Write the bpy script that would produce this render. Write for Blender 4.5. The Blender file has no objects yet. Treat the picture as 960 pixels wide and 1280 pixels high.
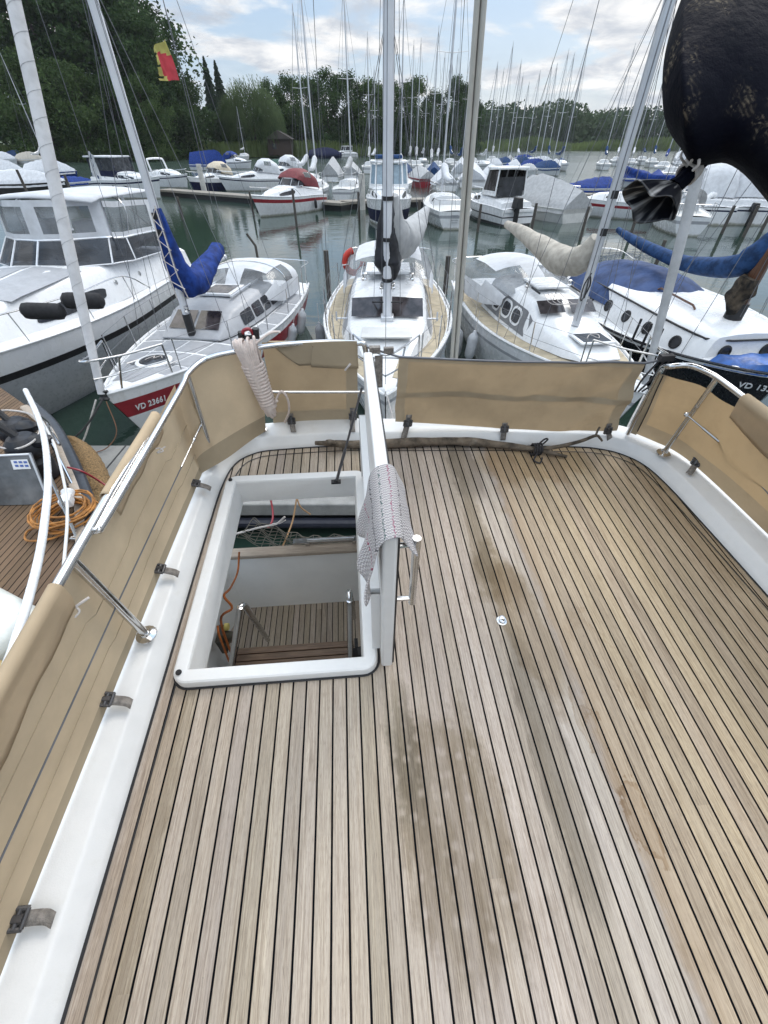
import bpy, bmesh, math, random
from mathutils import Vector, Matrix, noise
random.seed(7)
rad = math.radians
SC = bpy.context.scene
COL = SC.collection
V = Vector
# ------------------------------------------------------------------ camera numbers
FPX, HC, HD = 510.0, 4.0, 1.5            # focal length (960x1280 px), camera above water, camera above deck
PIT = math.atan((640 - 175) / FPX)
cP, sP = math.cos(PIT), math.sin(PIT)
CAM = V((0, 0, HC))
def ray(px, py):
    cx, cy = (px - 480) / FPX, (640 - py) / FPX
    return V((cx, cP + cy * sP, -sP + cy * cP))
def W(px, py, z):                         # point of a level plane seen at a pixel
    r = ray(px, py); return CAM + r * ((z - HC) / r.z)
def WY(px, py, y):                        # point at a given distance
    r = ray(px, py); return CAM + r * (y / r.y)
dF = V((-58 / FPX, (510 * cP + 540 * sP) / FPX, (-510 * sP + 540 * cP) / FPX)).normalized()
dR = V((dF.y, -dF.x, 0)).normalized()
dN = dR.cross(dF)
dO = CAM - dN * HD
DECK = Matrix(((dR.x, dF.x, dN.x, dO.x), (dR.y, dF.y, dN.y, dO.y), (dR.z, dF.z, dN.z, dO.z), (0, 0, 0, 1)))
def D(px, py, w=0.0):                     # point of a plane parallel to the tilted deck, in deck coordinates
    r = ray(px, py); P = r * ((w - HD) / r.dot(dN))
    return V((P.dot(dR), P.dot(dF), w))
def DV(px, py, v):                        # deck coordinates at distance v along the deck
    r = ray(px, py); P = r * (v / r.dot(dF))
    return V((P.dot(dR), v, HD + P.dot(dN)))

# ------------------------------------------------------------------ mesh builder
def frames(pts, closed=False):
    n = len(pts); T = []
    for i in range(n):
        a = pts[i - 1] if (i > 0 or closed) else pts[i]
        b = pts[(i + 1) % n] if (i < n - 1 or closed) else pts[i]
        t = (b - a); T.append(t.normalized() if t.length > 1e-9 else V((0, 0, 1)))
    up = V((0, 0, 1)) if abs(T[0].z) < .9 else V((0, 1, 0))
    x = T[0].cross(up).normalized(); X = [x]
    for i in range(1, n):
        x = X[-1] - T[i] * X[-1].dot(T[i])
        X.append(x.normalized() if x.length > 1e-9 else X[-1])
    return [(T[i], X[i], T[i].cross(X[i])) for i in range(n)]
def smooth(pts, k=6, closed=False):
    pts = [V(p) for p in pts]; n = len(pts); out = []
    for i in range(n if closed else n - 1):
        p1, p2 = pts[i], pts[(i + 1) % n]
        p0 = pts[i - 1] if (i > 0 or closed) else p1 * 2 - p2
        p3 = pts[(i + 2) % n] if (i + 2 < n or closed) else p2 * 2 - p1
        for j in range(k):
            t = j / k
            out.append(.5 * ((2 * p1) + (p2 - p0) * t + (2 * p0 - 5 * p1 + 4 * p2 - p3) * t * t + (3 * p1 - p0 - 3 * p2 + p3) * t ** 3))
    if not closed: out.append(pts[-1])
    return out
class MB:
    def __init__(s): s.v = []; s.f = []; s.m = []
    def add(s, vs, fs, m=0):
        o = len(s.v); s.v += [tuple(p) for p in vs]
        for f in fs: s.f.append(tuple(i + o for i in f)); s.m.append(m)
        return s
    def poly(s, pts, m=0): return s.add(pts, [tuple(range(len(pts)))], m)
    def box(s, c, d, rz=0, m=0, taper=1.0):
        c = V(c); hx, hy, hz = d[0] / 2, d[1] / 2, d[2] / 2; R = Matrix.Rotation(rz, 3, 'Z'); vs = []
        for z, t in ((-hz, 1), (hz, taper)):
            for x, y in ((-hx, -hy), (hx, -hy), (hx, hy), (-hx, hy)): vs.append(c + R @ V((x * t, y * t, z)))
        return s.add(vs, [(3, 2, 1, 0), (4, 5, 6, 7), (0, 1, 5, 4), (1, 2, 6, 5), (2, 3, 7, 6), (3, 0, 4, 7)], m)
    def grid(s, rows, m=0, cu=False, cv=False, mf=None):
        n, k = len(rows), len(rows[0]); vs = [p for r in rows for p in r]; o = len(s.v); s.v += [tuple(p) for p in vs]
        for i in range(n if cu else n - 1):
            for j in range(k if cv else k - 1):
                a, b = i, (i + 1) % n; c, d = j, (j + 1) % k
                mm = mf(i, j) if mf else m
                if mm is None: continue
                s.f.append((o + a * k + c, o + a * k + d, o + b * k + d, o + b * k + c)); s.m.append(mm)
        return s
    def tube(s, pts, r, n=8, closed=False, m=0, caps=True, flat=1.0):
        pts = [V(p) for p in pts]; fr = frames(pts, closed); rows = []
        for i, (T, X, Y) in enumerate(fr):
            rr = r[i] if isinstance(r, (list, tuple)) else r
            rows.append([pts[i] + (X * math.cos(2 * math.pi * j / n) + Y * math.sin(2 * math.pi * j / n) * flat) * rr for j in range(n)])
        o = len(s.v); s.grid(rows, m, cu=closed, cv=True)
        if caps and not closed:
            s.f.append(tuple(o + j for j in reversed(range(n)))); s.m.append(m)
            q = o + (len(rows) - 1) * n; s.f.append(tuple(q + j for j in range(n))); s.m.append(m)
        return s
    def lathe(s, prof, c, n=16, axis=(0, 0, 1), m=0):
        a = V(axis).normalized(); x = a.orthogonal().normalized(); y = a.cross(x); c = V(c)
        return s.grid([[c + a * h + (x * math.cos(2 * math.pi * j / n) + y * math.sin(2 * math.pi * j / n)) * max(r, 1e-4) for j in range(n)] for r, h in prof], m, cv=True)
    def ball(s, c, r, n=12, m=0):
        c = V(c); r = (r, r, r) if isinstance(r, (int, float)) else r
        k = n // 2
        return s.grid([[c + V((r[0] * math.sin(math.pi * i / k) * math.cos(2 * math.pi * j / n), r[1] * math.sin(math.pi * i / k) * math.sin(2 * math.pi * j / n), r[2] * math.cos(math.pi * i / k))) for j in range(n)] for i in range(k + 1)], m, cv=True)
    def prism(s, out, d, m=0):                       # closed outline pushed along a vector
        n = len(out); d = V(d); vs = [V(p) for p in out] + [V(p) + d for p in out]
        return s.add(vs, [tuple(reversed(range(n))), tuple(range(n, 2 * n))] + [(i, (i + 1) % n, n + (i + 1) % n, n + i) for i in range(n)], m)
    def build(s, name, mats, parent=None, sm=35, label=None, bev=0, sub=0):
        me = bpy.data.meshes.new(name); me.from_pydata(s.v, [], s.f)
        mats = mats if isinstance(mats, (list, tuple)) else [mats]
        for q in mats: me.materials.append(q)
        if len(mats) > 1: me.polygons.foreach_set('material_index', s.m)
        bm = bmesh.new(); bm.from_mesh(me); bmesh.ops.remove_doubles(bm, verts=bm.verts, dist=2e-5)
        bmesh.ops.delete(bm, geom=[v for v in bm.verts if not v.link_faces], context='VERTS'); bmesh.ops.recalc_face_normals(bm, faces=bm.faces); bm.to_mesh(me); bm.free()
        if sm:
            me.polygons.foreach_set('use_smooth', [True] * len(me.polygons))
            me.set_sharp_from_angle(angle=rad(sm))
        o = bpy.data.objects.new(name, me); COL.objects.link(o)
        if parent is not None: o.parent = parent
        if label: o['label'] = label
        if bev:
            b = o.modifiers.new('b', 'BEVEL'); b.width = bev; b.segments = 3; b.limit_method = 'ANGLE'; b.angle_limit = rad(40)
        if sub:
            b = o.modifiers.new('s', 'SUBSURF'); b.levels = b.render_levels = sub
        return o
def tag(o, label, cat, group=None):
    o['label'] = label; o['category'] = cat
    if group: o['group'] = group
    return o
def thing(name, label, cat, loc=(0, 0, 0), rz=0, group=None, mtx=None):
    o = bpy.data.objects.new(name, None); COL.objects.link(o); o.empty_display_size = .2
    if mtx is not None: o.matrix_world = mtx
    else: o.location = loc; o.rotation_euler = (0, 0, rz)
    return tag(o, label, cat, group)
def setting(o, kind='structure'): o['kind'] = kind; return o
def copytree(o, parent=None):
    c = o.copy(); COL.objects.link(c)
    if parent is not None: c.parent = parent
    for ch in [x for x in SC.objects if x.parent == o]: copytree(ch, c)
    return c
def writing(txt, name, mat, parent, a, xdir, up, size, depth=.004, sx=1.0):
    cu = bpy.data.curves.new(name, 'FONT'); cu.body = txt; cu.size = size; cu.extrude = depth; cu.offset = size * .018; cu.space_character = 1.06
    cu.materials.append(mat); tmp = bpy.data.objects.new(name, cu); COL.objects.link(tmp); bpy.context.view_layer.update()
    me = bpy.data.meshes.new_from_object(tmp.evaluated_get(bpy.context.evaluated_depsgraph_get())); bpy.data.objects.remove(tmp)
    if not me.materials: me.materials.append(mat)
    o = bpy.data.objects.new(name, me); COL.objects.link(o); o.parent = parent
    x = V(xdir).normalized(); z = x.cross(V(up)).normalized(); y = z.cross(x)
    o.matrix_local = Matrix(((x.x * sx, y.x, z.x, a[0]), (x.y * sx, y.y, z.y, a[1]), (x.z * sx, y.z, z.z, a[2]), (0, 0, 0, 1)))
    return o

# ------------------------------------------------------------------ materials
class NT:
    def __init__(s, name):
        s.mat = bpy.data.materials.new(name); s.mat.use_nodes = True; s.t = s.mat.node_tree; s.n = s.t.nodes; s.l = s.t.links
        s.b = s.n['Principled BSDF']; s.out = s.n['Material Output']
    def put(s, inp, val):
        if isinstance(val, bpy.types.NodeSocket): s.l.new(val, inp)
        elif isinstance(val, (tuple, list)) and len(val) == 3 and inp.type == 'RGBA': inp.default_value = (*val, 1)
        else: inp.default_value = val
    def M(s, op, a, b=0.0, c=0.0):
        q = s.n.new('ShaderNodeMath'); q.operation = op
        for i, x in enumerate((a, b, c)): s.put(q.inputs[i], x)
        return q.outputs[0]
    def mix(s, f, a, b, bt='MIX'):
        q = s.n.new('ShaderNodeMix'); q.data_type = 'RGBA'; q.blend_type = bt
        s.put(q.inputs[0], f); s.put(q.inputs[6], a); s.put(q.inputs[7], b); return q.outputs[2]
    def ss(s, x, lo, hi, a=0.0, b=1.0):
        q = s.n.new('ShaderNodeMapRange'); q.interpolation_type = 'SMOOTHSTEP'
        for i, y in enumerate((x, lo, hi, a, b)): s.put(q.inputs[i], y)
        return q.outputs[0]
    def noise(s, vec, scale, detail=4, rough=.5, dist=0.0):
        q = s.n.new('ShaderNodeTexNoise'); s.put(q.inputs['Vector'], vec); q.inputs['Scale'].default_value = scale
        q.inputs['Detail'].default_value = detail; q.inputs['Roughness'].default_value = rough; q.inputs['Distortion'].default_value = dist
        return q.outputs[0]
    def co(s, k='Object'): return s.n.new('ShaderNodeTexCoord').outputs[k]
    def xyz(s, vec):
        q = s.n.new('ShaderNodeSeparateXYZ'); s.l.new(vec, q.inputs[0]); return q.outputs
    def vec(s, x, y=0.0, z=0.0):
        q = s.n.new('ShaderNodeCombineXYZ')
        for i, a in enumerate((x, y, z)): s.put(q.inputs[i], a)
        return q.outputs[0]
    def white(s, vec):
        q = s.n.new('ShaderNodeTexWhiteNoise'); s.put(q.inputs[0], vec); return q.outputs[0]
    def bump(s, h, strength=.3, dist=.01):
        q = s.n.new('ShaderNodeBump'); q.inputs['Strength'].default_value = strength; q.inputs['Distance'].default_value = dist
        s.put(q.inputs['Height'], h); s.l.new(q.outputs[0], s.b.inputs['Normal']); return q.outputs[0]
def pm(name, col, rough=.5, metal=0.0, var=.08, vs=6.0, bump=0.0, bs=60.0, transl=0.0, spec=.5, dirt=None, dscale=3.0, damt=.6, stretch=None):
    t = NT(name); c = t.co()
    if stretch:
        q = t.n.new('ShaderNodeMapping'); q.inputs['Scale'].default_value = stretch; t.l.new(c, q.inputs[0]); c = q.outputs[0]
    n = t.noise(c, vs, 5, .6)
    lo = tuple(max(0, x * (1 - var * 2)) for x in col); hi = tuple(min(1, x * (1 + var)) for x in col)
    base = t.mix(t.ss(n, .3, .7), lo, hi)
    if dirt:
        d = t.ss(t.noise(c, dscale, 6, .65), .52, .75, 0, damt); base = t.mix(d, base, dirt)
    t.put(t.b.inputs['Base Color'], base)
    t.put(t.b.inputs['Roughness'], t.ss(t.noise(c, vs * 3, 3), .3, .7, max(.02, rough - .06), min(1, rough + .08)))
    t.b.inputs['Metallic'].default_value = metal; t.b.inputs['Specular IOR Level'].default_value = spec
    if bump: t.bump(t.noise(c, bs, 4, .6), bump, .01)
    if transl:
        tr = t.n.new('ShaderNodeBsdfTranslucent'); t.put(tr.inputs[0], base); mx = t.n.new('ShaderNodeMixShader'); mx.inputs[0].default_value = transl
        t.l.new(t.b.outputs[0], mx.inputs[1]); t.l.new(tr.outputs[0], mx.inputs[2]); t.l.new(mx.outputs[0], t.out.inputs[0])
    return t.mat
def clear(name, tint, alpha, rough=.08):                 # window glass / clear vinyl: part seen through, part surface
    t = NT(name); tr = t.n.new('ShaderNodeBsdfTransparent'); tr.inputs[0].default_value = (*tint, 1)
    t.put(t.b.inputs['Base Color'], tuple(x * .8 for x in tint)); t.b.inputs['Roughness'].default_value = rough
    mx = t.n.new('ShaderNodeMixShader'); n = t.noise(t.co(), 3, 3); t.put(mx.inputs[0], t.ss(n, .3, .7, alpha * .75, min(1, alpha * 1.25)))
    t.bump(t.noise(t.co(), 6, 2), .15, .02)
    t.l.new(tr.outputs[0], mx.inputs[1]); t.l.new(t.b.outputs[0], mx.inputs[2]); t.l.new(mx.outputs[0], t.out.inputs[0]); return t.mat
WHITE = pm('gelcoat_white', (.72, .73, .74), .28, var=.03, vs=2, dirt=(.55, .54, .5), dscale=2.5, damt=.3)
DWHITE = pm('deck_moulding_white', (.67, .672, .665), .40, var=.025, vs=9, bump=.08, bs=250, dirt=(.52, .51, .46), dscale=9, damt=.35)
OFFW = pm('offwhite_paint', (.62, .62, .6), .4, var=.06, vs=3, dirt=(.4, .39, .35), dscale=3, damt=.4)
def hullwhite():
    t = NT('topside_white'); c = t.co(); z = t.xyz(c)[2]
    q = t.n.new('ShaderNodeMapping'); q.inputs['Scale'].default_value = (7, 7, .7); t.l.new(c, q.inputs[0])
    b = t.mix(t.ss(t.noise(q.outputs[0], 1, 5, .6), .5, .74, 0, .30), (.70, .71, .72), (.46, .44, .38))
    b = t.mix(t.ss(t.noise(c, 1.2, 5, .6), .5, .72, 0, .25), b, (.56, .56, .55))
    wl_ = t.M('ADD', z, t.M('MULTIPLY', t.M('SUBTRACT', t.noise(c, 3, 4), .5), .12)); b = t.mix(t.ss(wl_, .16, .03, 0, .75), b, (.17, .165, .10))
    t.put(t.b.inputs['Base Color'], b); t.put(t.b.inputs['Roughness'], t.ss(t.noise(c, 6, 3), .3, .7, .16, .34)); return t.mat
HULLW = hullwhite()
NONSLIP = pm('grey_nonslip', (.29, .30, .32), .7, var=.05, vs=8, bump=.1, bs=300)
LGREY = pm('light_grey_paint', (.33, .34, .36), .45, var=.05)
TAND = pm('tan_deck_paint', (.40, .34, .24), .75, var=.1, vs=4, bump=.1, bs=200)
STEEL = pm('stainless_steel', (.62, .62, .62), .16, 1.0, var=.05, vs=20)
ALU = pm('anodised_aluminium', (.62, .64, .67), .38, .75, var=.05, vs=2, dirt=(.35, .35, .36), damt=.3)
MASTW = pm('white_mast_paint', (.66, .68, .72), .35, .1, var=.05, vs=2)
WIRE = pm('steel_wire', (.16, .165, .18), .45, .5, var=.1)
BLACK = pm('black_rubber', (.012, .012, .014), .55, var=.2)
DARKW = pm('tinted_window', (.03, .032, .038), .12, var=.3, vs=2)
SMOKE = pm('brown_smoked_window', (.06, .052, .055), .1, var=.35, vs=4)
BLUEC = pm('blue_canvas', (.014, .045, .22), .75, var=.25, vs=7, bump=.35, bs=14, transl=.1, spec=.2)
BLUED = pm('faded_blue_canvas', (.02, .055, .145), .8, var=.25, vs=7, bump=.35, bs=14, spec=.2)
NAVY = pm('navy_canvas', (.014, .018, .05), .8, var=.2, bump=.3, bs=20, spec=.2)
WCAN = pm('white_canvas', (.62, .64, .67), .7, var=.06, vs=4, bump=.3, bs=10, transl=.15, spec=.2, dirt=(.42, .42, .4), damt=.3)
GCAN = pm('grey_canvas', (.42, .43, .44), .8, var=.08, vs=5, bump=.4, bs=10, transl=.1, spec=.2)
BEIGE = pm('beige_sail_cover', (.42, .39, .34), .8, var=.12, vs=7, bump=.5, bs=18, spec=.2)
RED = pm('red_canvas', (.16, .022, .028), .7, var=.15, bump=.2)
REDP = pm('red_stripe_paint', (.26, .02, .03), .35, var=.08)
GREENC = pm('green_canvas', (.03, .09, .07), .8, var=.2, bump=.3)
BLACKH = pm('black_hull_paint', (.01, .011, .016), .22, var=.2)
WOODM = pm('varnished_brown_wood', (.11, .045, .02), .4, var=.3, vs=3, stretch=(30, 30, 1))
OLDWOOD = pm('weathered_post_wood', (.09, .08, .07), .85, var=.3, vs=3, stretch=(20, 20, 2), bump=.6, bs=8)
CONC = pm('concrete', (.26, .26, .25), .9, var=.12, vs=3, bump=.5, bs=40, dirt=(.15, .15, .14))
PILEC = pm('pale_concrete_post', (.5, .49, .46), .85, var=.12, vs=2, dirt=(.2, .2, .17), damt=.5)
FENDW = pm('white_fender_vinyl', (.55, .57, .6), .45, var=.08, dirt=(.3, .3, .3), damt=.4)
GLASS = clear('clear_vinyl', (.62, .64, .66), .26, .10)
GLASSD = clear('tinted_glass', (.20, .22, .25), .28, .05)
ROPEW = pm('white_rope', (.62, .58, .55), .85, var=.1, vs=30, bump=.6, bs=250)
ORANGE = pm('orange_rope', (.42, .12, .025), .7, var=.2, vs=20)
LIFER = pm('red_lifebuoy', (.5, .035, .02), .5, var=.1)

# ------------------------------------------------------------------ camera, light, sky
cam = bpy.data.cameras.new('camera'); camo = bpy.data.objects.new('camera', cam); COL.objects.link(camo)
camo.location = CAM; camo.rotation_euler = (math.pi / 2 - PIT, 0, 0)
cam.sensor_fit = 'VERTICAL'; cam.sensor_height = 24; cam.sensor_width = 18; cam.lens = 24 * FPX / 1280; cam.clip_start = .05; cam.clip_end = 6000
SC.camera = camo
SUN_EL, SUN_AZ = rad(46), rad(28)
sun = bpy.data.lights.new('sun', 'SUN'); suno = bpy.data.objects.new('sun', sun); COL.objects.link(suno)
sun.energy = 1.3; sun.angle = rad(24); sun.color = (1, .95, .88)
sd = V((math.sin(SUN_AZ) * math.cos(SUN_EL), math.cos(SUN_AZ) * math.cos(SUN_EL), math.sin(SUN_EL)))
suno.rotation_euler = sd.to_track_quat('Z', 'Y').to_euler()
w = bpy.data.worlds.new('World'); SC.world = w; w.use_nodes = True
class WT(NT):
    def __init__(s, t): s.t = t; s.n = t.nodes; s.l = t.links
t = WT(w.node_tree); bg = t.n['Background']
sky = t.n.new('ShaderNodeTexSky'); sky.sky_type = 'NISHITA'; sky.sun_disc = False; sky.sun_elevation = SUN_EL; sky.sun_rotation = SUN_AZ
sky.dust_density = 1.5
d = t.xyz(t.co('Generated')); zz = t.M('ADD', t.M('MAXIMUM', d[2], 0.0), .16)
cv = t.vec(t.M('DIVIDE', d[0], zz), t.M('DIVIDE', d[1], zz), 0.0)
n1 = t.noise(cv, 1.05, 9, .56, .25); n2 = t.noise(cv, 2.6, 6, .6, .3)
mask = t.ss(n1, .44, .56)
lowf = t.ss(d[2], 0.0, .16, .35, 0.0)                          # pale bank near the horizon
mask = t.M('MAXIMUM', mask, lowf)
glow = t.ss(t.M('ADD', t.M('MULTIPLY', d[0], sd.x), t.M('ADD', t.M('MULTIPLY', d[1], sd.y), t.M('MULTIPLY', d[2], sd.z))), .35, 1.0)
cl = t.mix(t.ss(n2, .34, .64), (4.1, 4.6, 5.4), (8.5, 8.5, 8.5))
cl = t.mix(t.M('MULTIPLY', glow, .28), cl, (10.0, 9.8, 9.5))
skc = t.mix(.6, sky.outputs[0], (3.7, 5.2, 7.2))
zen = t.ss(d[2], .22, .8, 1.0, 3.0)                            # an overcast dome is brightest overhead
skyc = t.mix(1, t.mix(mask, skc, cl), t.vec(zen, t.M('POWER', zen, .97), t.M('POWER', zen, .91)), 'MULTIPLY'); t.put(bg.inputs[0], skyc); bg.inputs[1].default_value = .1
SC.view_settings.view_transform = 'Standard'; SC.view_settings.look = 'None'; SC.view_settings.gamma = 1
SC.view_settings.exposure = .27; SC.view_settings.use_curve_mapping = False
SC.render.film_transparent = False
SC.cycles.max_bounces = 8; SC.cycles.transparent_max_bounces = 12; SC.cycles.use_denoising = True

# ------------------------------------------------------------------ water and shore
t = NT('lake_water'); c = t.co()
t.put(t.b.inputs['Base Color'], t.mix(t.ss(t.noise(c, .05, 3), .35, .65), (.018, .036, .028), (.027, .047, .037)))
t.put(t.b.inputs['Roughness'], t.M('ADD', t.ss(t.xyz(c)[1], 14, 80, .03, .20), t.ss(t.noise(c, .06, 3), .4, .65, 0, .05))); t.b.inputs['IOR'].default_value = 1.6
q = t.n.new('ShaderNodeMapping'); q.inputs['Scale'].default_value = (1, 1.5, 1); t.l.new(c, q.inputs[0])
hgt = t.M('ADD', t.noise(q.outputs[0], 1.3, 3, .5, .4), t.M('MULTIPLY', t.noise(q.outputs[0], 5.5, 2, .5), .18))
t.bump(hgt, .16, .05)
WATER = t.mat
setting(MB().poly([(-900, -200, 0), (900, -200, 0), (900, 900, 0), (-900, 900, 0)]).build('water', WATER, sm=0))
GROUND = pm('grassy_bank', (.045, .07, .025), .95, var=.3, vs=.15, bump=.5, bs=1)
mb = MB()
shore = [(-600, 60), (-170, 120), (-90, 152), (-45, 158), (0, 176), (30, 235), (70, 262), (140, 265), (300, 270), (890, 300)]
ins = 6
edge = [V((x, y, -.3)) for x, y in shore]; top = [V((x, y + ins, .7)) for x, y in shore]; far = [V((x * 1.05 if abs(x) < 850 else math.copysign(895, x), 890, 10)) for x, y in shore]; mid = [V((x * 1.02 if abs(x) < 800 else math.copysign(895, x), y + 110, 2)) for x, y in shore]
mb.grid([edge, top, mid, far])
setting(mb.build('shore_ground', GROUND))
# ------------------------------------------------------------------ own yacht: teak deck, bulwark, hatch, rails
def teak(name, pitch, off, own=True, dark=1.0, tint=None):
    t = NT(name); c = t.co(); x = t.xyz(c); u, v = x[0], x[1]
    k = t.M('DIVIDE', t.M('SUBTRACT', u, off), pitch); idx = t.M('FLOOR', k); fr = t.M('FRACT', k)
    wob = t.M('MULTIPLY', t.M('SUBTRACT', t.noise(c, 9, 2), .5), .02)
    e = t.M('ABSOLUTE', t.M('SUBTRACT', t.M('ADD', fr, wob), .5))
    seam = t.ss(e, .427, .446)
    r1 = t.white(t.vec(idx, 3.3, 0)); seg = t.M('FLOOR', t.M('DIVIDE', t.M('ADD', v, t.M('MULTIPLY', r1, 7.3)), 4.6)); r2 = t.white(t.vec(idx, seg, 1.7))
    sh = t.M('MULTIPLY', r2, 40)
    grain = t.noise(t.vec(t.M('MULTIPLY', u, 260), t.M('MULTIPLY', v, 7), sh), 1, 5, .7)
    fine = t.noise(t.vec(t.M('MULTIPLY', u, 800), t.M('MULTIPLY', v, 40), sh), 1, 3, .6)
    broad = t.noise(t.vec(t.M('MULTIPLY', u, 60), t.M('MULTIPLY', v, 2.2), sh), 1, 4, .6)
    dk = tuple(q * dark for q in (.235, .185, .138)); lt = tuple(q * dark for q in (.455, .388, .308)); lt2 = tuple(q * dark for q in (.385, .33, .272))
    base = t.mix(t.ss(grain, .30, .68), dk, lt)
    base = t.mix(t.ss(broad, .38, .66, 0, .6), base, lt2)
    base = t.mix(t.ss(fine, .50, .70, 0, .62), base, tuple(q * dark for q in (.17, .135, .105)))
    tone = t.M('ADD', .84, t.M('MULTIPLY', r2, .28))
    base = t.mix(1, base, t.vec(tone, tone, t.M('MULTIPLY', tone, t.M('ADD', .96, t.M('MULTIPLY', r1, .10)))), 'MULTIPLY')
    if own:
        dn = t.M('SUBTRACT', t.noise(c, 7, 5, .65), .5); dn2 = t.M('SUBTRACT', t.noise(t.vec(t.M('MULTIPLY', u, 40), t.M('MULTIPLY', v, 3), r1), 1, 3), .5)
        ju = t.M('ADD', t.M('MULTIPLY', dn, .10), t.M('MULTIPLY', dn2, .07)); uu = t.M('ADD', u, ju); pj = t.M('MULTIPLY', t.M('SUBTRACT', r1, .5), .10); vv = t.M('ADD', t.M('ADD', v, pj), t.M('MULTIPLY', dn, .30))
        def spot(cu, cv, ru, rv, ang=0.0, lo=1.25, hi=.7):
            a, b = t.M('SUBTRACT', uu, cu), t.M('SUBTRACT', vv, cv); ca, sa = math.cos(ang), math.sin(ang)
            p = t.M('DIVIDE', t.M('ADD', t.M('MULTIPLY', a, ca), t.M('MULTIPLY', b, sa)), ru); q = t.M('DIVIDE', t.M('SUBTRACT', t.M('MULTIPLY', b, ca), t.M('MULTIPLY', a, sa)), rv)
            return t.M('SQRT', t.M('ADD', t.M('POWER', t.M('ABSOLUTE', p), 2.6), t.M('POWER', t.M('ABSOLUTE', q), 2.6))), lo, hi
        def patch(col, amt, *a, **k):
            nonlocal base
            d, lo, hi = spot(*a, **k); base = t.mix(t.M('MULTIPLY', t.ss(d, lo, hi), amt), base, col, 'MULTIPLY')
        # the golden, less weathered side: right of a line running aft across the planks
        gl = t.M('SUBTRACT', uu, .755)
        gold = t.ss(gl, -.05, .10)
        base = t.mix(t.M('MULTIPLY', gold, .85), base, (1.03, .955, .79), 'MULTIPLY')
        base = t.mix(t.M('MULTIPLY', t.ss(gl, -.03, .01), t.ss(gl, .09, .02, 0, .45)), base, (.30, .21, .12))
        # pale strip worn grey just left of it
        base = t.mix(t.M('MULTIPLY', t.ss(gl, -.24, -.10), t.ss(gl, .0, -.05, 0, .16)), base, (.50, .47, .45))
        # green-grey mildew print of a mat, dimpled
        q = t.n.new('ShaderNodeMapping'); q.inputs['Rotation'].default_value = (0, 0, .5); t.l.new(c, q.inputs[0])
        vo = t.n.new('ShaderNodeTexVoronoi'); vo.inputs['Scale'].default_value = 28; vo.inputs['Randomness'].default_value = .7; t.l.new(q.outputs[0], vo.inputs[0])
        dim = t.ss(vo.outputs['Distance'], .1, .5)
        d, lo, hi = spot(.225, .18, .165, .31, .10)
        mat_ = t.M('MULTIPLY', t.M('MULTIPLY', t.ss(d, 1.25, .7), .85), t.ss(t.noise(t.vec(t.M('MULTIPLY', u, 24), t.M('MULTIPLY', v, 5), r1), 1, 4), .3, .65, .5, 1))
        base = t.mix(t.M('MULTIPLY', mat_, t.M('ADD', .38, t.M('MULTIPLY', dim, .62))), base, (.50, .455, .36), 'MULTIPLY')
        d, lo, hi = spot(.10, .38, .05, .2, .05); base = t.mix(t.M('MULTIPLY', t.ss(d, 1.5, .4), t.M('ADD', .35, t.M('MULTIPLY', dim, .4))), base, (.42, .42, .37), 'MULTIPLY')
        patch((.58, .565, .54), .8, .575, .30, .06, .42, -.02)
        patch((.64, .56, .44), .8, .64, .75, .09, .30, .08)
        patch((.64, .585, .48), .8, .58, .98, .10, .15, .1)
        patch((.60, .56, .48), .7, .56, 1.2, .05, .30, -.02)
        patch((.50, .48, .45), .75, .60, 1.70, .08, .24, -.03)
        patch((.62, .50, .32), .5, 1.0, 1.75, .34, .16, .0)
        patch((.60, .55, .48), .5, -.68, .2, .06, .9, 0)
        patch((.62, .56, .46), .5, 1.62, 1.35, .1, .5, 0)
        for cu, cv, ru, rv, an, am in ((.785, .15, .034, .10, .12, .55), (.745, .34, .03, .13, .1, .45), (.90, .62, .05, .2, .35, .22)):   # dried drip rings
            d, _, _ = spot(cu, cv, ru, rv, an); ring = t.M('MULTIPLY', t.ss(d, .6, .95), t.ss(d, 1.2, 1.0)); fill = t.ss(d, 1.15, .9, 0, .35)
            base = t.mix(t.M('MULTIPLY', t.M('MAXIMUM', ring, fill), am), base, (.50, .36, .20), 'MULTIPLY')
        base = t.mix(t.ss(t.noise(c, 3.5, 6, .7), .56, .76, 0, .35), base, (.55, .50, .42), 'MULTIPLY')
        base = t.mix(t.ss(t.noise(c, 90, 2), .74, .8, 0, .5), base, (.12, .10, .08))
    if tint: base = t.mix(1, base, tint, 'MULTIPLY')
    base = t.mix(seam, base, (.005, .005, .006))
    t.put(t.b.inputs['Base Color'], base); t.put(t.b.inputs['Roughness'], t.M('ADD', .58, t.M('MULTIPLY', grain, .22))); t.put(t.b.inputs['Specular IOR Level'], t.M('SUBTRACT', .33, t.M('MULTIPLY', seam, .31)))
    t.bump(t.M('ADD', t.M('MULTIPLY', seam, -1.0), t.M('MULTIPLY', grain, .35)), .5, .004)
    return t.mat
TEAK = teak('teak_deck_planks', .0475, -.131)
TEAKN = teak('brown_teak_planks', .062, 0, False, .40, (1, .76, .56))
TEAKC = teak('cockpit_teak_planks', .042, 0, False, .95)
COCKW = pm('cockpit_white', (.83, .83, .81), .5, var=.02, vs=4)
CAPW = pm('teak_capping', (.40, .335, .27), .6, var=.15, vs=4, stretch=(2, 60, 60), bump=.2)
STEPW = pm('brown_slat_wood', (.17, .11, .07), .6, var=.2, vs=3, stretch=(3, 50, 50))
CANV = pm('tan_canvas', (.58, .46, .315), .85, var=.07, vs=3, bump=.35, bs=7, transl=.30, spec=.15, dirt=(.44, .36, .25), dscale=2.2, damt=.4)
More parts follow.
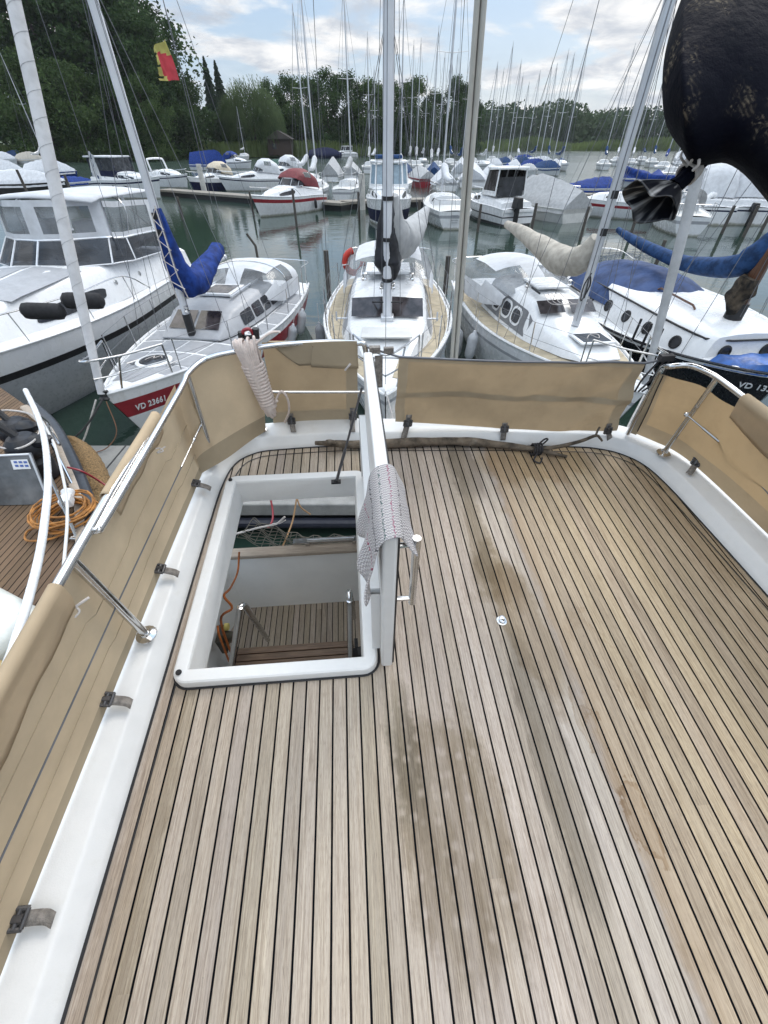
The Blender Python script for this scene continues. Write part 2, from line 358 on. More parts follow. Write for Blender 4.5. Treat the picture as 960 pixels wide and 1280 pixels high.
CANVD = pm('olive_canvas_fold', (.38, .31, .215), .85, var=.07, vs=3, bump=.35, bs=7, transl=.12, spec=.15, dirt=(.28, .22, .15), damt=.4)
CANVG = pm('brown_canvas', (.36, .275, .175), .85, var=.10, vs=3, bump=.35, bs=6, transl=.45, spec=.15, dirt=(.2, .15, .09), damt=.5)
CANVO = pm('ochre_canvas', (.44, .315, .18), .85, var=.08, vs=3, bump=.3, bs=6, transl=.5, spec=.15, dirt=(.28, .19, .1), damt=.35)
WEB = pm('grey_webbing', (.22, .20, .18), .55, var=.2, vs=60, bump=.5, bs=300)
BUCK = pm('dark_buckle_plastic', (.06, .058, .06), .3, var=.3)
CORDD = pm('dark_cord', (.03, .028, .03), .8, var=.3)

own = thing('motor_yacht', 'white yacht with the weathered teak aft deck, open hatch and steel rails in front', 'boat', mtx=DECK)
outline = smooth([(-.755, -.9, 0), (-.748, .5, 0), (-.742, 1.40, 0), (-.73, 1.70, 0), (-.69, 1.855, 0), (-.60, 1.935, 0), (-.47, 1.962, 0), (-.077, 1.974, 0), (.257, 1.951, 0), (.737, 1.92, 0), (1.28, 1.868, 0), (1.44, 1.835, 0), (1.55, 1.775, 0), (1.63, 1.67, 0), (1.668, 1.5, 0), (1.69, 1.2, 0), (1.712, .8, 0), (1.73, .3, 0), (1.75, -.9, 0)], 6)
def rrect(u0, v0, u1, v1, r, k=6):
    P = []
    for cx, cy, a0 in ((u1 - r, v1 - r, 0), (u0 + r, v1 - r, 90), (u0 + r, v0 + r, 180), (u1 - r, v0 + r, 270)):
        for i in range(k + 1):
            a = rad(a0 + 90 * i / k); P.append((V((cx + r * math.cos(a), cy + r * math.sin(a), 0)), V((math.cos(a), math.sin(a), 0))))
    return P
HU0, HV0, HU1, HV1 = -.702, .598, .036, 1.702
ring = rrect(HU0, HV0, HU1, HV1, .055)
def holed(w, inset):
    bm = bmesh.new(); es = []
    for loop in ([p for p in outline], [p - n * inset for p, n in ring]):
        vs = [bm.verts.new((p.x, p.y, w)) for p in loop]
        es += [bm.edges.new((vs[i], vs[(i + 1) % len(vs)])) for i in range(len(vs))]
    bmesh.ops.triangle_fill(bm, use_beauty=True, use_dissolve=False, edges=es)
    m = MB(); bm.verts.index_update(); m.add([v.co.copy() for v in bm.verts], [[v.index for v in f.verts] for f in bm.faces]); bm.free(); return m
holed(0, .03).build('deck', TEAK, own, sm=0)
holed(-.095, .050).build('deck_underside', COCKW, own, sm=0)
def sweep(path, prof):
    rows = []
    for i, p in enumerate(path):
        a, b = path[max(0, i - 1)], path[min(len(path) - 1, i + 1)]; T = (b - a).normalized(); n = V((-T.y, T.x, 0))
        rows.append([p + n * o + V((0, 0, h)) for o, h in prof])
    return rows
GP = [(-.001, -.02), (.001, .010), (.008, .026), (.034, .060), (.038, .066), (.043, .0695), (.049, .071), (.09, .082), (.132, .093), (.146, .091), (.156, .083), (.164, .06), (.168, -.05), (.155, -.3)]
m = MB().grid(sweep(outline, GP)); m.build('bulwark', DWHITE, own, sm=26)
m = MB().grid(sweep(outline, [(-.009, .0035), (.003, .0035)])); m.build('sealant', BLACK, own, sm=0)
for off, nm in ((-.052, .0032),):
    m = MB().grid(sweep(outline, [(off - .003, nm), (off + .003, nm)])); m.build('margin_seam', BLACK, own, sm=0)
m = MB()
for uo, tw in ((-1.10, -.70), (1.87, -1.28)):  # side tops cut low, out of view, to let light into the cockpit
    m.grid([[(uo, -2.5, -.25), (uo, -.3, -.25), (uo, -.1, tw), (uo, 1.78, tw)], [(uo * .93, -2.5, -2.8), (uo * .93, -.3, -2.8), (uo * .93, -.1, -2.8), (uo * .93, 1.75, -2.8)]])
m.grid([[(-1.10, 1.78, -.70), (1.87, 1.78, -.70)], [(-1.02, 1.75, -2.8), (1.75, 1.75, -2.8)]])
m.build('hull', WHITE, own, sm=0)
# hatch coaming
CP = [(0, -.01), (0, .030), (-.003, .038), (-.009, .042), (-.044, .042), (-.050, .0405), (-.0535, .035), (-.055, .026), (-.063, -.098)]
m = MB().grid([[p + n * o + V((0, 0, h)) for o, h in CP] for p, n in ring], cu=True)
coam = m.build('hatch_coaming', DWHITE, own, sm=32)
MB().grid([[p + n * o + V((0, 0, .0045)) for o in (0, .009)] for p, n in ring], cu=True).build('coaming_sealant', BLACK, own, sm=0)
for q in ((HU0 + .026, HV0 + .04), (HU0 + .026, HV1 - .04)):
    MB().lathe([(.0001, .053), (.008, .053), (.0105, .049), (.0105, .045)], (q[0], q[1], 0), 14).build('rubber_stop', BLACK, coam)
# hatch lid standing open on its hinge
m = MB(); m.grid([[(.047, HV0 + .012, .03), (.047, HV0 + .012, .762)], [(.087, HV0 + .012, .03), (.087, HV0 + .012, .762)], [(.087, HV1 - .01, .03), (.087, HV1 - .01, .705)], [(.047, HV1 - .01, .03), (.047, HV1 - .01, .705)]], cu=True)
m.f += [(1, 3, 5, 7), (6, 4, 2, 0)]; m.m += [0, 0]
lid = m.build('hatch_lid', DWHITE, own, bev=.009)
m = MB()
for a, b in (((.018, HV0 + .07), (.046, HV0 + .085)), ((.015, HV1 - .08), (.046, HV1 - .065))):
    m.grid([[(a[0], a[1], .06), (a[0], a[1], .43)], [(b[0], a[1], .06), (b[0], a[1], .43)], [(b[0], b[1], .06), (b[0], b[1], .43)], [(a[0], b[1], .06), (a[0], b[1], .43)]], cu=True)
m.box((.032, (HV0 + HV1) / 2, .432), (.028, HV1 - HV0 - .17, .014))
m.build('lid_flange', DWHITE, lid)
MB().tube([(.0885, HV0 + .02, .05), (.0885, HV0 + .02, .735), (.0885, HV0 + .04, .752), (.0885, HV1 - .04, .692), (.0885, HV1 - .02, .68), (.0885, HV1 - .02, .05)], .0035, 6).build('gasket', BLACK, lid)
m = MB().tube(smooth([(.087, .655, .675), (.125, .655, .677), (.137, .655, .675)], 4), .008, 10).tube([(.14, .655, .702), (.143, .65, .40)], .0115, 12).tube([(.087, .65, .425), (.14, .65, .425)], .008, 10)
m.lathe([(.0001, .01), (.014, .008), (.017, 0)], (.087, .655, .676), 12, (1, 0, 0)).lathe([(.0001, .01), (.014, .008), (.017, 0)], (.087, .65, .425), 12, (1, 0, 0))
m.build('grab_handle', STEEL, lid)
for hv in (.83, 1.45):
    MB().box((.043, hv, .075), (.006, .05, .07)).tube([(.041, hv - .028, .045), (.041, hv + .028, .045)], .006, 8).build('hinge', STEEL, lid)
strut = MB().tube([(-.119, 1.60, .046), (-.06, 1.605, .25)], .008, 8).tube([(-.06, 1.605, .25), (.035, 1.615, .58)], .0055, 8).build('gas_strut', pm('grey_strut', (.12, .12, .13), .35, .6), own)
MB().box((-.119, 1.60, .052), (.05, .026, .01)).ball((-.119, 1.60, .058), .011, 8).build('strut_foot', BLACK, strut)
# rails and stanchions
RW = .60
inner_rail = smooth([D(122, 664, .585), D(148, 621, .585), D(225, 488, .59), D(236, 466, .6), D(262, 447, .6), D(310, 437, .6), D(350, 431, .6), V((-.12, 2.035, .6)), V((.03, 2.01, .6)), V((.065, 2.0, .585)), V((.075, 2.03, .4)), V((.08, 2.05, .09))], 6)
MB().tube([(-.81, -.9, RW), (-.79, .64, RW), (-.785, 1.0, RW), (-.772, 1.40, RW - .006)], .0135, 12).build('handrail', STEEL, own)
r = MB().tube(inner_rail, .0125, 12); r.build('handrail', STEEL, own)
a = D(122, 664, .585); MB().box((a.x - .012, a.y - .004, .59), (.05, .022, .014), rad(20)).lathe([(.0001, .009), (.007, .008), (.008, 0)], (a.x + .002, a.y - .004, .596), 10).build('rail_bracket', STEEL, own, bev=.004)
RR = smooth([V((1.58, 1.85, .09)), V((1.56, 1.83, .40)), V((1.535, 1.80, .52)), D(838, 458, .575), D(862, 457, .58), D(884, 465, .58), D(905, 478, .58), D(960, 520, .58), V((1.672, .5, .58)), V((1.69, -.9, .58))], 6)
MB().tube(RR, .0125, 12).build('handrail', STEEL, own)
def stanchion(b, tp, r=.0125):
    b, tp = V(b), V(tp); o = MB().tube([b, tp], r, 12).build('stanchion', STEEL, own)
    MB().lathe([(.0001, .022), (r + .003, .022), (r + .005, .012), (.026, .007), (.036, .004), (.037, 0)], b - V((0, 0, .001)), 16).build('base_plate', STEEL, o); return o
stanchion((-.806, .766, .098), (-.791, .732, .602), .0145)
stanchion((-.765, 1.762, .098), (-.737, 1.757, .595))
stanchion((-.552, 2.035, .098), (-.52, 1.985, .595))
stanchion((1.682, 1.655, .098), (1.657, 1.60, .575))
stanchion((1.79, .60, .098), (1.675, .60, .575))
stanchion((-.86, -.55, .098), (-.80, -.55, .597), .0145)
MB().tube([D(352, 490, .38) + V((-.14, .02, 0)), DV(352, 490, 1.99), DV(452, 490, 1.96), DV(461, 490, 1.95)], .0085, 10).build('mid_rail', STEEL, own)
for pa, pb in (((-.835, -.55, .34), (-.797, .752, .335)), ((-.797, .752, .335), (-.752, 1.758, .34))):
    MB().tube([pa, pb], .0028, 6).build('lifeline', WIRE, own)
pa, pb = V((-.797, .752, .335)), V((-.752, 1.758, .34))
MB().tube([pb.lerp(pa, .03), pb.lerp(pa, .12)], .0055, 8).tube([pb.lerp(pa, .12), pb.lerp(pa, .125), pb.lerp(pa, .14), pb.lerp(pa, .145)], [.0055, .009, .009, .0055], 8).tube([pb.lerp(pa, .145), pb.lerp(pa, .33)], .004, 8).ball(pb.lerp(pa, .02), .011, 8).build('turnbuckle', STEEL, own)
pa, pb = DV(858, 518, 1.60), V((1.69, .6, .33))
q = DV(916, 566, 1.42)
MB().tube([pa, q], .0048, 8).tube([pa.lerp(q, .35), pa.lerp(q, .7)], .0072, 8).ball(pa, .013, 8).build('turnbuckle', STEEL, own)
MB().tube([q, V((1.685, .6, .29))], .0025, 6).build('lifeline', WIRE, own)
# pad eye
p = D(627, 776, .0); m = MB().lathe([(.0001, .005), (.018, .005), (.0215, .003), (.022, 0)], p, 18).tube([p + V((.011 * math.cos(i * .524), .013 * math.sin(i * .524), .012 + .003 * math.sin(i * .524))) for i in range(12)], .0032, 6, closed=True).ball(p + V((0, -.012, .008)), .0055, 8)
m.build('pad_eye', STEEL, own)
# cockpit under the hatch
SOLE, TV = -1.30, 1.70
MB().box((-.86, .77, -.72), (.02, .84, 1.15)).build('side_panel', COCKW, own)
MB().grid([[(-1.06, -1.2, SOLE), (1.8, -1.2, SOLE)], [(-1.06, TV + .02, SOLE), (1.8, TV + .02, SOLE)]]).build('cockpit_sole', TEAKC, own, sm=0)
m = MB(); pl = smooth([(-1.05, -1.2, 0), (-1.05, .9, 0), (-1.05, 1.30, 0), (-1.03, 1.42, 0), (-.955, 1.64, 0), (-.93, 1.69, 0), (-.86, 1.699, 0), (-.4, TV, 0), (0, TV, 0), (.9, TV, 0), (1.8, TV, 0)], 4)
tops = [-.672 for p in pl]
m.grid([[V((p.x, p.y, SOLE)), V((p.x, p.y, SOLE + .35)), V((p.x, p.y, h))] for p, h in zip(pl, tops)]); m.build('cockpit_lining', COCKW, own)
MB().box((.4, .34, -.72), (2.9, .03, 1.18)).build('cockpit_bounce_board', COCKW, own)  # unseen white board added to bounce light onto the cockpit wall
m = MB().box((.39, TV + .02, -.655), (2.98, .075, .035)); m.build('capping', CAPW, own, bev=.008)
m = MB(); p0, p1 = V((-.36, TV + .05, -.60)), V((-.05, TV + .05, -.60)); m.tube([p0, p1], .011, 8); [m.box(p0.lerp(p1, k) - V((0, 0, .014)), (.03, .04, .03)) for k in (.0, 1.0)]
m.box((-.2, TV + .075, -.63), (.52, .04, .012)); m.build('grab_bar', STEEL, own)
m = MB()
for i in range(4): m.box((-.41, .955 + i * .042, -.75), (.66, .037, .022))
st = m.build('step', STEPW, own, bev=.003)
m = MB()
for hx in (-.755, -.065): m.box((hx, 1.01, -1.02), (.02, .2, .56))
m.build('step_side', BLACK, st)
A = [D(288, 838, -.62), DV(300, 760, 1.03), DV(306, 757, 1.06), DV(335, 800, 1.32)]
MB().tube(smooth([A[0], A[0].lerp(A[1], .92), A[1], A[2], A[2].lerp(A[3], .2), A[3]], 5), .015, 12).build('ladder_rail', STEEL, own)
A = [D(438, 832, -.62), DV(437, 752, 1.03)]
MB().tube(smooth([A[0], A[0].lerp(A[1], .93), A[1], A[1] + V((0, .06, -.02)), A[1] + V((0, .22, -.55))], 5), .015, 12).build('ladder_rail', STEEL, own)
m = MB().box((-.79, 1.10, -.62), (.03, .10, .14)).lathe([(.0001, .05), (.03, .05), (.034, .02), (.034, 0)], (-.775, 1.10, -.60), 12, (1, 0, 0)); m.build('switch_box', pm('dark_switch', (.05, .045, .03), .4), own)
m = MB().lathe([(.0001, .02), (.02, .02), (.022, 0)], (-.772, 1.14, -.56), 12, (1, 0, 0)); m.build('yellow_plug', pm('yellow_plastic', (.5, .42, .12), .5), own)
m = MB().tube(smooth([(-.05, .93, -1.28), (-.03, .93, -.70), (-.04, 1.0, -.62)], 4), .05, 10); m.build('black_pipe', BLACK, own)
o = MB().tube(smooth([DV(299, 690, 1.62), DV(297, 715, 1.5), DV(288, 735, 1.3), DV(280, 745, 1.15), DV(290, 760, 1.12), DV(276, 775, 1.08), (-.76, 1.05, -.72), (-.74, 1.0, -.9), (-.7, 1.05, -1.28)], 6), .0062, 6).build('orange_cable', ORANGE); o.matrix_world = DECK
tag(o, 'thin orange cable hanging down the cockpit side below the hatch', 'cable')
o = MB().tube(smooth([DV(272, 782, 1.05), DV(276, 800, 1.0), (-.75, .96, -.9), (-.72, .98, -1.0), (-.76, 1.02, -1.15), (-.7, 1.06, -1.29)], 6), .0055, 6).build('orange_cable', ORANGE); o.matrix_world = DECK
tag(o, 'short orange cable looping beside the left ladder tube', 'cable')

# ------------------------------------------------------------------ canvas weather cloths, each with straps
def piece(mb, name, mat, parent, base, **k):
    b = V(base); mb.v = [tuple(V(p) - b) for p in mb.v]; return mb.build(name, mat, parent, **k)
GC = 'canvas weather cloths along the rails'
def clothroot(name, label, base): return thing(name, label, 'canvas', group=GC, mtx=DECK @ Matrix.Translation(V(base)))
def wr(p, s, amp=.006):
    return V((noise.noise(p * 4 + V((s, 0, 0))), noise.noise(p * 4 + V((0, s, 9))), noise.noise(p * 3 + V((5, 0, s))) * .5)) * amp
def strap(parent, base, pts, wid, tang):
    pts = [V(p) for p in pts]; tg = V(tang).normalized(); q = smooth(pts, 5)
    m = MB().grid([[p - tg * wid / 2, p + tg * wid / 2] for p in q]); o = piece(m, 'strap', WEB, parent, base)
    sm_ = o.modifiers.new('t', 'SOLIDIFY'); sm_.thickness = .0025; sm_.offset = 1
    c = pts[1]; d_ = (pts[1] - pts[0]).normalized(); nn = d_.cross(tg); m = MB()
    if nn.z < 0: nn = -nn
    for k in (-1, 0, 1): m.tube([c + d_ * k * .016 - tg * wid * .62 + nn * .008, c + d_ * k * .016 + tg * wid * .62 + nn * .008], .0055, 8)
    for k in (-1, 1): m.tube([c - d_ * .018 + tg * wid * .62 * k + nn * .006, c + d_ * .018 + tg * wid * .62 * k + nn * .006], .0055, 8)
    m.tube([c - d_ * .03 + nn * .006, c + d_ * .012 + nn * .014], .008, 8, flat=.6)
    piece(m, 'buckle', BUCK, o, base)
# A: long left cloth
base = V((-.85, .4, .1)); A = clothroot('weather_cloth', 'long tan canvas cloth hung along the left rail', base)
def ub(v): return -.872 + .034 * max(0, v) if v < 1.0 else -.838 + .045 * (v - 1.0)
rows, n = [], 60
for i in range(n + 1):
    v = -.9 + 2.66 * i / n; row = []; notch = .655 < v < .965 or v > 1.6
    tw = .605 if v < .655 else .560 if v < .965 else .585 if v < 1.42 else .545; tu = -.81 if notch else -.806
    for j in range(13):
        f = j / 12; p = V((ub(v) + (tu - ub(v)) * f - .012 * math.sin(f * math.pi), v, .095 + (tw - .095) * f)); row.append(p + wr(p, 3, .005) * math.sin(f * math.pi * .9))
    rows.append(row)
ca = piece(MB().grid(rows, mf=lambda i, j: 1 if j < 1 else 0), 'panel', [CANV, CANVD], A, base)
for fr_ in (.27, .60):
    m = MB(); m.tube([r_[0].lerp(r_[-1], fr_) + V((.004, 0, 0)) for r_ in rows], .0016, 5); piece(m, 'seam', CANVD, ca, base)
def sleeve(v0, v1, drop, seed, ragged):
    rr = []
    for i in range(31):
        v = v0 + (v1 - v0) * i / 30; u0 = -.81 + .02 * min(1, (v + .9) / 1.5) if v < .6 else -.79 + .025 * max(0, (v - 1.0) / .7)
        row = []
        for a in range(7):
            an = rad(200 - a * 36); row.append(V((u0 + .018 * math.cos(an), v, RW + .018 * math.sin(an))))
        for k in range(1, 6): row.append(V((u0 + .018 - .003 * k + .004 * math.sin(k + v * 9), v, RW - drop * k / 5 * (1 + ragged * noise.noise(V((v * 6, seed, 0)))))))
        rr.append([p + wr(p, seed, .004) for p in row])
    o = piece(MB().grid(rr), 'flap', CANV, A, base, sm=80); mo = o.modifiers.new('t', 'SOLIDIFY'); mo.thickness = .003; return rr
r1 = sleeve(-.9, .645, .10, 2, .25); r2 = sleeve(.975, 1.43, .085, 5, .5)
m = MB(); e = r1[-1][-1]; m.tube(smooth([e, e + V((.01, .012, .0)), e + V((.02, .03, -.005))], 4), .004, 6); m.tube(smooth([e, e + V((.008, -.01, -.01)), e + V((.0, -.025, -.015))], 4), .003, 6); piece(m, 'lacing', ROPEW, A, base)
m = MB(); e = r2[-8][-1]; m.tube(smooth([e, e + V((.012, .012, -.006)), e + V((.025, .0, -.012)), e + V((.006, -.012, -.01)), e + V((.03, .02, -.006))], 4), .0025, 6); piece(m, 'lacing', ROPEW, A, base)
for v in (.03, .53, 1.04, 1.553):
    u = ub(v); strap(A, base, [(u - .02, v, .135), (u + .008, v, .125), (u + .055, v, .101), (u + .075, v - .008, .0925)], .03, (0, 1, 0))
# B: left corner cloth, C: cloth with the folded top beside the hatch lid
base = V((-.65, 1.95, .1)); B = clothroot('weather_cloth', 'tan canvas cloth rounding the left corner behind the white rope coil', base)
bt = [V((ub(1.66), 1.66, .1)), D(258, 588, .1), D(285, 572, .1), D(312, 552, .1), D(332, 540, .1) + V((0, .01, 0))]; tp = [V((-.768, 1.66, .56)), V((-.757, 1.78, .575)), V((-.72, 1.90, .59)), V((-.60, 1.985, .592)), V((-.45, 2.035, .595))]
bt, tp = smooth(bt, 6), smooth(tp, 6); rows = []
for a, b in zip(bt, tp): rows.append([a.lerp(b, j / 10) + wr(a.lerp(b, j / 10), 8, .012) * math.sin(math.pi * j / 10) for j in range(11)])
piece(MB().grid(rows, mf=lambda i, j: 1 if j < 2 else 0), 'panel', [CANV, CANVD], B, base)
base = V((-.2, 2.1, .1)); C = clothroot('weather_cloth', 'brown canvas cloth with folded top flap beside the upright hatch lid', base)
rows = []
for i in range(25):
    f = i / 24; a = V((-.49 + .50 * f, 2.105 + .012 * math.sin(f * 3), .085)); b = V((-.445 + .475 * f, 2.05 - .025 * f * f, .60)); rows.append([a.lerp(b, j / 12) + wr(a.lerp(b, j / 12), 12, .014) * math.sin(math.pi * j / 12) for j in range(13)])
piece(MB().grid(rows, mf=lambda i, j: 1 if j in (0, 1) or i > 20 else 0), 'panel', [CANVG, CANVD], C, base)
rows = []
for i in range(25):
    f = i / 24; top = V((-.415 + .445 * f, 2.045 - .03 * f, .613)); ins_ = .02 * (1 - f); row = [top + V((0, .016, -.012))]
    for k in range(8): row.append(top + V((ins_ * k * (1 if f < .5 else -.3), -.016 - .002 * k, -.003 - .018 * k - .006 * math.sin(f * 5 + k * .5))))
    rows.append([p + wr(p, 15, .005) for p in row])
o = piece(MB().grid(rows), 'flap', CANVD, C, base, sm=80); o.modifiers.new('t', 'SOLIDIFY').thickness = .003
m = MB(); e = V((-.04, 1.99, .47)); m.tube(smooth([e, e + V((.015, -.005, .02)), e + V((.03, 0, .035))], 4), .006, 6); piece(m, 'toggle', ROPEW, C, base)
strap(C, base, [(-.375, 2.085, .165), (-.375, 2.07, .125), (-.37, 2.04, .10), (-.365, 2.015, .083)], .03, (1, 0, 0))
strap(C, base, [(-.015, 2.095, .18), (-.015, 2.075, .135), (-.02, 2.04, .105), (-.02, 2.0, .077)], .03, (1, 0, 0))
# D: gate cloth
base = V((.85, 1.95, .1)); G = clothroot('weather_cloth', 'wide brown canvas cloth slung across the stern gate', base)
tl, tr, bl, br = DV(499, 446, 2.0), DV(806, 453, 1.86), DV(494, 527, 2.03), DV(770, 537, 1.89)
rows = []; n = 48
for i in range(n + 1):
    f = i / n; a = bl.lerp(br, f) + V((0, .012 * math.sin(f * 6), -.022 * math.sin(f * math.pi))); b = tl.lerp(tr, f) - V((0, 0, .012 * math.sin(f * math.pi)))
    row = []
    for j in range(17):
        g = j / 16; p = a.lerp(b, g); q = (wr(p, 21, .026) + wr(p * 3, 4, .010)) * math.sin(math.pi * g)
        q.y += .016 * math.sin((f * 1.0 - g * .55) * 24 + 2 * noise.noise(V((f * 4, g * 3, 0)))) * max(0, f - .35) * 1.5 * (1 - abs(g - .5)); row.append(p + q + V((0, .03 * math.sin(math.pi * g) * math.sin(math.pi * f), 0)))
    rows.append(row)
gp = piece(MB().grid(rows, mf=lambda i, j: 1 if j in (7, 15) or i < 2 or i > n - 3 else 0), 'panel', [CANVG, CANVD], G, base, sm=80)
m = MB().grid([[r_[7] + V((0, -.006, -.001)), r_[8] + V((0, -.006, .001))] for r_ in rows]); piece(m, 'band', CANVD, G, base, sm=80)
m = MB().tube([(.075, 2.02, .575), tl] + [r_[-1] for r_ in rows] + [(1.555, 1.84, .55)], .006, 8); piece(m, 'top_line', WIRE, G, base)
e = bl.lerp(br, .06); strap(G, base, [e + V((.0, -.015, .06)), e + V((-.008, -.03, .015)), e + V((-.03, -.06, -.055)), e + V((-.04, -.075, -.085))], .035, (1, 0, 0))
e = bl.lerp(br, .49); strap(G, base, [e + V((0, -.015, .03)), e + V((0, -.025, -.005)), (e.x, e.y - .035, .07), (e.x, e.y - .045, .035)], .032, (1, 0, 0))
e = bl.lerp(br, .95); strap(G, base, [e + V((0, -.015, .05)), e + V((0, -.025, .01)), (e.x + .02, e.y - .04, .07), (e.x + .03, e.y - .05, .03)], .032, (1, 0, 0))
m = MB(); hp = V((.085, 2.0, .56)); m.box(hp + V((.03, 0, .01)), (.055, .03, .03)).box(hp + V((.10, 0, .005)), (.05, .02, .028)).tube(smooth([hp + V((.02, 0, 0)), hp + V((.0, .0, -.1)), hp + V((.03, 0, -.2)), hp + V((.0, .02, -.3))], 5), .004, 6)
m.grid([[hp + V((.03, -.004, -.02 - .03 * k)), hp + V((.07, -.004, -.018 - .03 * k))] for k in range(7)]); m.build('gate_latch', WEB, own)
m = MB(); hp = V((1.56, 1.84, .56)); m.box(hp, (.07, .03, .028)); [m.tube(smooth([hp + V((-.02 + .02 * k, 0, 0)), hp + V((-.05 + .05 * k, .02, -.12)), hp + V((-.06 + .02 * k, .02, -.2))], 5), .005, 6) for k in range(3)]
m.build('gate_latch', CORDD, own)
# E: right cloth
base = V((1.72, 1.0, .1)); E_ = clothroot('weather_cloth', 'ochre canvas cloth along the right rail with rolled top', base)
bpth = smooth([V((1.60, 1.858, .1)), V((1.685, 1.76, .1)), V((1.755, 1.66, .1)), V((1.795, 1.5, .1)), V((1.822, 1.2, .1)), V((1.845, .8, .1)), V((1.865, .2, .1)), V((1.88, -.9, .1))], 7)
tpth = smooth([V((1.535, 1.79, .50)), V((1.60, 1.755, .49)), V((1.668, 1.66, .50)), V((1.685, 1.52, .50)), V((1.69, 1.2, .555)), V((1.692, .8, .555)), V((1.70, .2, .555)), V((1.71, -.9, .555))], 7)
rows = [[a.lerp(b, j / 14) + wr(a.lerp(b, j / 14), 33, .014) * math.sin(math.pi * j / 14) for j in range(15)] for a, b in zip(bpth, tpth)]
piece(MB().grid(rows, mf=lambda i, j: 1 if j < 3 or i < 3 else 0), 'panel', [CANVO, CANVG], E_, base, sm=80)  # browner lower rows paint in the shade of the gunwale behind
rr = []
for i in range(31):
    v = 1.42 - 2.3 * i / 30; u0 = 1.656 + .012 * (1.42 - v); row = []
    for a in range(7): an = rad(-20 + a * 36); row.append(V((u0 + .022 * math.cos(an), v, .58 + .022 * math.sin(an))))
    for k in range(1, 7): row.append(V((u0 - .022 + .010 * k, v + .006 * k, .58 - .022 * k * (1 + .15 * math.sin(v * 7)))))
    rr.append([p + wr(p, 41, .006) for p in row])
o = piece(MB().grid(rr), 'flap', CANV, E_, base, sm=80); o.modifiers.new('t', 'SOLIDIFY').thickness = .003
MBs = MB().tube([r_[2] + V((-.008, -.004, 0)) for r_ in rows[3:5]], .001)
m = MB().grid([[rows[0][j] + V((-.012, -.01, 0)), rows[2][j] + V((-.012, -.006, 0))] for j in range(15)]); piece(m, 'hem', CANVD, E_, base, sm=80)
m = MB().tube([rows[2][j] + V((-.014, -.006, 0)) for j in range(1, 15)], .003, 6); piece(m, 'lacing', CORDD, E_, base)
p = D(866, 585, .1); strap(E_, base, [p + V((.03, .03, .055)), p + V((.015, .015, .025)), p + V((-.02, -.02, .005)), p + V((-.04, -.035, -.008))], .03, (.6, -1, 0))
p = V((1.79, .86, .1)); strap(E_, base, [p + V((.03, .0, .055)), p + V((.01, .0, .025)), p + V((-.04, .0, .003)), p + V((-.07, -.0, -.012))], .03, (0, 1, 0))
# ------------------------------------------------------------------ loose things on the aft deck
t = NT('knitted_cotton'); c = t.co('UV'); x = t.xyz(c)
st_ = t.M('MULTIPLY', t.M('SINE', t.M('MULTIPLY', x[0], 150)), t.M('SINE', t.M('ADD', t.M('MULTIPLY', x[1], 190), t.M('MULTIPLY', t.M('SINE', t.M('MULTIPLY', x[0], 150)), 1.2))))
fl = t.noise(t.vec(t.M('MULTIPLY', x[0], 45), t.M('MULTIPLY', x[1], 28)), 1, 2); zig = t.M('ADD', x[0], t.M('MULTIPLY', t.M('SINE', t.M('MULTIPLY', x[1], 95)), .006))
b = t.mix(t.ss(st_, -.6, .7), (.36, .345, .35), (.60, .57, .57))
for pos, cc in ((.30, (.35, .04, .10)), (.52, (.04, .10, .09)), (.40, (.03, .03, .04)), (.62, (.30, .05, .12)), (.72, (.06, .05, .06))):
    q = t.M('MULTIPLY', t.ss(t.M('ABSOLUTE', t.M('SUBTRACT', zig, pos)), .010, .005), t.ss(fl, .42, .55)); b = t.mix(t.M('MULTIPLY', q, .8), b, cc)
t.put(t.b.inputs['Base Color'], b); t.b.inputs['Roughness'].default_value = .95; t.b.inputs['Specular IOR Level'].default_value = .1; t.bump(st_, .8, .004); KNIT = t.mat
prof = [(.006, .56), (.002, .585), (.008, .61), (.014, .635), (.022, .66), (.030, .72), (.040, .762), (.052, .779), (.067, .783), (.083, .779), (.097, .762), (.106, .735), (.118, .712), (.128, .70)]
rows = []; n = 34
for i in range(n + 1):
    f = i / n; v = .600 + .275 * f; row = []
    for j, (u, h) in enumerate(prof):
        k = j / (len(prof) - 1); hang = max(0, 1 - k * 2.2)
        hh = h - .058 * (v - .6) / 1.0
        if hang > 0: hh -= hang * (.015 * math.sin(f * 17 + 1) + .035 * max(0, 1 - f * 3.2) - .01); u += hang * (.016 * math.sin(f * 14))
        if k > .8: hh -= (k - .8) * .10 * (1 - f) + .006 * math.sin(f * 20); u += (k - .8) * .05 * max(0, 1 - 2 * f)
        vv = v + .012 * math.sin(k * 9) - (.03 * hang * (1 - f) if f < .5 else -.0) 
        row.append(V((u, vv, hh)) + wr(V((u * 3, v, h)), 51, .007))
    rows.append(row)
mb = MB().grid(rows); o = mb.build('knitted_cloth', KNIT, None, sm=80); o.matrix_world = DECK
uv = o.data.uv_layers.new(name='UVMap'); vi = {}
for i, r_ in enumerate(rows):
    for j, p in enumerate(r_): vi[tuple(round(q, 4) for q in p)] = (j / len(prof), i / n)
for lp in o.data.loops:
    q = tuple(round(z, 4) for z in o.data.vertices[lp.vertex_index].co); uv.data[lp.index].uv = vi.get(q, (0, 0))
md = o.modifiers.new('t', 'SOLIDIFY'); md.thickness = .007; md.offset = 1; o.modifiers.new('s', 'SUBSURF').render_levels = 1
tag(o, 'pale knitted cloth with red and green flecks draped over the hatch lid', 'cloth')
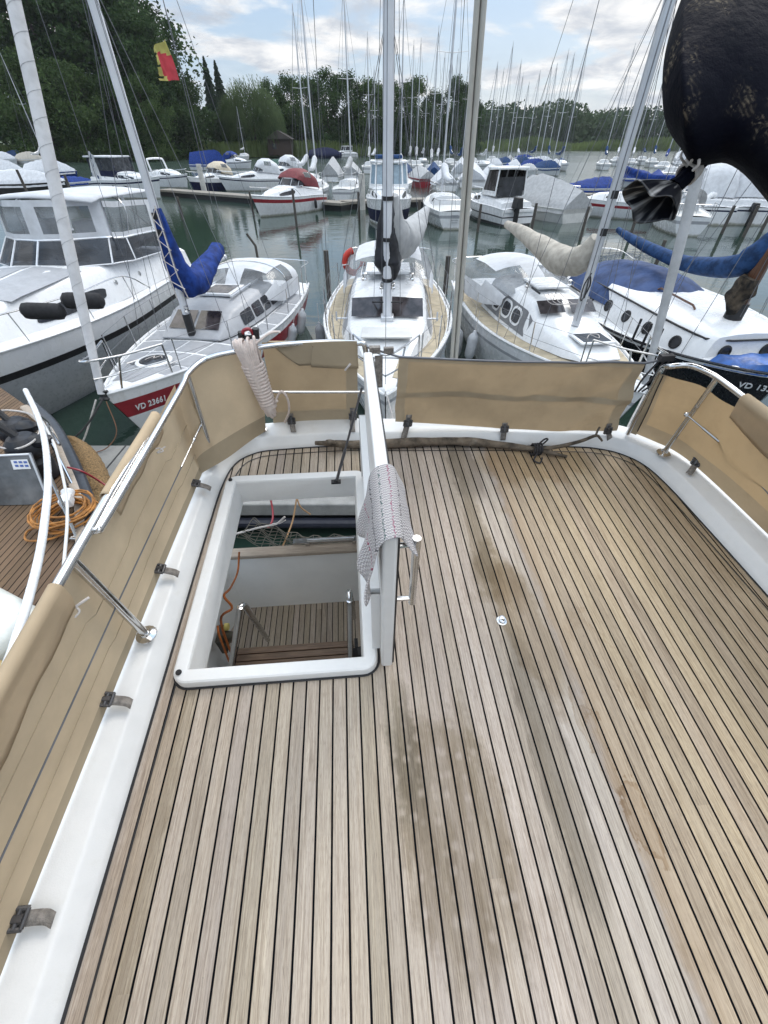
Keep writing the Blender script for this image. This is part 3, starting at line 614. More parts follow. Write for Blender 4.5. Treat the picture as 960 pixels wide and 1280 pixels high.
# rope coil hung over the corner of the rail
t0 = V((-.505, 1.955, .63)); t1 = V((-.455, 1.955, .265)); mb = MB(); random.seed(3)
axis = (t1 - t0); sd_ = V((1, .05, 0)); fw = V((0, -1, 0))
for i in range(11):
    a = -.042 + .0084 * i; dep = .012 + .016 * math.sin(math.pi * i / 10); dz = random.uniform(-.012, .012)
    L = [t0 + sd_ * a * 1.15 + fw * (dep) + V((0, 0, .01 + dz)), t0 + axis * .3 + sd_ * a * .85 + fw * (dep + .01), t0 + axis * .7 + sd_ * a * .7 + fw * (dep + .006), t1 + sd_ * a * .55 + fw * dep + V((0, 0, dz)),
         t1 + sd_ * a * .5 - fw * (dep * .4) + V((0, 0, dz)), t0 + axis * .5 + sd_ * a * .8 - fw * (dep + .012), t0 + sd_ * a * 1.1 - fw * (dep * .8 + .012) + V((0, 0, dz))]
    mb.tube(smooth(L, 5, True), .0062, 6, closed=True)
for i in range(5):
    c = t0 + axis * (.80 + .028 * i); mb.tube([c + sd_ * .038 * math.cos(k * .628) + fw * .032 * math.sin(k * .628) for k in range(10)], .0066, 6, closed=True)
for i in range(13):
    c = t0 + axis * (.27 + .048 * i); mb.tube([c + sd_ * (.051 - .0012 * i) * math.cos(k * .628) + fw * .036 * math.sin(k * .628) + V((0, 0, .007 * math.cos(k * .628))) for k in range(10)], .0084, 6, closed=True)
mb.tube(smooth([t0 + axis * .88 + sd_ * .03, t0 + axis * .8 + sd_ * .06 + fw * .02, DV(345, 500, 1.95), DV(352, 489, 1.94), DV(360, 500, 1.95), DV(361, 515, 1.97), DV(356, 528, 2.0)], 6), .0062, 6)
mb.tube(smooth([t0 + sd_ * .04, t0 + sd_ * .07 + V((0, .03, .01)), t0 + sd_ * .12 + V((0, .06, .03)), t0 + sd_ * .16 + V((0, .08, .022))], 6), .006, 6)
o = mb.build('rope_coil', pm('white_rope_red_fleck', (.64, .55, .50), .85, var=.06, vs=45, bump=.3, bs=260, dirt=(.50, .30, .28), dscale=55, damt=.35), None, sm=60); o.matrix_world = DECK
tag(o, 'white rope with red flecks coiled and hung on the left corner rail', 'rope')
mb = MB(); c = V((-.475, 2.0, .655)); mb.tube([c + V((-.05, 0, -.01)), c + V((-.045, 0, .02))], .016, 10).tube([c + V((.02, 0, -.01)), c + V((.025, 0, .035))], .016, 10).tube([c + V((-.05, 0, -.008)), c + V((.03, 0, -.002))], .010, 8)
o = mb.build('jaw_clamp', BLACK, None); o.matrix_world = DECK
q = MB().tube(smooth([c + V((-.045, 0, .0)), c + V((-.03, -.01, .03)), c + V((.0, -.01, .035)), c + V((.012, 0, .0))], 5), .008, 8).build('red_lashing', REDP, o)
tag(o, 'black jaw clamp with red lashing on top of the left corner rail', 'clamp')
# driftwood
BARK = pm('driftwood_bark', (.12, .095, .07), .9, var=.35, vs=14, bump=1.0, bs=30, dirt=(.28, .25, .21), dscale=8)
mb = MB(); pth = smooth([V((-.24, 1.945, .05)), V((-.13, 1.925, .055)), V((-.02, 1.945, .028)), V((.15, 1.935, .03)), V((.36, 1.93, .036)), V((.6, 1.915, .04)), V((.75, 1.895, .034)), V((.95, 1.85, .028)), V((1.09, 1.80, .026)), V((1.20, 1.755, .02))], 6)
rr = [(.010 + .018 * math.sin(math.pi * min(1, (i + 3) / len(pth)))) * (1 + .22 * noise.noise(p * 9)) for i, p in enumerate(pth)]; mb.tube(pth, rr, 10)
fk = smooth([V((.98, 1.83, .03)), V((1.12, 1.80, .055)), V((1.27, 1.80, .09)), V((1.36, 1.815, .115)), V((1.385, 1.80, .105)), V((1.40, 1.795, .09))], 6); mb.tube(fk, [.013 * (1 - i / len(fk) * .6) for i in range(len(fk))], 8)
mb.tube(smooth([V((1.36, 1.815, .115)), V((1.37, 1.83, .14)), V((1.38, 1.84, .155))], 4), .006, 7).tube(smooth([V((-.17, 1.93, .06)), V((-.15, 1.90, .085)), V((-.12, 1.885, .095))], 4), [.017] * 5 + [.014, .013, .012, .010], 8)
o = mb.build('driftwood_branch', BARK, None, sm=70); o.matrix_world = DECK
tag(o, 'long grey driftwood branch lying along the far edge of the deck', 'branch')
mb = MB(); c = V((1.035, 1.815, .035))
for k in range(4): mb.tube([c + V((.014 * k - .02, 0, 0)) + V((.004 * math.sin(a_ * .7), .033 * math.cos(a_ * .7), .033 * math.sin(a_ * .7))) for a_ in range(9)], .0055, 6, closed=True)
mb.tube(smooth([c + V((0, -.03, 0)), c + V((-.03, -.07, -.02)), c + V((0, -.09, -.028)), c + V((.02, -.06, -.015))], 5), .005, 6)
mb.tube(smooth([c + V((0, 0, .03)), c + V((.03, .0, .07)), c + V((.055, .01, .06)), c + V((.03, 0, .035))], 5), .005, 6)
o = mb.build('knotted_rope', CORDD, None); o.matrix_world = DECK; tag(o, 'black rope knotted round the fork of the driftwood branch', 'rope')
# net and lines in the gap behind the cockpit
NETM = pm('dark_net_cord', (.13, .12, .10), .9); mb = MB(); n, k = 16, 9
q00, q10, q01, q11 = DV(296, 672, 1.93), DV(446, 684, 1.93), DV(318, 648, 2.0), DV(440, 676, 2.0)
q10 = DV(440, 692, 1.90); q11 = DV(430, 668, 2.0)
P = [[(q00.lerp(q10, i / n)).lerp(q01.lerp(q11, i / n), j / k) - V((0, 0, .10 * math.sin(math.pi * i / n))) + V((0, .02 * math.sin(i * 1.7 + j), 0)) for j in range(k + 1)] for i in range(n + 1)]
for i in range(n + 1): mb.tube(P[i], .0032, 4, caps=False)
for j in range(k + 1): mb.tube([P[i][j] for i in range(n + 1)], .0032, 4, caps=False)
o = mb.build('hanging_net', NETM, None); o.matrix_world = DECK; tag(o, 'dark mesh net slung behind the cockpit, seen through the hatch', 'net')
o = MB().tube(smooth([DV(292, 668, 1.95), DV(322, 660, 1.96), DV(345, 655, 1.97), DV(356, 646, 1.98)], 6), .007, 6).tube([DV(340, 655, 1.97), DV(350, 654, 1.97), DV(357, 650, 1.97)], .0045, 6).build('white_line', ROPEW); o.matrix_world = DECK
tag(o, 'frayed white line stretched over the net under the hatch', 'rope')
o = MB().tube(smooth([DV(371, 622, 2.35), DV(366, 650, 2.2), DV(358, 672, 2.0), DV(349, 692, 1.86)], 6), .0065, 6).tube(smooth([DV(371, 622, 2.35), DV(376, 634, 2.3), DV(388, 643, 2.3)], 6), .006, 6).build('mooring_line', pm('tan_rope', (.32, .19, .09), .8)); o.matrix_world = DECK
tag(o, 'tan mooring line running from the dock down past the net', 'rope')
o = MB().tube(smooth([DV(338, 622, 2.35), DV(341, 640, 2.25), DV(340, 652, 2.15), DV(335, 660, 2.1)], 6), .0075, 6).build('red_line', REDP); o.matrix_world = DECK
tag(o, 'short dark red line hanging at the dock edge under the hatch', 'rope')

# ------------------------------------------------------------------ black bag hanging at top right
t = NT('black_scuffed_hide'); c = t.co(); sc = t.noise(c, 6, 7, .7, .6); x = t.xyz(c)
wv = t.n.new('ShaderNodeTexWave'); wv.inputs['Scale'].default_value = 28; wv.inputs['Distortion'].default_value = 5; wv.inputs['Detail'].default_value = 3
q = t.n.new('ShaderNodeMapping'); q.inputs['Rotation'].default_value = (.3, .8, .5); t.l.new(c, q.inputs[0]); t.l.new(q.outputs[0], wv.inputs[0])
big = t.ss(t.noise(c, 5.2, 4, .55), .50, .60); scuff = t.M('MULTIPLY', big, t.M('MULTIPLY', t.ss(wv.outputs[1], .3, .9, .25, 1), t.ss(t.noise(c, 34, 5, .7, 1.5), .45, .62)))
t.put(t.b.inputs['Base Color'], t.mix(t.M('MULTIPLY', scuff, .75), t.mix(t.ss(sc, .4, .7), (.003, .0035, .008), (.007, .008, .012)), (.17, .14, .10)))
t.put(t.b.inputs['Roughness'], t.ss(sc, .3, .7, .65, .8)); t.b.inputs['Specular IOR Level'].default_value = .05; t.bump(t.M('ADD', sc, t.noise(c, 18, 5, .6)), .35, .02); HIDE = t.mat
dep = 1.35
def CAMP(px, py, d=dep): r = ray(px, py); return CAM + r * d
right, upc, fwd = V((1, 0, 0)), V((0, sP, cP)), V((0, cP, -sP))
cols = [(827.5, 112, 114), (829, 82, 138), (833, 56, 158), (841, 26, 174), (852, -5, 190), (860, -22, 204), (872, -45, 211), (890, -68, 209), (908, -85, 208), (930, -100, 221), (955, -110, 248), (985, -112, 285), (1020, -105, 318), (1060, -80, 345), (1100, -30, 350), (1130, 60, 320), (1145, 150, 250)]
cols = [(V(a)) for a in cols]; cols = smooth(cols, 3); rows = []
for cx, y0, y1 in cols:
    cy, ry = (y0 + y1) / 2, (y1 - y0) / 2; row = []
    for j in range(36):
        a = 2 * math.pi * j / 36; p = CAMP(cx, cy + ry * math.sin(a), dep + min(ry, 105) * dep / FPX * .75 * math.cos(a))
        lump = noise.noise(p * 6) * .006 + noise.noise(p * 14) * .003; row.append(p + (fwd * math.cos(a) - upc * math.sin(a)) * (lump - .006) * (min(1, ry / 40)))
    rows.append(row)
base = CAMP(960, 110)
bag = thing('black_bag', 'big scuffed black bag hanging at upper right, its flared end tied off', 'bag', loc=base)
def bpiece(mb, name, mat, par=None, **k): mb.v = [tuple(V(p) - base) for p in mb.v]; return mb.build(name, mat, par or bag, **k)
mb = MB().grid(rows, cv=True); mb.poly(rows[-1]); bpiece(mb, 'body', HIDE, sm=85)
inv = DECK.inverted(); e0_ = CAMP(1120, 170, 1.40); e1_ = V((1.1, -2.0, 5.0)); ft = DECK @ (inv @ e1_ * 1.0); ft = V((1.1, -2.0, 2.3))
MB().tube([inv @ CAMP(1000, 130, 1.38), inv @ e0_, inv @ e1_], .05, 12).build('mizzen_boom', ALU, own); MB().tube([inv @ ft, inv @ V((1.1, -2.05, 11))], .075, 12).build('mizzen_mast', ALU, own)
neck = [(869, 204, 14), (864, 212, 10.5), (858, 220, 9), (848, 230, 8.5), (840, 236, 10)]
rows = []
for i, (cx, cy, rp) in enumerate(neck):
    axis = (V((-.66, -.75, 0)) if i else V((-.6, -.8, 0))); perp = right * .75 - upc * -.66 * -1
    pr = (right * .72 - upc * .69).normalized(); R_ = rp * dep / FPX
    rows.append([CAMP(cx, cy) + (pr * math.cos(2 * math.pi * j / 24) + fwd * math.sin(2 * math.pi * j / 24)) * R_ * (1 + .12 * math.sin(j * 2.1)) for j in range(24)])
bpiece(MB().grid(rows, cv=True), 'neck', HIDE, sm=85)
t = NT('black_skirt_painted_glints'); c = t.co('UV'); x = t.xyz(c)
t.put(t.b.inputs['Base Color'], t.mix(t.ss(t.noise(t.vec(t.M('MULTIPLY', x[0], 17), t.M('MULTIPLY', x[1], .9)), 1, 2, .5), .50, .72), (.006, .007, .011), (.42, .41, .40))); t.b.inputs['Roughness'].default_value = .32; SKIRT = t.mat  # pale streaks are sky glints painted into the black
e0 = [(-1, V((781, 247, 0))), (1, V((838, 283, 0)))]; rows = []
for i in range(13):
    f = i / 12; row = []
    cx, cy = 841 + (808 - 841) * f, 234 + (258 - 234) * f; hw = (9 + 27 * f ** .75) * dep / FPX
    ax = (right * .62 - upc * -.0 + right * .0); pr = (right * .86 - upc * .52).normalized(); al = (right * -.70 - upc * .72).normalized()
    for j in range(48):
        a = 2 * math.pi * j / 48; fold = 1 + f * (.17 * math.sin(a * 5 + 1) + .07 * math.sin(a * 9)); p = CAMP(cx, cy) + pr * math.cos(a) * hw * (.92 + .08 * fold) + fwd * math.sin(a) * hw * .55 * fold
        p += al * f * .008 * math.sin(a * 4 + 2) - al * (.02 * f * abs(math.cos(a)) ** 2); row.append(p)
    rows.append(row)
o = bpiece(MB().grid(rows, cv=True), 'flared_end', SKIRT, sm=85); o.modifiers.new('t', 'SOLIDIFY').thickness = .003
uvl = o.data.uv_layers.new(name='UVMap')
for po in o.data.polygons:
    js = [o.data.loops[l].vertex_index for l in po.loop_indices]; wrap = any(q % 48 > 40 for q in js)
    for l, q in zip(po.loop_indices, js): uvl.data[l].uv = (((q % 48) + (48 if wrap and q % 48 < 8 else 0)) / 48, (q // 48) / 12)
mb = MB(); pr = (right * .72 - upc * .69).normalized()
for k in range(4):
    c = CAMP(865 - 2.2 * k, 210.5 + 2.4 * k); mb.tube([c + (pr * math.cos(2 * math.pi * j / 16) + fwd * math.sin(2 * math.pi * j / 16)) * .032 for j in range(16)], .005, 6, closed=True)
mb.tube(smooth([CAMP(862, 205, 1.3), CAMP(868, 196, 1.27), CAMP(873, 196, 1.27), CAMP(873, 206, 1.28), CAMP(866, 213, 1.3)], 5), .0045, 6)
mb.tube(smooth([CAMP(859, 208, 1.33), CAMP(851, 196, 1.31), CAMP(855, 186, 1.32), CAMP(856, 176, 1.32)], 5), .0035, 6)
bpiece(mb, 'pale_lashing', ROPEW)
# aluminium pole with a groove on the dock side
pb, pt = V((.62, 3.75, .3)), None
a = WY(568, 440, 4.25); b_ = WY(601, 0, 4.05); dirn = (b_ - a).normalized(); foot = a + dirn * ((.5 - a.z) / dirn.z); tip = a + dirn * 7
pole = thing('grooved_pole', 'slim aluminium pole with twin tubes rising behind the gate cloth', 'pole', loc=foot)
sx_ = V((1, 0, 0)); POLEM = pm('warm_grey_alloy', (.56, .54, .49), .45, .3, var=.06, vs=3)
for k in (-1, 1): MB().tube([sx_ * .022 * k, tip - foot + sx_ * .022 * k], .019, 10).build('tube', POLEM, pole)
MB().tube([V((0, .012, 0)), tip - foot + V((0, .012, 0))], .014, 6).build('groove', pm('grey_groove', (.14, .135, .125), .6), pole)
MB().lathe([(.0001, .04), (.06, .04), (.10, .012), (.10, 0)], (0, 0, 0), 14).build('foot_plate', ALU, pole)

# ------------------------------------------------------------------ dock in front and the yacht alongside on the left
dock = thing('concrete_dock', 'grey concrete dock across the bows, right behind the own yacht', 'dock', loc=(0, 3.98, 0))
MB().box((-.5, .70, .40), (17, 1.40, .20)).build('dock_slab', CONC, dock, bev=.02)
MB().box((-.5, .72, .05), (17, 1.30, .60)).build('dock_float', BLACK, dock)
MB().tube([(-9, -.05, .22), (8, -.05, .22)], .07, 10).build('rubber_edge', pm('blue_grey_rubber', (.012, .014, .026), .5), dock)
for i in range(9): MB().box((-8 + i * 2.0, .72, .5012), (.025, 1.36, .004)).build('joint', BLACK, dock)
ny = thing('teak_decked_yacht', 'yacht alongside on the left with brown teak deck and white tube rail', 'boat', loc=(-3.3, 2.4, 1.3))
def nl(p): return V(p) - V((-3.3, 2.4, 1.3))
ol = [W(-260, 900, 1.3), W(-330, 620, 1.3), W(-60, 470, 1.3), W(30, 505, 1.3), W(62, 537, 1.3), W(80, 575, 1.3), W(99, 622, 1.3), W(106, 660, 1.3), W(104, 720, 1.3), W(96, 800, 1.3), W(60, 1000, 1.3)]
q = smooth([nl(p) for p in ol], 4, True)
MB().poly(q).build('deck', TEAKN, ny, sm=0)
m = MB(); m.grid([[p + V((0, 0, -.004)), p * 1.02 + V((0, 0, -.05)), V((p.x * .98 - .06, p.y * .97, -1.4))] for p in q], cu=True); m.build('hull', pm('dark_navy_gelcoat', (.014, .016, .024), .25), ny)
ed = smooth([nl(W(40, 505, 1.32)), nl(W(66, 530, 1.32)), nl(W(84, 562, 1.32)), nl(W(102, 603, 1.32)), nl(W(112, 640, 1.32)), nl(W(110, 720, 1.32))], 6)
MB().tube(ed, .06, 8, flat=.7).build('rubbing_strake', pm('dark_blue_rubber', (.03, .034, .042), .35), ny)
MB().tube(smooth([nl(W(30, 508, 1.34)), nl(W(62, 537, 1.34)), nl(W(80, 577, 1.34)), nl(W(98, 622, 1.34)), nl(W(102, 680, 1.34))], 6), .05, 8, flat=.35).build('teak_toe_rail', CAPW, ny)
tb = smooth([nl(W(32, 488, 1.95)), nl(W(47, 520, 1.95)), nl(W(56, 552, 1.95)), nl(W(60, 600, 1.95)), nl(W(56, 650, 1.94)), nl(W(49, 695, 1.93)), nl(W(38, 740, 1.92)), nl(W(25, 783, 1.92)), nl(W(5, 840, 1.9)), nl(W(-60, 960, 1.9))], 6)
MB().tube(tb, .026, 12).build('white_tube_rail', pm('white_powder_coat', (.76, .78, .8), .25), ny)
tb = smooth([nl(W(46, 515, 1.75)), nl(W(60, 540, 1.75)), nl(W(70, 562, 1.72)), nl(W(82, 613, 1.7)), nl(W(84, 650, 1.68)), nl(W(81, 692, 1.66)), nl(W(76, 740, 1.64))], 6)
MB().tube(tb, .012, 8).build('white_tube_rail', DWHITE, ny)
MB().tube([nl(W(40, 505, 1.95)), nl(W(91, 607, 1.33))], .014, 8).build('rail_strut', STEEL, ny)
MB().tube([nl(W(58, 585, 1.9)), nl(W(96, 672, 1.33))], .014, 8).build('rail_strut', STEEL, ny)
for px, py in ((90, 606), (96, 672)): MB().box(nl(W(px, py, 1.33)), (.10, .06, .03)).build('strut_foot', STEEL, ny, bev=.006)
MB().tube(smooth([nl(W(48, 520, 1.9)), nl(W(58, 528, 1.6)), nl(W(64, 540, 1.5)), nl(W(74, 556, 1.45))], 4), .02, 6).build('stern_fitting', STEEL, ny)
g = [nl(W(-220, 580, 1.75)), nl(W(37, 568, 1.75)), nl(W(62, 630, 1.31)), nl(W(-300, 640, 1.31))]
pn = MB().prism(g, (0, .03, .0)).build('smoked_side_panel', pm('smoked_acrylic', (.13, .135, .14), .08, var=.35, vs=2), ny)
MB().tube([g[0], g[1]], .012, 8).tube([g[1], g[2]], .010, 8).build('panel_edge', ALU, ny)
def onp(px, py, o_=.012):
    r_ = ray(px, py); nn = (g[1] - g[0]).cross(g[2] - g[1]).normalized(); gw = g[0] + V((-3.3, 2.4, 1.3)); P = CAM + r_ * ((gw - CAM).dot(nn) / r_.dot(nn)); return nl(P - r_.normalized() * o_)
st = MB().poly([onp(13, 575), onp(34, 574), onp(39, 586), onp(17, 587)]).build('white_label', WHITE, ny)
m = MB()
for i in range(3):
    for j in range(2): x0, y0 = 16.5 + 6.2 * i + j * 1.8, 576.5 + 4.6 * j; m.poly([onp(x0, y0, .018), onp(x0 + 4.2, y0 - .2, .018), onp(x0 + 5.2, y0 + 2.4, .018), onp(x0 + 1, y0 + 2.6, .018)])
m.build('blue_print', pm('blue_ink', (.08, .14, .4), .5), st)
c = nl(W(-38, 800, 1.60)); MB().box(c, (.95, .62, .50), rad(-24)).build('cockpit_seat', pm('cream_gelcoat', (.66, .68, .64), .35), ny, bev=.09)
c = nl(W(-10, 838, 1.72)); MB().tube([c + V((-.4, .12, 0)), c + V((.22, -.06, 0))], .06, 12).build('tan_cushion', pm('tan_vinyl', (.5, .36, .15), .5), ny)
# deck gear of that yacht
WIN = pm('black_vinyl_hood', (.010, .011, .016), .45, var=.3, bump=.4, bs=20)
GW = 'hooded winches on the yacht alongside'
for i, (px, py, s_, lab) in enumerate(((14, 528, 1.0, 'black hooded winch on the yacht alongside, the upper one behind'), (25, 548, 1.08, 'black hooded winch on the yacht alongside, the one beside the smoked panel'))):
    p = W(px, py, 1.78); wi = thing('hooded_winch', lab, 'winch', loc=p - V((0, 0, .46)), rz=.3 * i, group=GW)
    MB().lathe([(.15, 0), (.15, .2), (.12, .24), (.12, .30)], (0, 0, 0), 14).build('drum', BLACK, wi)
    MB().lathe([(.14, .27), (.17, .31), (.18, .36), (.16, .43), (.11, .48), (.0001, .50)], (0, 0, 0), 16).ball((.15, -.03, .42), (.14, .09, .07), 10).build('hood', WIN, wi)
    MB().tube([(0, 0, .45), (-.14, .05, .62), (-.17, .06, .70)], .035, 8).build('handle', BLACK, wi)
o = thing('white_cable', 'thin white cable looped round the hooded winches on the left yacht', 'cable', loc=W(13, 538, 1.8))
MB().tube(smooth([p - o.location for p in (W(-25, 516, 1.85), W(10, 513, 1.85), W(36, 517, 1.85), W(48, 528, 1.82), W(49, 541, 1.8), W(40, 553, 1.78), W(20, 561, 1.75), W(-5, 558, 1.75), W(-30, 548, 1.75))], 6), .010, 6).build('loop', ROPEW, o)
# orange shore-power coil with its white plug
p = W(86, 648, 1.33); co = thing('orange_rope_coil', 'coil of orange cable on the teak deck of the left yacht', 'rope', loc=p); m = MB(); random.seed(5)
for i in range(13):
    rr = .15 + .10 * random.random(); z = .006 + .012 * i; ox, oy = random.uniform(-.03, .03), random.uniform(-.03, .03)
    m.tube([V((ox + rr * math.cos(k * .35) * 1.05, oy + rr * math.sin(k * .35), z + .012 * math.sin(k * 1.1 + i))) for k in range(18)], .0095, 6, closed=True)
m.tube(smooth([(-.16, -.1, .01), (-.27, -.18, .01), (-.2, -.30, .01), (0, -.28, .01), (.1, -.2, .01)], 6), .0095, 6); m.build('coil', pm('orange_yellow_cable', (.40, .17, .035), .55, var=.25, vs=12), co)
m = MB().box((.02, .07, .16), (.10, .12, .09), .4).lathe([(.045, 0), (.06, .08), (.03, .1), (.0001, .1)], (.0, .12, .15), 12, (-.3, .8, .3)); o = m.build('plug', WHITE, None, bev=.012); o.location = p; tag(o, 'white shore power plug lying on the orange coil', 'plug')
# coir fender
FEN = pm('coir_rope', (.24, .15, .065), .95, var=.35, vs=60, bump=1.0, bs=120)
q = smooth([W(86, 556, 1.0), W(103, 570, 1.0), W(117, 598, 1.0), W(126, 640, .95), W(124, 690, .9)], 8); f0 = q[0].copy(); m = MB(); m.tube([p - f0 for p in q], [.13 + .03 * math.sin(math.pi * i / len(q)) + .008 * (i % 2) for i in range(len(q))], 16)
o = m.build('coir_fender', FEN, None, sm=80); o.location = f0; tag(o, 'long brown coir rope fender between the left yacht and the dock', 'fender')
m = MB(); 
for i in range(2, len(q) - 1): m.tube([q[i] - f0 + V((.15 * math.cos(a_ * .63), .0, .15 * math.sin(a_ * .63))) for a_ in range(10)], .012, 5, closed=True)
m.build('binding', FEN, o)
q = smooth([W(84, 584, 1.42), W(102, 589, 1.36), W(122, 600, 1.2), W(138, 611, 1.1)], 5); o = MB().tube([p - q[0] for p in q], .011, 6).build('red_mooring_line', REDP); o.location = q[0]; tag(o, 'red mooring line crossing the coir fender', 'rope')
# ------------------------------------------------------------------ boat building kit (bow at y=0 pointing to -y, water at z=0)
class Hull:
    def __init__(s, L, B, zb, zm, zs, stern=.75, tm=.55, rake=.7, wl=.75, srake=.0, pw=.85):
        s.L, s.B, s.zb, s.zm, s.zs, s.stern, s.tm, s.rake, s.wl, s.srake, s.pw = L, B, zb, zm, zs, stern, tm, rake, wl, srake, pw; s.tuck = .45 if stern < .8 else .05
    def hb(s, t):
        if t < s.tm: return s.B / 2 * max(.006, math.sin(math.pi / 2 * t / s.tm) ** s.pw)
        return s.B / 2 * (1 - (1 - s.stern) * ((t - s.tm) / (1 - s.tm)) ** 2)
    def sh(s, t):
        return s.zm + (s.zb - s.zm) * (1 - t / .65) ** 2 if t < .65 else s.zm + (s.zs - s.zm) * ((t - .65) / .35) ** 2
    def p(s, t, q, side, out=0.0):
        w = s.wl * (.35 + .65 * min(1, t / .5)) * (1 - (s.tuck * t ** 5 if q > .3 else s.tuck * t ** 5 * q / .3)); x = s.hb(t) * (1 - (1 - w) * q ** 1.7) + out
        return V((side * x, t * s.L + s.rake * q * (1 - t) ** 3 - s.srake * q * t ** 8, s.sh(t) * (1 - q) - .3 * q))
    def deckz(s, t, f): return s.sh(t) - .02 + .07 * s.B / 2.5 * (1 - f * f)
    def d(s, t, f, up=0.0): return V((f * s.hb(t), t * s.L, s.deckz(t, f) + up))
    def at(s, x, y, up=0.0):
        t = max(.001, y / s.L); return V((x, y, s.deckz(t, max(-1, min(1, x / s.hb(t)))) + up))
def hull(par, H, mats, qs, deck, n=28):
    ts = [(i / n) ** 1.25 for i in range(n + 1)]; m = MB(); k = len(qs) - 1
    for side in (-1, 1): m.grid([[H.p(t, q, side) for q in [z[0] for z in qs]] for t in ts], mf=lambda i, j: qs[j][1])
    for j in range(k): m.poly([H.p(1, qs[j][0], -1), H.p(1, qs[j][0], 1), H.p(1, qs[j + 1][0], 1), H.p(1, qs[j + 1][0], -1)], qs[j][1])
    mats = [HULLW if q is WHITE else q for q in mats]; h = m.build('hull', mats, par, sm=40)
    MB().grid([[H.d(t, -1 + 2 * j / 10) for j in range(11)] for t in ts]).build('deck', deck, par, sm=60)
    MB().tube([H.p(t, 0, -1) for t in reversed(ts)] + [H.p(t, 0, 1) for t in ts], .025, 6).build('toe_rail', mats[0], par)
    return h
def loftbox(st, m=None, mi=0, cap=True):
    """stations (y, half width bottom, half width top, z bottom, z top): rounded-top trunk"""
    m = m or MB(); rows = []
    for y, wb, wt, z0, z1 in st:
        h = z1 - z0; rows.append([V(a) for a in ((-wb, y, z0), (-wt - (wb - wt) * .12, y, z0 + h * .84), (-wt * .93, y, z0 + h * .97), (-wt * .5, y, z1 + h * .06), (0, y, z1 + h * .09), (wt * .5, y, z1 + h * .06), (wt * .93, y, z0 + h * .97), (wt + (wb - wt) * .12, y, z0 + h * .84), (wb, y, z0))])
    m.grid(rows, mi)
    if cap: m.poly(rows[-1], mi); m.poly(rows[0], mi)
    return m
def sidept(st, side, y, f, out=.008):
    for a, b in zip(st, st[1:]):
        if a[0] <= y <= b[0]:
            k = (y - a[0]) / max(1e-6, b[0] - a[0]); wb, wt, z0, z1 = [a[i] + (b[i] - a[i]) * k for i in (1, 2, 3, 4)]
            g = f / .84; wte = wt + (wb - wt) * .12
            return V((side * (wb + (wte - wb) * g + out), y, z0 + (z1 - z0) * f))
    return V((0, y, 0))
def sidewin(st, side, y0, y1, f0, f1, slant=0.0, n=6, r=.25, out=.010):
    P = []
    for cx, cy, a0 in ((1 - r, 1 - r, 0), (r, 1 - r, 90), (r, r, 180), (1 - r, r, 270)):
        for i in range(n + 1):
            a = rad(a0 + 90 * i / n); P.append((cx + r * math.cos(a), cy + r * math.sin(a)))
    return [sidept(st, side, y0 + (y1 - y0) * u + slant * v, f0 + (f1 - f0) * v, out) for u, v in P]
def wire(name, par, a, b, r=.0042, mat=None): return MB().tube([a, b], r, 5, caps=False).build(name, mat or WIRE, par)
def rig(par, H, my, mz, hgt, sprd=(.55,), rm=.065, mat=None, boom=None, bow=True, back=True, stays=True, wr_=.0045, rake=.02, hal=4, fore=None):
    mat = mat or ALU; top = V((0, my + rake * hgt, mz + hgt)); foot = V((0, my, mz)); at = lambda f: foot.lerp(top, f)
    n = 8; m = MB().tube([at(i / n) for i in range(n + 1)], [rm * (1 if i < 6 else 1 - .18 * (i - 5)) for i in range(n + 1)], 12, flat=1.3); mast = m.build('mast', mat, par)
    t = min(.98, (my + .25) / H.L)
    for f in sprd:
        w = H.B * .33; c = at(f); sp = MB().tube([c + V((-w, .12, .05)), c, c + V((w, .12, .05))], [.012, .022, .012], 6).build('spreader', mat, mast)
    if stays:
        for s in (-1, 1):
            prev = H.d(t, s * .95, .02)
            for f in list(sprd): q = at(f) + V((s * H.B * .33, .12, .05)); wire('shroud', par, prev, q, wr_); prev = q
            wire('shroud', par, prev, at(.97), wr_)
            wire('lower_shroud', par, H.d(min(.98, t + .05), s * .93, .02), at(sprd[0] * .97), wr_); wire('lower_shroud', par, H.d(max(.05, t - .07), s * .93, .02), at(sprd[0] * .97), wr_)
        if back: wire('backstay', par, top, H.d(.995, .0, .05), wr_)
    if fore is None: wire('forestay', par, H.d(.015, 0, .05), at(.95), wr_)
    for k in range(hal): wire('halyard', par, foot + V(((.10 + .14 * (k // 2)) * (-1) ** k, -.03 - .12 * k, .5 - .3 * (k // 2))), at(.96 - .3 * (k // 2)) + V((.03, -.03, 0)), wr_ * .9)
    return mast, at
def winch(par, p, s=1.0): return MB().lathe([(.06 * s, 0), (.065 * s, .03 * s), (.042 * s, .05 * s), (.04 * s, .10 * s), (.055 * s, .13 * s), (.04 * s, .14 * s), (.0001, .14 * s)], p, 12).build('winch', STEEL, par)
def stanchions(par, H, ts, side, h=.55, lines=(1, .5), r=.012):
    tops = []
    for t in ts:
        b = H.d(t, side * .97); tp = b + V((side * .02, 0, h)); MB().tube([b, tp], r, 6).build('stanchion', STEEL, par); tops.append((b, tp))
    for f in lines:
        MB().tube([b.lerp(tp, f) for b, tp in tops], .0035, 5, caps=False).build('lifeline', WIRE, par)
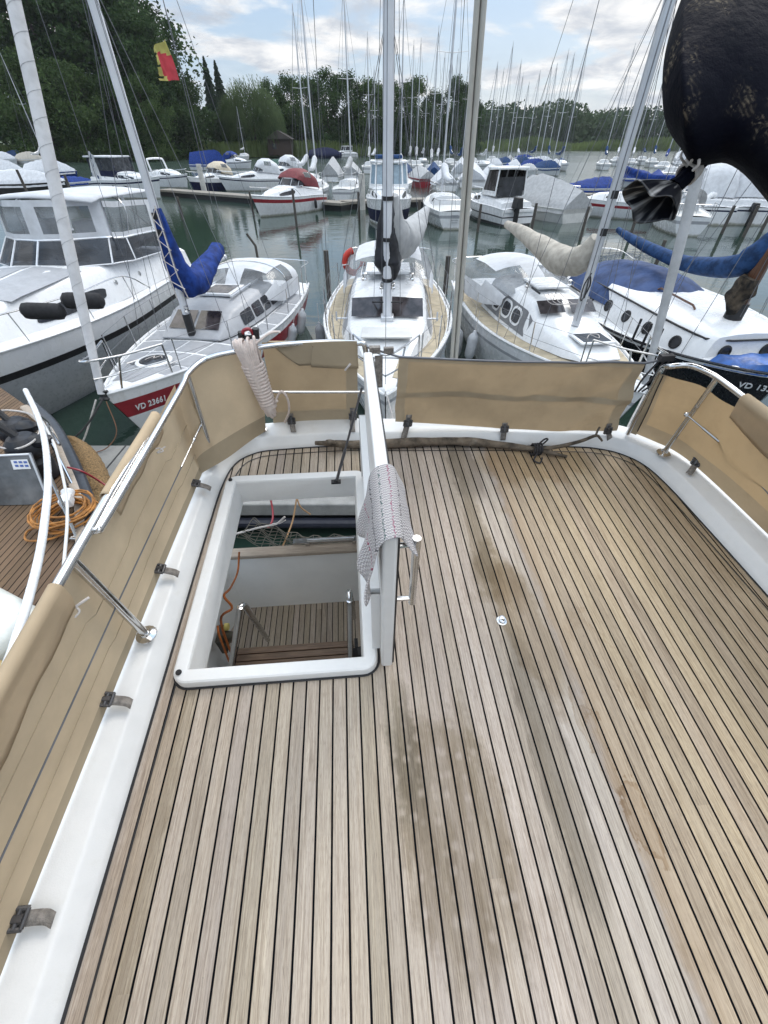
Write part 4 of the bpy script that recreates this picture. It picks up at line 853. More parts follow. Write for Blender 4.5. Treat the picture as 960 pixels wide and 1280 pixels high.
def pulpit(par, H, t=.12, h=.55, out=.12, r=.014):
    L = [H.d(t, -.96), H.d(t, -.96, h), H.d(.05, -1.0, h), V((0, -out, H.sh(0) + h + .03)), H.d(.05, 1.0, h), H.d(t, .96, h), H.d(t, .96)]
    MB().tube(smooth([L[1], L[2], L[3], L[4], L[5]], 6), r, 8).tube([L[0], L[1]], r, 8).tube([L[6], L[5]], r, 8).tube([H.d(.03, -.9), L[2] + V((0, -.05, 0))], r, 8).tube([H.d(.03, .9), L[4] + V((0, -.05, 0))], r, 8)\
        .tube(smooth([(H.d(t, -.96, h * .5)), H.d(.03, -.95, h * .5), V((0, -out * .3, H.sh(0) + h * .5))], 4), r * .8, 6).tube(smooth([(H.d(t, .96, h * .5)), H.d(.03, .95, h * .5), V((0, -out * .3, H.sh(0) + h * .5))], 4), r * .8, 6).build('pulpit', STEEL, par)
def pushpit(par, H, t=.86, h=.6, r=.013):
    L = [H.d(t, -.96), H.d(t, -.96, h), H.d(.985, -.95, h), H.d(.985, .95, h), H.d(t, .96, h), H.d(t, .96)]
    m = MB().tube(smooth(L[1:5], 5), r, 8).tube([L[0], L[1]], r, 8).tube([L[5], L[4]], r, 8).tube([H.d(.985, -.95), L[2]], r, 8).tube([H.d(.985, .95), L[3]], r, 8); m.build('pushpit', STEEL, par)
def panes(R, f, win, par):
    left_ = {(i, j) for i in range(len(R) - 1) for j in range(len(R[0]) - 1) if f(i, j)}
    while left_:
        grp, todo = set(), [min(left_)]
        while todo:
            c = todo.pop()
            if c in left_: left_.discard(c); grp.add(c); todo += [(c[0] + a, c[1] + b) for a, b in ((1, 0), (-1, 0), (0, 1), (0, -1))]
        MB().grid(R, mf=lambda i, j: 0 if (i, j) in grp else None).build('clear_panel', win, par, sm=60)
def hood(par, name, st, mat, win, rows=10, cols=16, wincells=None, thick=.004):
    """arched canvas hood: stations (y, half width, z base, z top); wincells(i,j)->True leaves a clear panel"""
    R = []
    for y, w_, z0, z1 in st:
        R.append([V((-w_ * math.cos(math.pi * j / cols) * (1 if abs(math.cos(math.pi * j / cols)) < .98 else 1), y, z0 + (z1 - z0) * abs(math.sin(math.pi * j / cols)) ** .48)) for j in range(cols + 1)])
    f = wincells or (lambda i, j: False)
    h = MB().grid(R, mf=lambda i, j: None if f(i, j) else 0).build(name, mat, par, sm=60)
    if wincells: panes(R, f, win, h)
    return h
def bundle(par, name, pts, rs, mat, n=14, seed=0, flat=1.0, amp=.18):
    pts = smooth(pts, 6); fr = frames(pts); k = len(pts); rows = []
    for i, (T, X, Y) in enumerate(fr):
        f = i / (k - 1) * (len(rs) - 1); a = int(min(f, len(rs) - 2)); r_ = rs[a] + (rs[a + 1] - rs[a]) * (f - a)
        rows.append([pts[i] + (X * math.cos(2 * math.pi * j / n) + Y * math.sin(2 * math.pi * j / n) * flat) * r_ * (1 + amp * noise.noise(V((math.cos(2 * math.pi * j / n) * 1.5, math.sin(2 * math.pi * j / n) * 1.5, i * .35 + seed * 7)))) for j in range(n)])
    m = MB().grid(rows, cv=True); m.poly(list(reversed(rows[0]))); m.poly(rows[-1]); return m.build(name, mat, par, sm=60)
def fender(label, loc, tilt=0.0, s=1.0, mat=None, group='fenders hanging along the moored boats'):
    f = MB().lathe([(.0001, 0), (.05 * s, .01), (.10 * s, .07 * s), (.115 * s, .14 * s), (.115 * s, .46 * s), (.10 * s, .53 * s), (.045 * s, .59 * s), (.03 * s, .64 * s), (.0001, .65 * s)], (0, 0, -.6 * s), 14).build('fender', mat or FENDW, None)
    f.location = loc; f.rotation_euler = (0, tilt, 0); MB().tube([(0, 0, .04 * s), (0, 0, .45 * s)], .006, 5).build('lanyard', ROPEW, f)
    return tag(f, label, 'fender', group)

# ------------------------------------------------------------------ white sailboat VD 23661 with the red bow stripe
GH = 'boats moored bow-on at the near dock'
H = Hull(7.7, 2.65, 1.22, .98, .95, .72, .58, .75, .74, .1)
A1 = thing('sailboat', 'white sailboat with red bow stripe lettered VD 23661 and blue sail cover', 'sailboat', (-4.15, 5.62, 0), -.135, GH)
hull(A1, H, [WHITE, REDP], [(0, 0), (.10, 0), (.13, 1), (.32, 1), (.34, 0), (.55, 0), (.8, 0), (1, 0)], WHITE)
# red band fades out aft of the bow: white panel over the middle length is a real repaint
ts = []

bpy.context.view_layer.update()
def seen(p):
    q = A1.matrix_world @ p - CAM; z = q.y * cP - q.z * sP; return 480 + FPX * q.x / z
t1_ = min((i / 400 for i in range(4, 160)), key=lambda t_: abs(seen(H.p(t_, .285, 1)) - 170)); t2_ = min((i / 400 for i in range(4, 160)), key=lambda t_: abs(seen(H.p(t_, .285, 1)) - 206))
pa_, pb_ = [min((i / 400 for i in range(4, 390)), key=lambda t_: abs(seen(H.p(t_, .2, 1)) - x_)) for x_ in (278, 326)]
for s in (-1, 1): MB().grid([[H.p(pa_ + (pb_ - pa_) * i / 8 + .03 * (1 - q / .335), q, s, .004) for q in (.11, .22, .335)] for i in range(9)]).build('white_side_panel', WHITE, A1)
txt = [H.p(t1_, .285, 1, .012), H.p(t2_, .285, 1, .012)]
upv = H.p(.12, .15, 1) - H.p(.12, .30, 1)
writing('VD 23661', 'registration_number', WHITE, A1, H.p(t1_, .285, 1, .012), txt[1] - txt[0], upv, .15, sx=(txt[1] - txt[0]).length / .62)
m = MB()
for j in range(6): m.grid([[H.d(t, -.94 + .31 * j + .02, .006) + (H.d(t, -.94 + .31 * (j + 1) - .02, .006) - H.d(t, -.94 + .31 * j + .02, .006)) * (i / 3) for i in range(4)] for t in ([.05 + .01 * q for q in range(1, 12)] if j in (1, 2, 3, 4) else [.11 + .01 * q for q in range(1, 7)])])
for a, b in ((.175, .245), (.255, .33), (.34, .42)):
    for j in range(4): m.grid([[H.d(a + (b - a) * q / 4, -.93 + .47 * j + .02 + .43 * i / 3, .006) for i in range(4)] for q in range(5)])
for a, b in ((.43, .52), (.53, .62), (.63, .72), (.73, .84)):
    for s in (-1, 1): m.grid([[H.d(a + (b - a) * q / 4, s * (.70 + .25 * i / 2), .006) for i in range(3)] for q in range(5)])
m.build('nonslip_panel', NONSLIP, A1, sm=0)
st = [(2.62, .60, .58, 1.10, 1.13), (2.9, .70, .60, 1.08, 1.26), (3.35, .80, .64, 1.06, 1.46), (4.4, .88, .68, 1.04, 1.50), (5.6, .90, .66, 1.02, 1.46)]
cab = loftbox(st).build('cabin', LGREY, A1, sm=35)
m = MB(); m.grid([[V((x, y, z + .012)) for x in (-.40, -.2, 0, .2, .40)] for y, z in ((2.80, 1.245), (3.28, 1.455))])
def fpt(u, v): y = 2.72 + .6 * v; z = 1.155 + .315 * v; return V((u, y - .012, z + .03))
m = MB(); [m.poly([fpt(u0, .18), fpt(u1, .18), fpt(u1 * .9, .88), fpt(u0 * .9, .88)]) for u0, u1 in ((-.52, -.03), (.03, .52))]; m.build('front_window', SMOKE, cab, sm=0)
for s in (-1, 1):
    for y0, y1 in ((3.45, 3.95), (4.02, 4.45), (4.52, 4.90), (4.97, 5.35)): MB().poly(sidewin(st, s, y0, y1, .18, .72, .05, r=.12)).build('side_window', DARKW, cab, sm=0)
m = MB().box((0, 4.35, 1.56), (.72, .80, .05)); sh_ = m.build('sliding_hatch', WHITE, cab, bev=.012); MB().box((0, 4.35, 1.586), (.56, .62, .01)).build('hatch_pane', SMOKE, sh_)
for s in (-1, 1): MB().box((s * .42, 4.6, 1.56), (.04, 1.5, .03)).build('hatch_runner', ALU, cab)
c = H.at(0, 1.35, .0); hr = MB().lathe([(.30, 0), (.30, .03), (.27, .045), (.235, .045), (.235, .03)], c, 28).build('deck_hatch', WHITE, A1); MB().lathe([(.235, .036), (.0001, .05)], c, 28).build('hatch_pane', DARKW, hr)
MB().tube(smooth([c + V((-.12, -.05, .06)), c + V((-.05, .12, .06)), c + V((.0, .02, .065)), c + V((.06, .14, .06)), c + V((.14, .05, .06))], 5), .006, 5).build('line_end', ROPEW, hr)
mast, at = rig(A1, H, 2.72, 1.14, 9.0, (.52,), .062, MASTW, rake=.015, fore=0)
MB().tube([at(.002), at(.045)], .074, 12, flat=1.3).build('mast_collar', BLACK, mast)
for hz in (.19, .215): MB().box(at(hz) + V((.02, -.09, 0)), (.07, .05, .09)).build('mast_fitting', BLACK, mast)
winch(mast, at(.05) + V((.07, -.05, 0)), .8)
b0, b1 = at(.105) + V((0, .08, 0)), V((.05, 4.75, 2.12)); MB().tube([b0, b1], .045, 8).build('boom', ALU, A1)
cov = bundle(A1, 'sail_cover', [at(.225) + V((.02, .0, 0)), at(.175) + V((.04, .0, 0)), at(.13) + V((.07, .02, 0)), at(.098) + V((.09, .20, 0)), V((.10, 3.35, 2.02)), V((.08, 3.9, 2.16)), V((.05, 4.5, 2.30))], [.085, .14, .20, .27, .24, .19, .15], BLUEC, 16, 2, .9, .2)
m = MB(); 
zz_ = []
for k in range(9):
    f = .228 - .016 * k; zz_.append(at(f) + V((.04 + .012 * k + (.05 + .012 * k) * (-1) ** k, -.12 - .018 * k, 0)))
m.tube(zz_, .009, 5)
m.tube(smooth([at(.23) + V((.07, -.09, 0)), at(.18) + V((.12, -.14, 0)), at(.13) + V((.16, -.19, 0)), at(.10) + V((.19, -.16, 0)), at(.075) + V((.15, -.02, 0))], 5), .012, 5).tube(smooth([at(.22) + V((-.02, -.10, 0)), at(.16) + V((.0, -.17, 0)), at(.12) + V((.02, -.21, 0)), at(.08) + V((.02, -.17, 0))], 5), .012, 5)
m.build('lacing', ROPEW, cov)
W2 = lambda i, j: i in (0, 1) and 3 <= j <= 12 and j not in (7, 8)
W2b = lambda i, j: (i in (0, 1) and 2 <= j <= 13 and j not in (7, 8)) or (i in (2, 3) and j in (1, 2, 3, 12, 13, 14))
hd = hood(A1, 'sprayhood', [(4.75, .86, 1.28, 1.46), (5.1, .94, 1.18, 1.70), (5.3, .98, 1.12, 1.80), (5.8, 1.0, 1.08, 1.84), (6.3, 1.0, 1.05, 1.82), (6.8, .98, 1.05, 1.72)], WCAN, GLASS, wincells=W2b)
for s in (-1, 1): MB().box((s * .32, 6.2, 1.62), (.40, .9, .12)).build('cockpit_seat', LGREY, A1)
MB().box((0, 5.62, 1.50), (.9, .05, .36)).build('companionway_shade', SMOKE, A1)  # dark panel put in for the shade under the sprayhood
MB().tube([V((-1.0 * math.cos(math.pi * j / 16), 5.8, 1.08 + .77 * abs(math.sin(math.pi * j / 16)) ** .48)) for j in range(17)], .014, 6).build('hood_bow', STEEL, hd)
stanchions(A1, H, (.15, .3, .46, .62, .78), 1); stanchions(A1, H, (.15, .3, .46, .62, .78), -1)
pulpit(A1, H, .13, .50, .10, .016); pushpit(A1, H)
f0, f1 = V((0, -.02, 1.24)), at(.93); fs = MB().tube([f0.lerp(f1, i / 10) for i in range(11)], [.05, .062, .07, .075, .075, .07, .065, .06, .05, .04, .03], 12, flat=1.0)
fs.build('furled_jib', pm('furled_sailcloth', (.60, .60, .61), .8, var=.08, vs=5, bump=.4, bs=9, dirt=(.42, .41, .4), dscale=5), A1)
m = MB(); dr = (f1 - f0); ax = dr.normalized(); x_ = ax.orthogonal().normalized(); y_ = ax.cross(x_)
m.tube([f0 + dr * (.004 + .55 * i / 560) + (x_ * math.cos(i * .2244) + y_ * math.sin(i * .2244)) * ([.05, .062, .07, .075, .075, .07, .065][min(5, int(i / 101.8))] * (1 - (i / 101.8) % 1) + [.05, .062, .07, .075, .075, .07, .065][min(5, int(i / 101.8)) + 1] * ((i / 101.8) % 1) - .0005) for i in range(560)], .0028, 4, caps=False); m.build('furling_edge', GCAN, A1)
MB().lathe([(.06, 0), (.075, .02), (.05, .05), (.05, .10), (.075, .13), (.06, .15)], f0 + V((0, 0, -.10)), 14, dr).build('furling_drum', BLACK, A1)
for p_ in (H.d(.16, -.5, .02), H.d(.17, .55, .02)): MB().tube([p_ + V((-.05, -.09, .03)), p_ + V((.05, .09, .03))], .014, 6).box(p_ + V((0, 0, .01)), (.05, .08, .03)).build('cleat', STEEL, A1)
ob = thing('outboard_motor', 'dark outboard motor on the stern of the sailboat VD 23661', 'motor', (-2.72, 13.35, 0), -.1)
MB().box((0, 0, .95), (.24, .34, .34), taper=.85).build('cowl', pm('dark_cowl', (.02, .02, .022), .3), ob, bev=.04); MB().box((0, .03, .4), (.10, .16, .9)).build('shaft', BLACK, ob)
def onboard(o, v): return o.matrix_basis @ V(v)
bpy.context.view_layer.update()
fender('white fender at the starboard quarter of the red striped sailboat, the forward one', A1.matrix_world @ (H.p(.72, .1, 1, .10)), .25)
fender('white fender hung lowest at the starboard quarter of the red striped sailboat', A1.matrix_world @ (H.p(.60, .15, 1, .10)), .3, .9)
# flag on a halyard
fl = thing('flag', 'torn red and yellow flag on the starboard shroud of the red striped sailboat', 'flag', WY(211, 64, 9.0)); m = MB(); cols = 16; rws = 14; rows = []
fx, fz = V((-1, .2, 0)).normalized(), V((.18, 0, -1)).normalized()
for i in range(cols + 1):
    f = i / cols; ln = .30 - .09 * f; row = []
    for j in range(rws + 1):
        g = j / rws; rag = .03 * noise.noise(V((0, j * .8, 3))) * f; p = fx * (f * (.24 + .08 * g) + rag) + fz * (-.12 + .42 * g + f * .08 * (1 - g)) + V((0, 1, 0)) * .05 * math.sin(f * 7 + g * 3); row.append(p)
    rows.append(row)
FY, FR = pm('faded_yellow_flag', (.42, .40, .13), .85, var=.15, transl=.35), pm('faded_red_flag', (.46, .055, .07), .85, var=.15, transl=.35)
m = MB().grid(rows, mf=lambda i, j: None if (i > 12 and (j % 5 == 2)) else (1 if (j >= (5 if i < 4 else 4 if i < 8 else 3) and i < 13 and not (i > 9 and j > 11)) else 0)); m.build('cloth', [FY, FR], fl, sm=80)
a, b = WY(199, -20, 9.0), WY(265, 255, 9.0); MB().tube([a - fl.location, b - fl.location], .005, 5, caps=False).build('halyard', WIRE, fl)

# ------------------------------------------------------------------ centre sailboat, dead ahead
H = Hull(9.0, 2.95, 1.25, 1.02, 1.0, .70, .56, .8, .74, .1)
A2 = thing('sailboat', 'white sailboat dead ahead with tan side decks and grey cabin band', 'sailboat', (.02, 5.55, 0), -.015, GH)
hull(A2, H, [WHITE, LGREY], [(0, 0), (.08, 0), (.10, 1), (.13, 1), (.15, 0), (.5, 0), (1, 0)], WHITE)
m = MB()
tt = [.06, .13, .132, .21, .212, .30, .302, .39, .392, .48, .482, .57, .572, .66, .662, .75, .752, .86]
for a, b in zip(tt[::2], tt[1::2]):
    for s in (-1, 1):
        wi = max(.10, .50) if a > .2 else .30
        m.grid([[H.d(a + (b - a) * q / 4 + .002, s * (wi + (.94 - wi) * i / 3 + (.0 if a > .2 else 0)), .007) for i in range(4)] for q in range(5)])
m.build('tan_deck_panel', TAND, A2, sm=0)
st = [(1.45, .42, .40, 1.22, 1.24), (1.75, .56, .50, 1.18, 1.36), (2.25, .74, .66, 1.14, 1.44), (2.66, .86, .74, 1.12, 1.46), (2.72, .88, .72, 1.1, 1.48), (3.12, .94, .70, 1.08, 1.72), (4.6, 1.02, .74, 1.05, 1.76), (5.9, 1.02, .74, 1.05, 1.72)]
cab = loftbox(st).build('cabin', WHITE, A2, sm=35)
m = MB()
for s in (-1, 1): m.grid([[sidept(st, s, 2.75 + .2 * i, f, .008) for f in (.12, .3, .5, .68)] for i in range(16)])
m.build('grey_band', LGREY, cab, sm=0)
for s in (-1, 1):
    for y0, y1 in ((3.2, 3.65), (3.8, 4.25)):
        MB().poly(sidewin(st, s, y0 - .05, y1 + .05, .22, .66, .10, out=.010)).build('window_frame', WHITE, cab, sm=0); MB().poly(sidewin(st, s, y0, y1, .28, .60, .10, out=.014)).build('side_window', DARKW, cab, sm=0)
def f2(u, v): y = 2.70 + .40 * v; return V((u, y - .03, 1.495 + .225 * v + .05 * (1 - abs(u)) * v))
for u0, u1 in ((-.68, -.09), (.09, .68)): MB().grid([[f2(u0 + (u1 - u0) * i / 6, v) + V((0, -.015, .028)) for i in range(7)] for v in (.02, .5, .95)]).build('front_window', SMOKE, cab)
m = MB().box((0, 1.95, 1.47), (.9, .5, .03)); m.build('deck_hatch', OFFW, A2, bev=.01)
m = MB().box((0, 4.55, 1.95), (.95, .9, .05)); m.build('sliding_hatch', WHITE, cab, bev=.012)
for s in (-1, 1): MB().tube([(s * .55, 3.95, 1.93), (s * .55, 4.05, 1.97), (s * .55, 5.0, 1.96), (s * .55, 5.05, 1.92)], .012, 6).build('hand_rail', STEEL, cab); winch(cab, V((s * .48, 3.9, 1.86)))
mast, at = rig(A2, H, 2.62, 1.47, 11.0, (.36, .68), .078, MASTW, rake=.018)
MB().box(at(.0) + V((0, 0, .05)), (.24, .26, .10)).build('mast_foot', ALU, mast, bev=.02)
for f in (.165, .06, .115): MB().tube([at(f), at(f + .005)], .095, 12, flat=1.25).build('mast_band', BLACK, mast)
for s in (-1, 1): winch(mast, at(.05) + V((s * .1, -.04, 0)), .7)
MB().tube([at(.10), V((.1, 6.9, 2.65))], .05, 8).build('boom', ALU, A2)
sc = bundle(A2, 'sail_cover', [at(.17) + V((.08, .12, 0)), at(.125) + V((.10, .26, 0)), at(.11) + V((.13, .6, 0)), V((.40, 4.4, 2.55)), V((.66, 5.6, 2.62)), V((.92, 6.9, 2.72))], [.09, .26, .34, .28, .20, .09], GCAN, 16, 5, 1.0, .18)
bundle(A2, 'dark_sail_bag', [at(.165) + V((-.02, .04, 0)), at(.12) + V((.0, .12, 0)), at(.085) + V((.02, .16, 0)), at(.06) + V((.04, .16, 0))], [.09, .19, .26, .12], WIN, 14, 8, 1.0, .3)
W3 = lambda i, j: (i in (0, 1) and 2 <= j <= 13 and j not in (7, 8)) or (i in (2, 3) and j in (1, 2, 3, 12, 13, 14))
hd = hood(A2, 'sprayhood', [(4.5, .98, 1.45, 1.70), (5.0, 1.04, 1.35, 1.98), (5.3, 1.08, 1.30, 2.06), (5.9, 1.1, 1.25, 2.12), (6.9, 1.08, 1.2, 2.12), (7.4, 1.0, 1.2, 2.0)], WCAN, GLASS, wincells=W3)
stanchions(A2, H, (.12, .24, .37, .5, .63, .76), 1, .6); stanchions(A2, H, (.12, .24, .37, .5, .63, .76), -1, .6); pulpit(A2, H, .11, .6); pushpit(A2, H, .84, .62)
m = MB().tube([(-1.0, 2.95, 1.36), (-1.0, 2.98, 1.52)], .016, 8).tube([(.98, 2.95, 1.36), (.98, 2.98, 1.52)], .016, 8).tube([(-1.0, 2.96, 1.40), (1.0, 2.96, 1.40)], .016, 8); m.build('sheet_track', ALU, A2)
for s in (-1, 1): MB().tube([at(.03) + V((s * .05, -.05, 0)), V((s * .55, 3.35, 1.60))], .012, 6).tube([V((s * .62, 3.30, 1.60)), V((s * .42, 3.42, 1.68))], .025, 8).build('line_block', BLACK, A2)
bpy.context.view_layer.update()
lb = MB().tube([V((.24 * math.cos(k * .3), .03 * math.sin(k * .6), .24 * math.sin(k * .3))) for k in range(-2, 14)], .075, 10).build('lifebuoy', LIFER, None, sm=70); lb.location = W(443, 327, 1.75); lb.rotation_euler = (.1, -2.3, .3); tag(lb, 'red horseshoe lifebuoy on the stern rail of the centre sailboat', 'lifebuoy')
for k in (-1, 1): MB().tube([V((.24 * math.cos(k * .5 + 1.5) + .078 * math.cos(a_) * math.cos(k * .5 + 1.5), .078 * math.sin(a_), .24 * math.sin(k * .5 + 1.5) + .078 * math.cos(a_) * math.sin(k * .5 + 1.5))) for a_ in [q * .63 for q in range(10)]], .012, 5, closed=True).build('white_band', WHITE, lb)
fender('grey fender hanging left of the centre sailboat', W(399, 405, .75), 0, 1.0, pm('grey_fender', (.25, .26, .28), .5))
fender('white fender hanging right of the centre sailboat beside the slim pole', W(573, 410, .7), 0, 1.2)

# ------------------------------------------------------------------ right sailboat with the beige sail cover
H = Hull(7.8, 2.55, 1.25, 1.0, .98, .72, .56, .75, .74, .1)
A3 = thing('sailboat', 'white sailboat with beige sail cover and three framed windows in a grey band', 'sailboat', (3.85, 5.62, 0), .125, GH)
hull(A3, H, [WHITE, LGREY], [(0, 0), (.12, 0), (.145, 1), (.17, 1), (.19, 0), (.5, 0), (1, 0)], WHITE)
m = MB()
for a, b in zip(tt[::2], tt[1::2]):
    for s in (-1, 1):
        wi = .52 if a > .2 else .34
        m.grid([[H.d(a + (b - a) * q / 4 + .002, s * (wi + (.93 - wi) * i / 3), .007) for i in range(4)] for q in range(5)])
m.build('tan_deck_panel', TAND, A3, sm=0)
st = [(1.25, .36, .34, 1.22, 1.24), (1.6, .50, .44, 1.16, 1.34), (2.35, .70, .58, 1.1, 1.42), (2.75, .78, .58, 1.08, 1.50), (3.05, .80, .58, 1.06, 1.66), (4.2, .86, .62, 1.04, 1.70), (5.2, .86, .62, 1.04, 1.66)]
cab = loftbox(st).build('cabin', WHITE, A3, sm=35)
for s in (-1, 1):
    MB().grid([[sidept(st, s, 2.8 + .15 * i, f, .006) for f in (.10, .3, .5, .76)] for i in range(16)]).build('grey_band', pm('mid_grey_band', (.17, .175, .185), .4), cab, sm=0)
    for y0, y1 in ((3.2, 3.55), (3.7, 4.05), (4.25, 4.6)):
        MB().poly(sidewin(st, s, y0 - .05, y1 + .05, .20, .70, .06, r=.35, out=.011)).build('window_frame', WHITE, cab, sm=0); MB().poly(sidewin(st, s, y0, y1, .27, .63, .06, r=.35, out=.016)).build('side_window', DARKW, cab, sm=0)
def f3(u, v): y = 2.74 + .30 * v; return V((u, y - .03, 1.525 + .16 * v + .03 * (1 - abs(u))))
for u0, u1 in ((-.56, -.06), (.06, .56)): MB().grid([[f3(u0 + (u1 - u0) * i / 6, v) + V((0, -.016, .03)) for i in range(7)] for v in (.0, .5, .95)]).build('front_window', SMOKE, cab)
hc = MB().box((.02, 1.75, 1.42), (.62, .5, .035)).build('deck_hatch', WHITE, A3, bev=.012); MB().box((.02, 1.75, 1.438), (.5, .4, .008)).build('hatch_pane', GLASSD, hc)
MB().tube(smooth([(-.1, 1.7, 1.45), (0, 1.8, 1.47), (.1, 1.68, 1.45), (.16, 1.82, 1.46), (.05, 1.9, 1.45)], 5), .007, 5).build('line_end', ROPEW, hc)
MB().box((0, 3.9, 1.80), (.66, .8, .04)).build('sliding_hatch', WHITE, cab, bev=.012)
for s in (-1, 1): MB().tube([(s * .42, 3.2, 1.79), (s * .42, 3.6, 1.80)], .018, 6).build('jammer', BLACK, cab); winch(cab, V((s * .45, 3.75, 1.77)), .8)
mast, at = rig(A3, H, 2.35, 1.46, 9.6, (.45,), .066, ALU, rake=.018, fore=0)
for f in (.15, .2): MB().box(at(f) + V((-.02, -.08, 0)), (.08, .06, .1)).build('mast_fitting', BLACK, mast)
MB().tube([at(.105), V((-.05, 5.7, 2.5))], .045, 8).build('boom', ALU, A3)
bundle(A3, 'sail_cover', [at(.14) + V((-.02, .10, 0)), at(.105) + V((-.05, .3, 0)), V((-.10, 3.3, 2.32)), V((-.16, 4.3, 2.42)), V((-.22, 5.2, 2.52)), V((-.28, 5.9, 2.56))], [.09, .22, .23, .17, .12, .07], BEIGE, 16, 11, 1.05, .13)
m = MB(); [m.tube(smooth([at(.04) + V((.04 * k, -.05, 0)), V((.1 * k - .15, 2.75, 1.72)), V((.08 * k - .2, 3.2, 1.81))], 4), .006, 5) for k in range(-2, 3)]; m.build('halyard_tails', ROPEW, A3)
MB().tube(smooth([at(.09) + V((-.02, -.07, 0)), at(.07) + V((-.10, -.08, 0)), at(.045) + V((-.08, -.09, 0)), at(.07) + V((.0, -.10, 0)), at(.085) + V((-.05, -.09, 0)), at(.05) + V((-.04, -.1, 0))], 5), .012, 6).build('black_line_coil', CORDD, A3)
W4 = lambda i, j: (i in (0, 1) and 2 <= j <= 13 and j not in (7, 8)) or (i in (2, 3) and j in (1, 2, 3, 12, 13, 14))
hd = hood(A3, 'sprayhood', [(3.9, .88, 1.4, 1.66), (4.5, .98, 1.26, 1.86), (4.9, 1.04, 1.2, 1.94), (5.6, 1.08, 1.15, 1.98), (6.4, 1.06, 1.1, 1.92)], WCAN, GLASS, wincells=W4)
stanchions(A3, H, (.13, .27, .41, .56, .72), -1, .55); stanchions(A3, H, (.13, .27, .41, .56, .72), 1, .55); pulpit(A3, H, .12, .55); pushpit(A3, H, .83, .6)
f0, f1 = H.d(.012, 0, .05), at(.93); MB().tube([f0.lerp(f1, i / 10) for i in range(11)], [.042, .055, .062, .066, .066, .062, .055, .05, .045, .04, .03], 12).build('furled_jib', GCAN, A3)
bpy.context.view_layer.update()
fender('white fender hung at the port side of the sailboat with the beige cover', A3.matrix_world @ H.p(.50, .12, -1, .12), .1, 1.0)

# ------------------------------------------------------------------ black-hulled boat at right
H = Hull(8.4, 3.1, 1.02, .80, .95, .72, .40, .35, .8, .1, pw=.62)
A4 = thing('sailboat', 'black-hulled boat with white porthole cabin, brown mast and thick blue boom cover', 'sailboat', (6.9, 6.75, 0), .10, GH)
hull(A4, H, [BLACKH, WHITE], [(0, 1), (.04, 1), (.06, 0), (.3, 0), (.6, 0), (1, 0)], WHITE)
st = [(.98, .84, .70, .84, 1.34), (1.15, 1.0, .82, .82, 1.37), (1.8, 1.16, .96, .80, 1.42), (2.8, 1.26, 1.04, .80, 1.46), (4.0, 1.26, 1.02, .80, 1.46), (5.4, 1.18, .95, .84, 1.42)]
cab = loftbox(st).build('cabin', WHITE, A4, sm=35)
m = MB(); q = [sidept(st, -1, y, .84, .014) for y in [5.3 - .2 * i for i in range(22)]] + [V((-.4, .955, 1.27)), V((.4, .955, 1.27))] + [sidept(st, 1, y, .84, .014) for y in [1.1 + .2 * i for i in range(22)]]
m.tube(q, .018, 6); m.build('dark_moulding', BLACK, cab)
def port(c, nrm):
    ph = MB().lathe([(.125, 0), (.125, .02), (.11, .03), (.092, .03), (.092, .02)], c, 18, nrm).build('porthole', BLACK, cab); MB().lathe([(.092, .022), (.0001, .022)], c, 18, nrm).build('porthole_glass', DARKW, ph)
for s in (-1, 1):
    for y in (1.55, 2.35, 3.1, 3.9, 4.7): port(sidept(st, s, y, .42, .0), V((s, -.18 if y < 2 else -.05, .30)).normalized())
    port(V((s * .42, .975, 1.06)), V((0, -1, .05)))
MB().tube([(-.45, 2.1, 1.49), (-.45, 2.2, 1.54), (-.45, 3.3, 1.58), (-.45, 3.4, 1.53)], .02, 6).build('hand_rail', WOODM, cab)
mast, at = rig(A4, H, 1.62, 1.40, 9.5, (.5,), .105, WOODM, rake=.0, wr_=.006)
MB().tube([at(-.0), at(.035)], .16, 12).build('mast_collar', BLACK, mast)
bundle(A4, 'boom_cover', [at(.145) + V((.03, .05, 0)), at(.11) + V((-.03, .18, 0)), at(.088) + V((-.06, .5, 0)), V((-.10, 3.2, 2.05)), V((-.12, 4.4, 2.08)), V((-.14, 5.4, 2.16)), V((-.14, 6.2, 2.26))], [.14, .23, .20, .14, .12, .10, .06], BLUED, 16, 14, 1.0, .13)
bundle(A4, 'mast_rope_tangle', [at(.08) + V((-.10, -.04, 0)), at(.05) + V((-.12, .0, 0)), at(.015) + V((-.08, -.02, 0))], [.15, .20, .10], pm('old_rope', (.06, .045, .03), .95, var=.5, bump=1, bs=40), 12, 3, 1, .5)
tp_ = []
for y, w_, zr in ((3.1, .9, 1.48), (3.4, 1.10, 1.64), (3.9, 1.18, 1.76), (4.6, 1.2, 1.78), (5.6, 1.18, 1.70), (6.3, 1.1, 1.5)):
    tp_.append([V((f * w_, y + .06 * noise.noise(V((f * 3, y, 1))), 1.20 + (zr - 1.20) * (1 - abs(f) ** 2.0) + .05 * noise.noise(V((f * 4, y * 2, 5))) - (.15 if abs(f) == 1 else 0))) for f in [-1 + .125 * i for i in range(17)]])
MB().grid(tp_).build('cockpit_cover', pm('grey_blue_tarp', (.045, .075, .17), .75, var=.2, vs=3, bump=.5, bs=9, spec=.2), A4, sm=70)
bpy.context.view_layer.update()
def seen4(p):
    q = A4.matrix_world @ p - CAM; z = q.y * cP - q.z * sP; return 480 + FPX * q.x / z
ta = min((i / 800 for i in range(4, 240)), key=lambda t_: abs(seen4(H.p(t_, .24, -1)) - 922)); tb_ = min((i / 800 for i in range(2, 240)), key=lambda t_: abs(seen4(H.p(t_, .24, -1)) - 960))
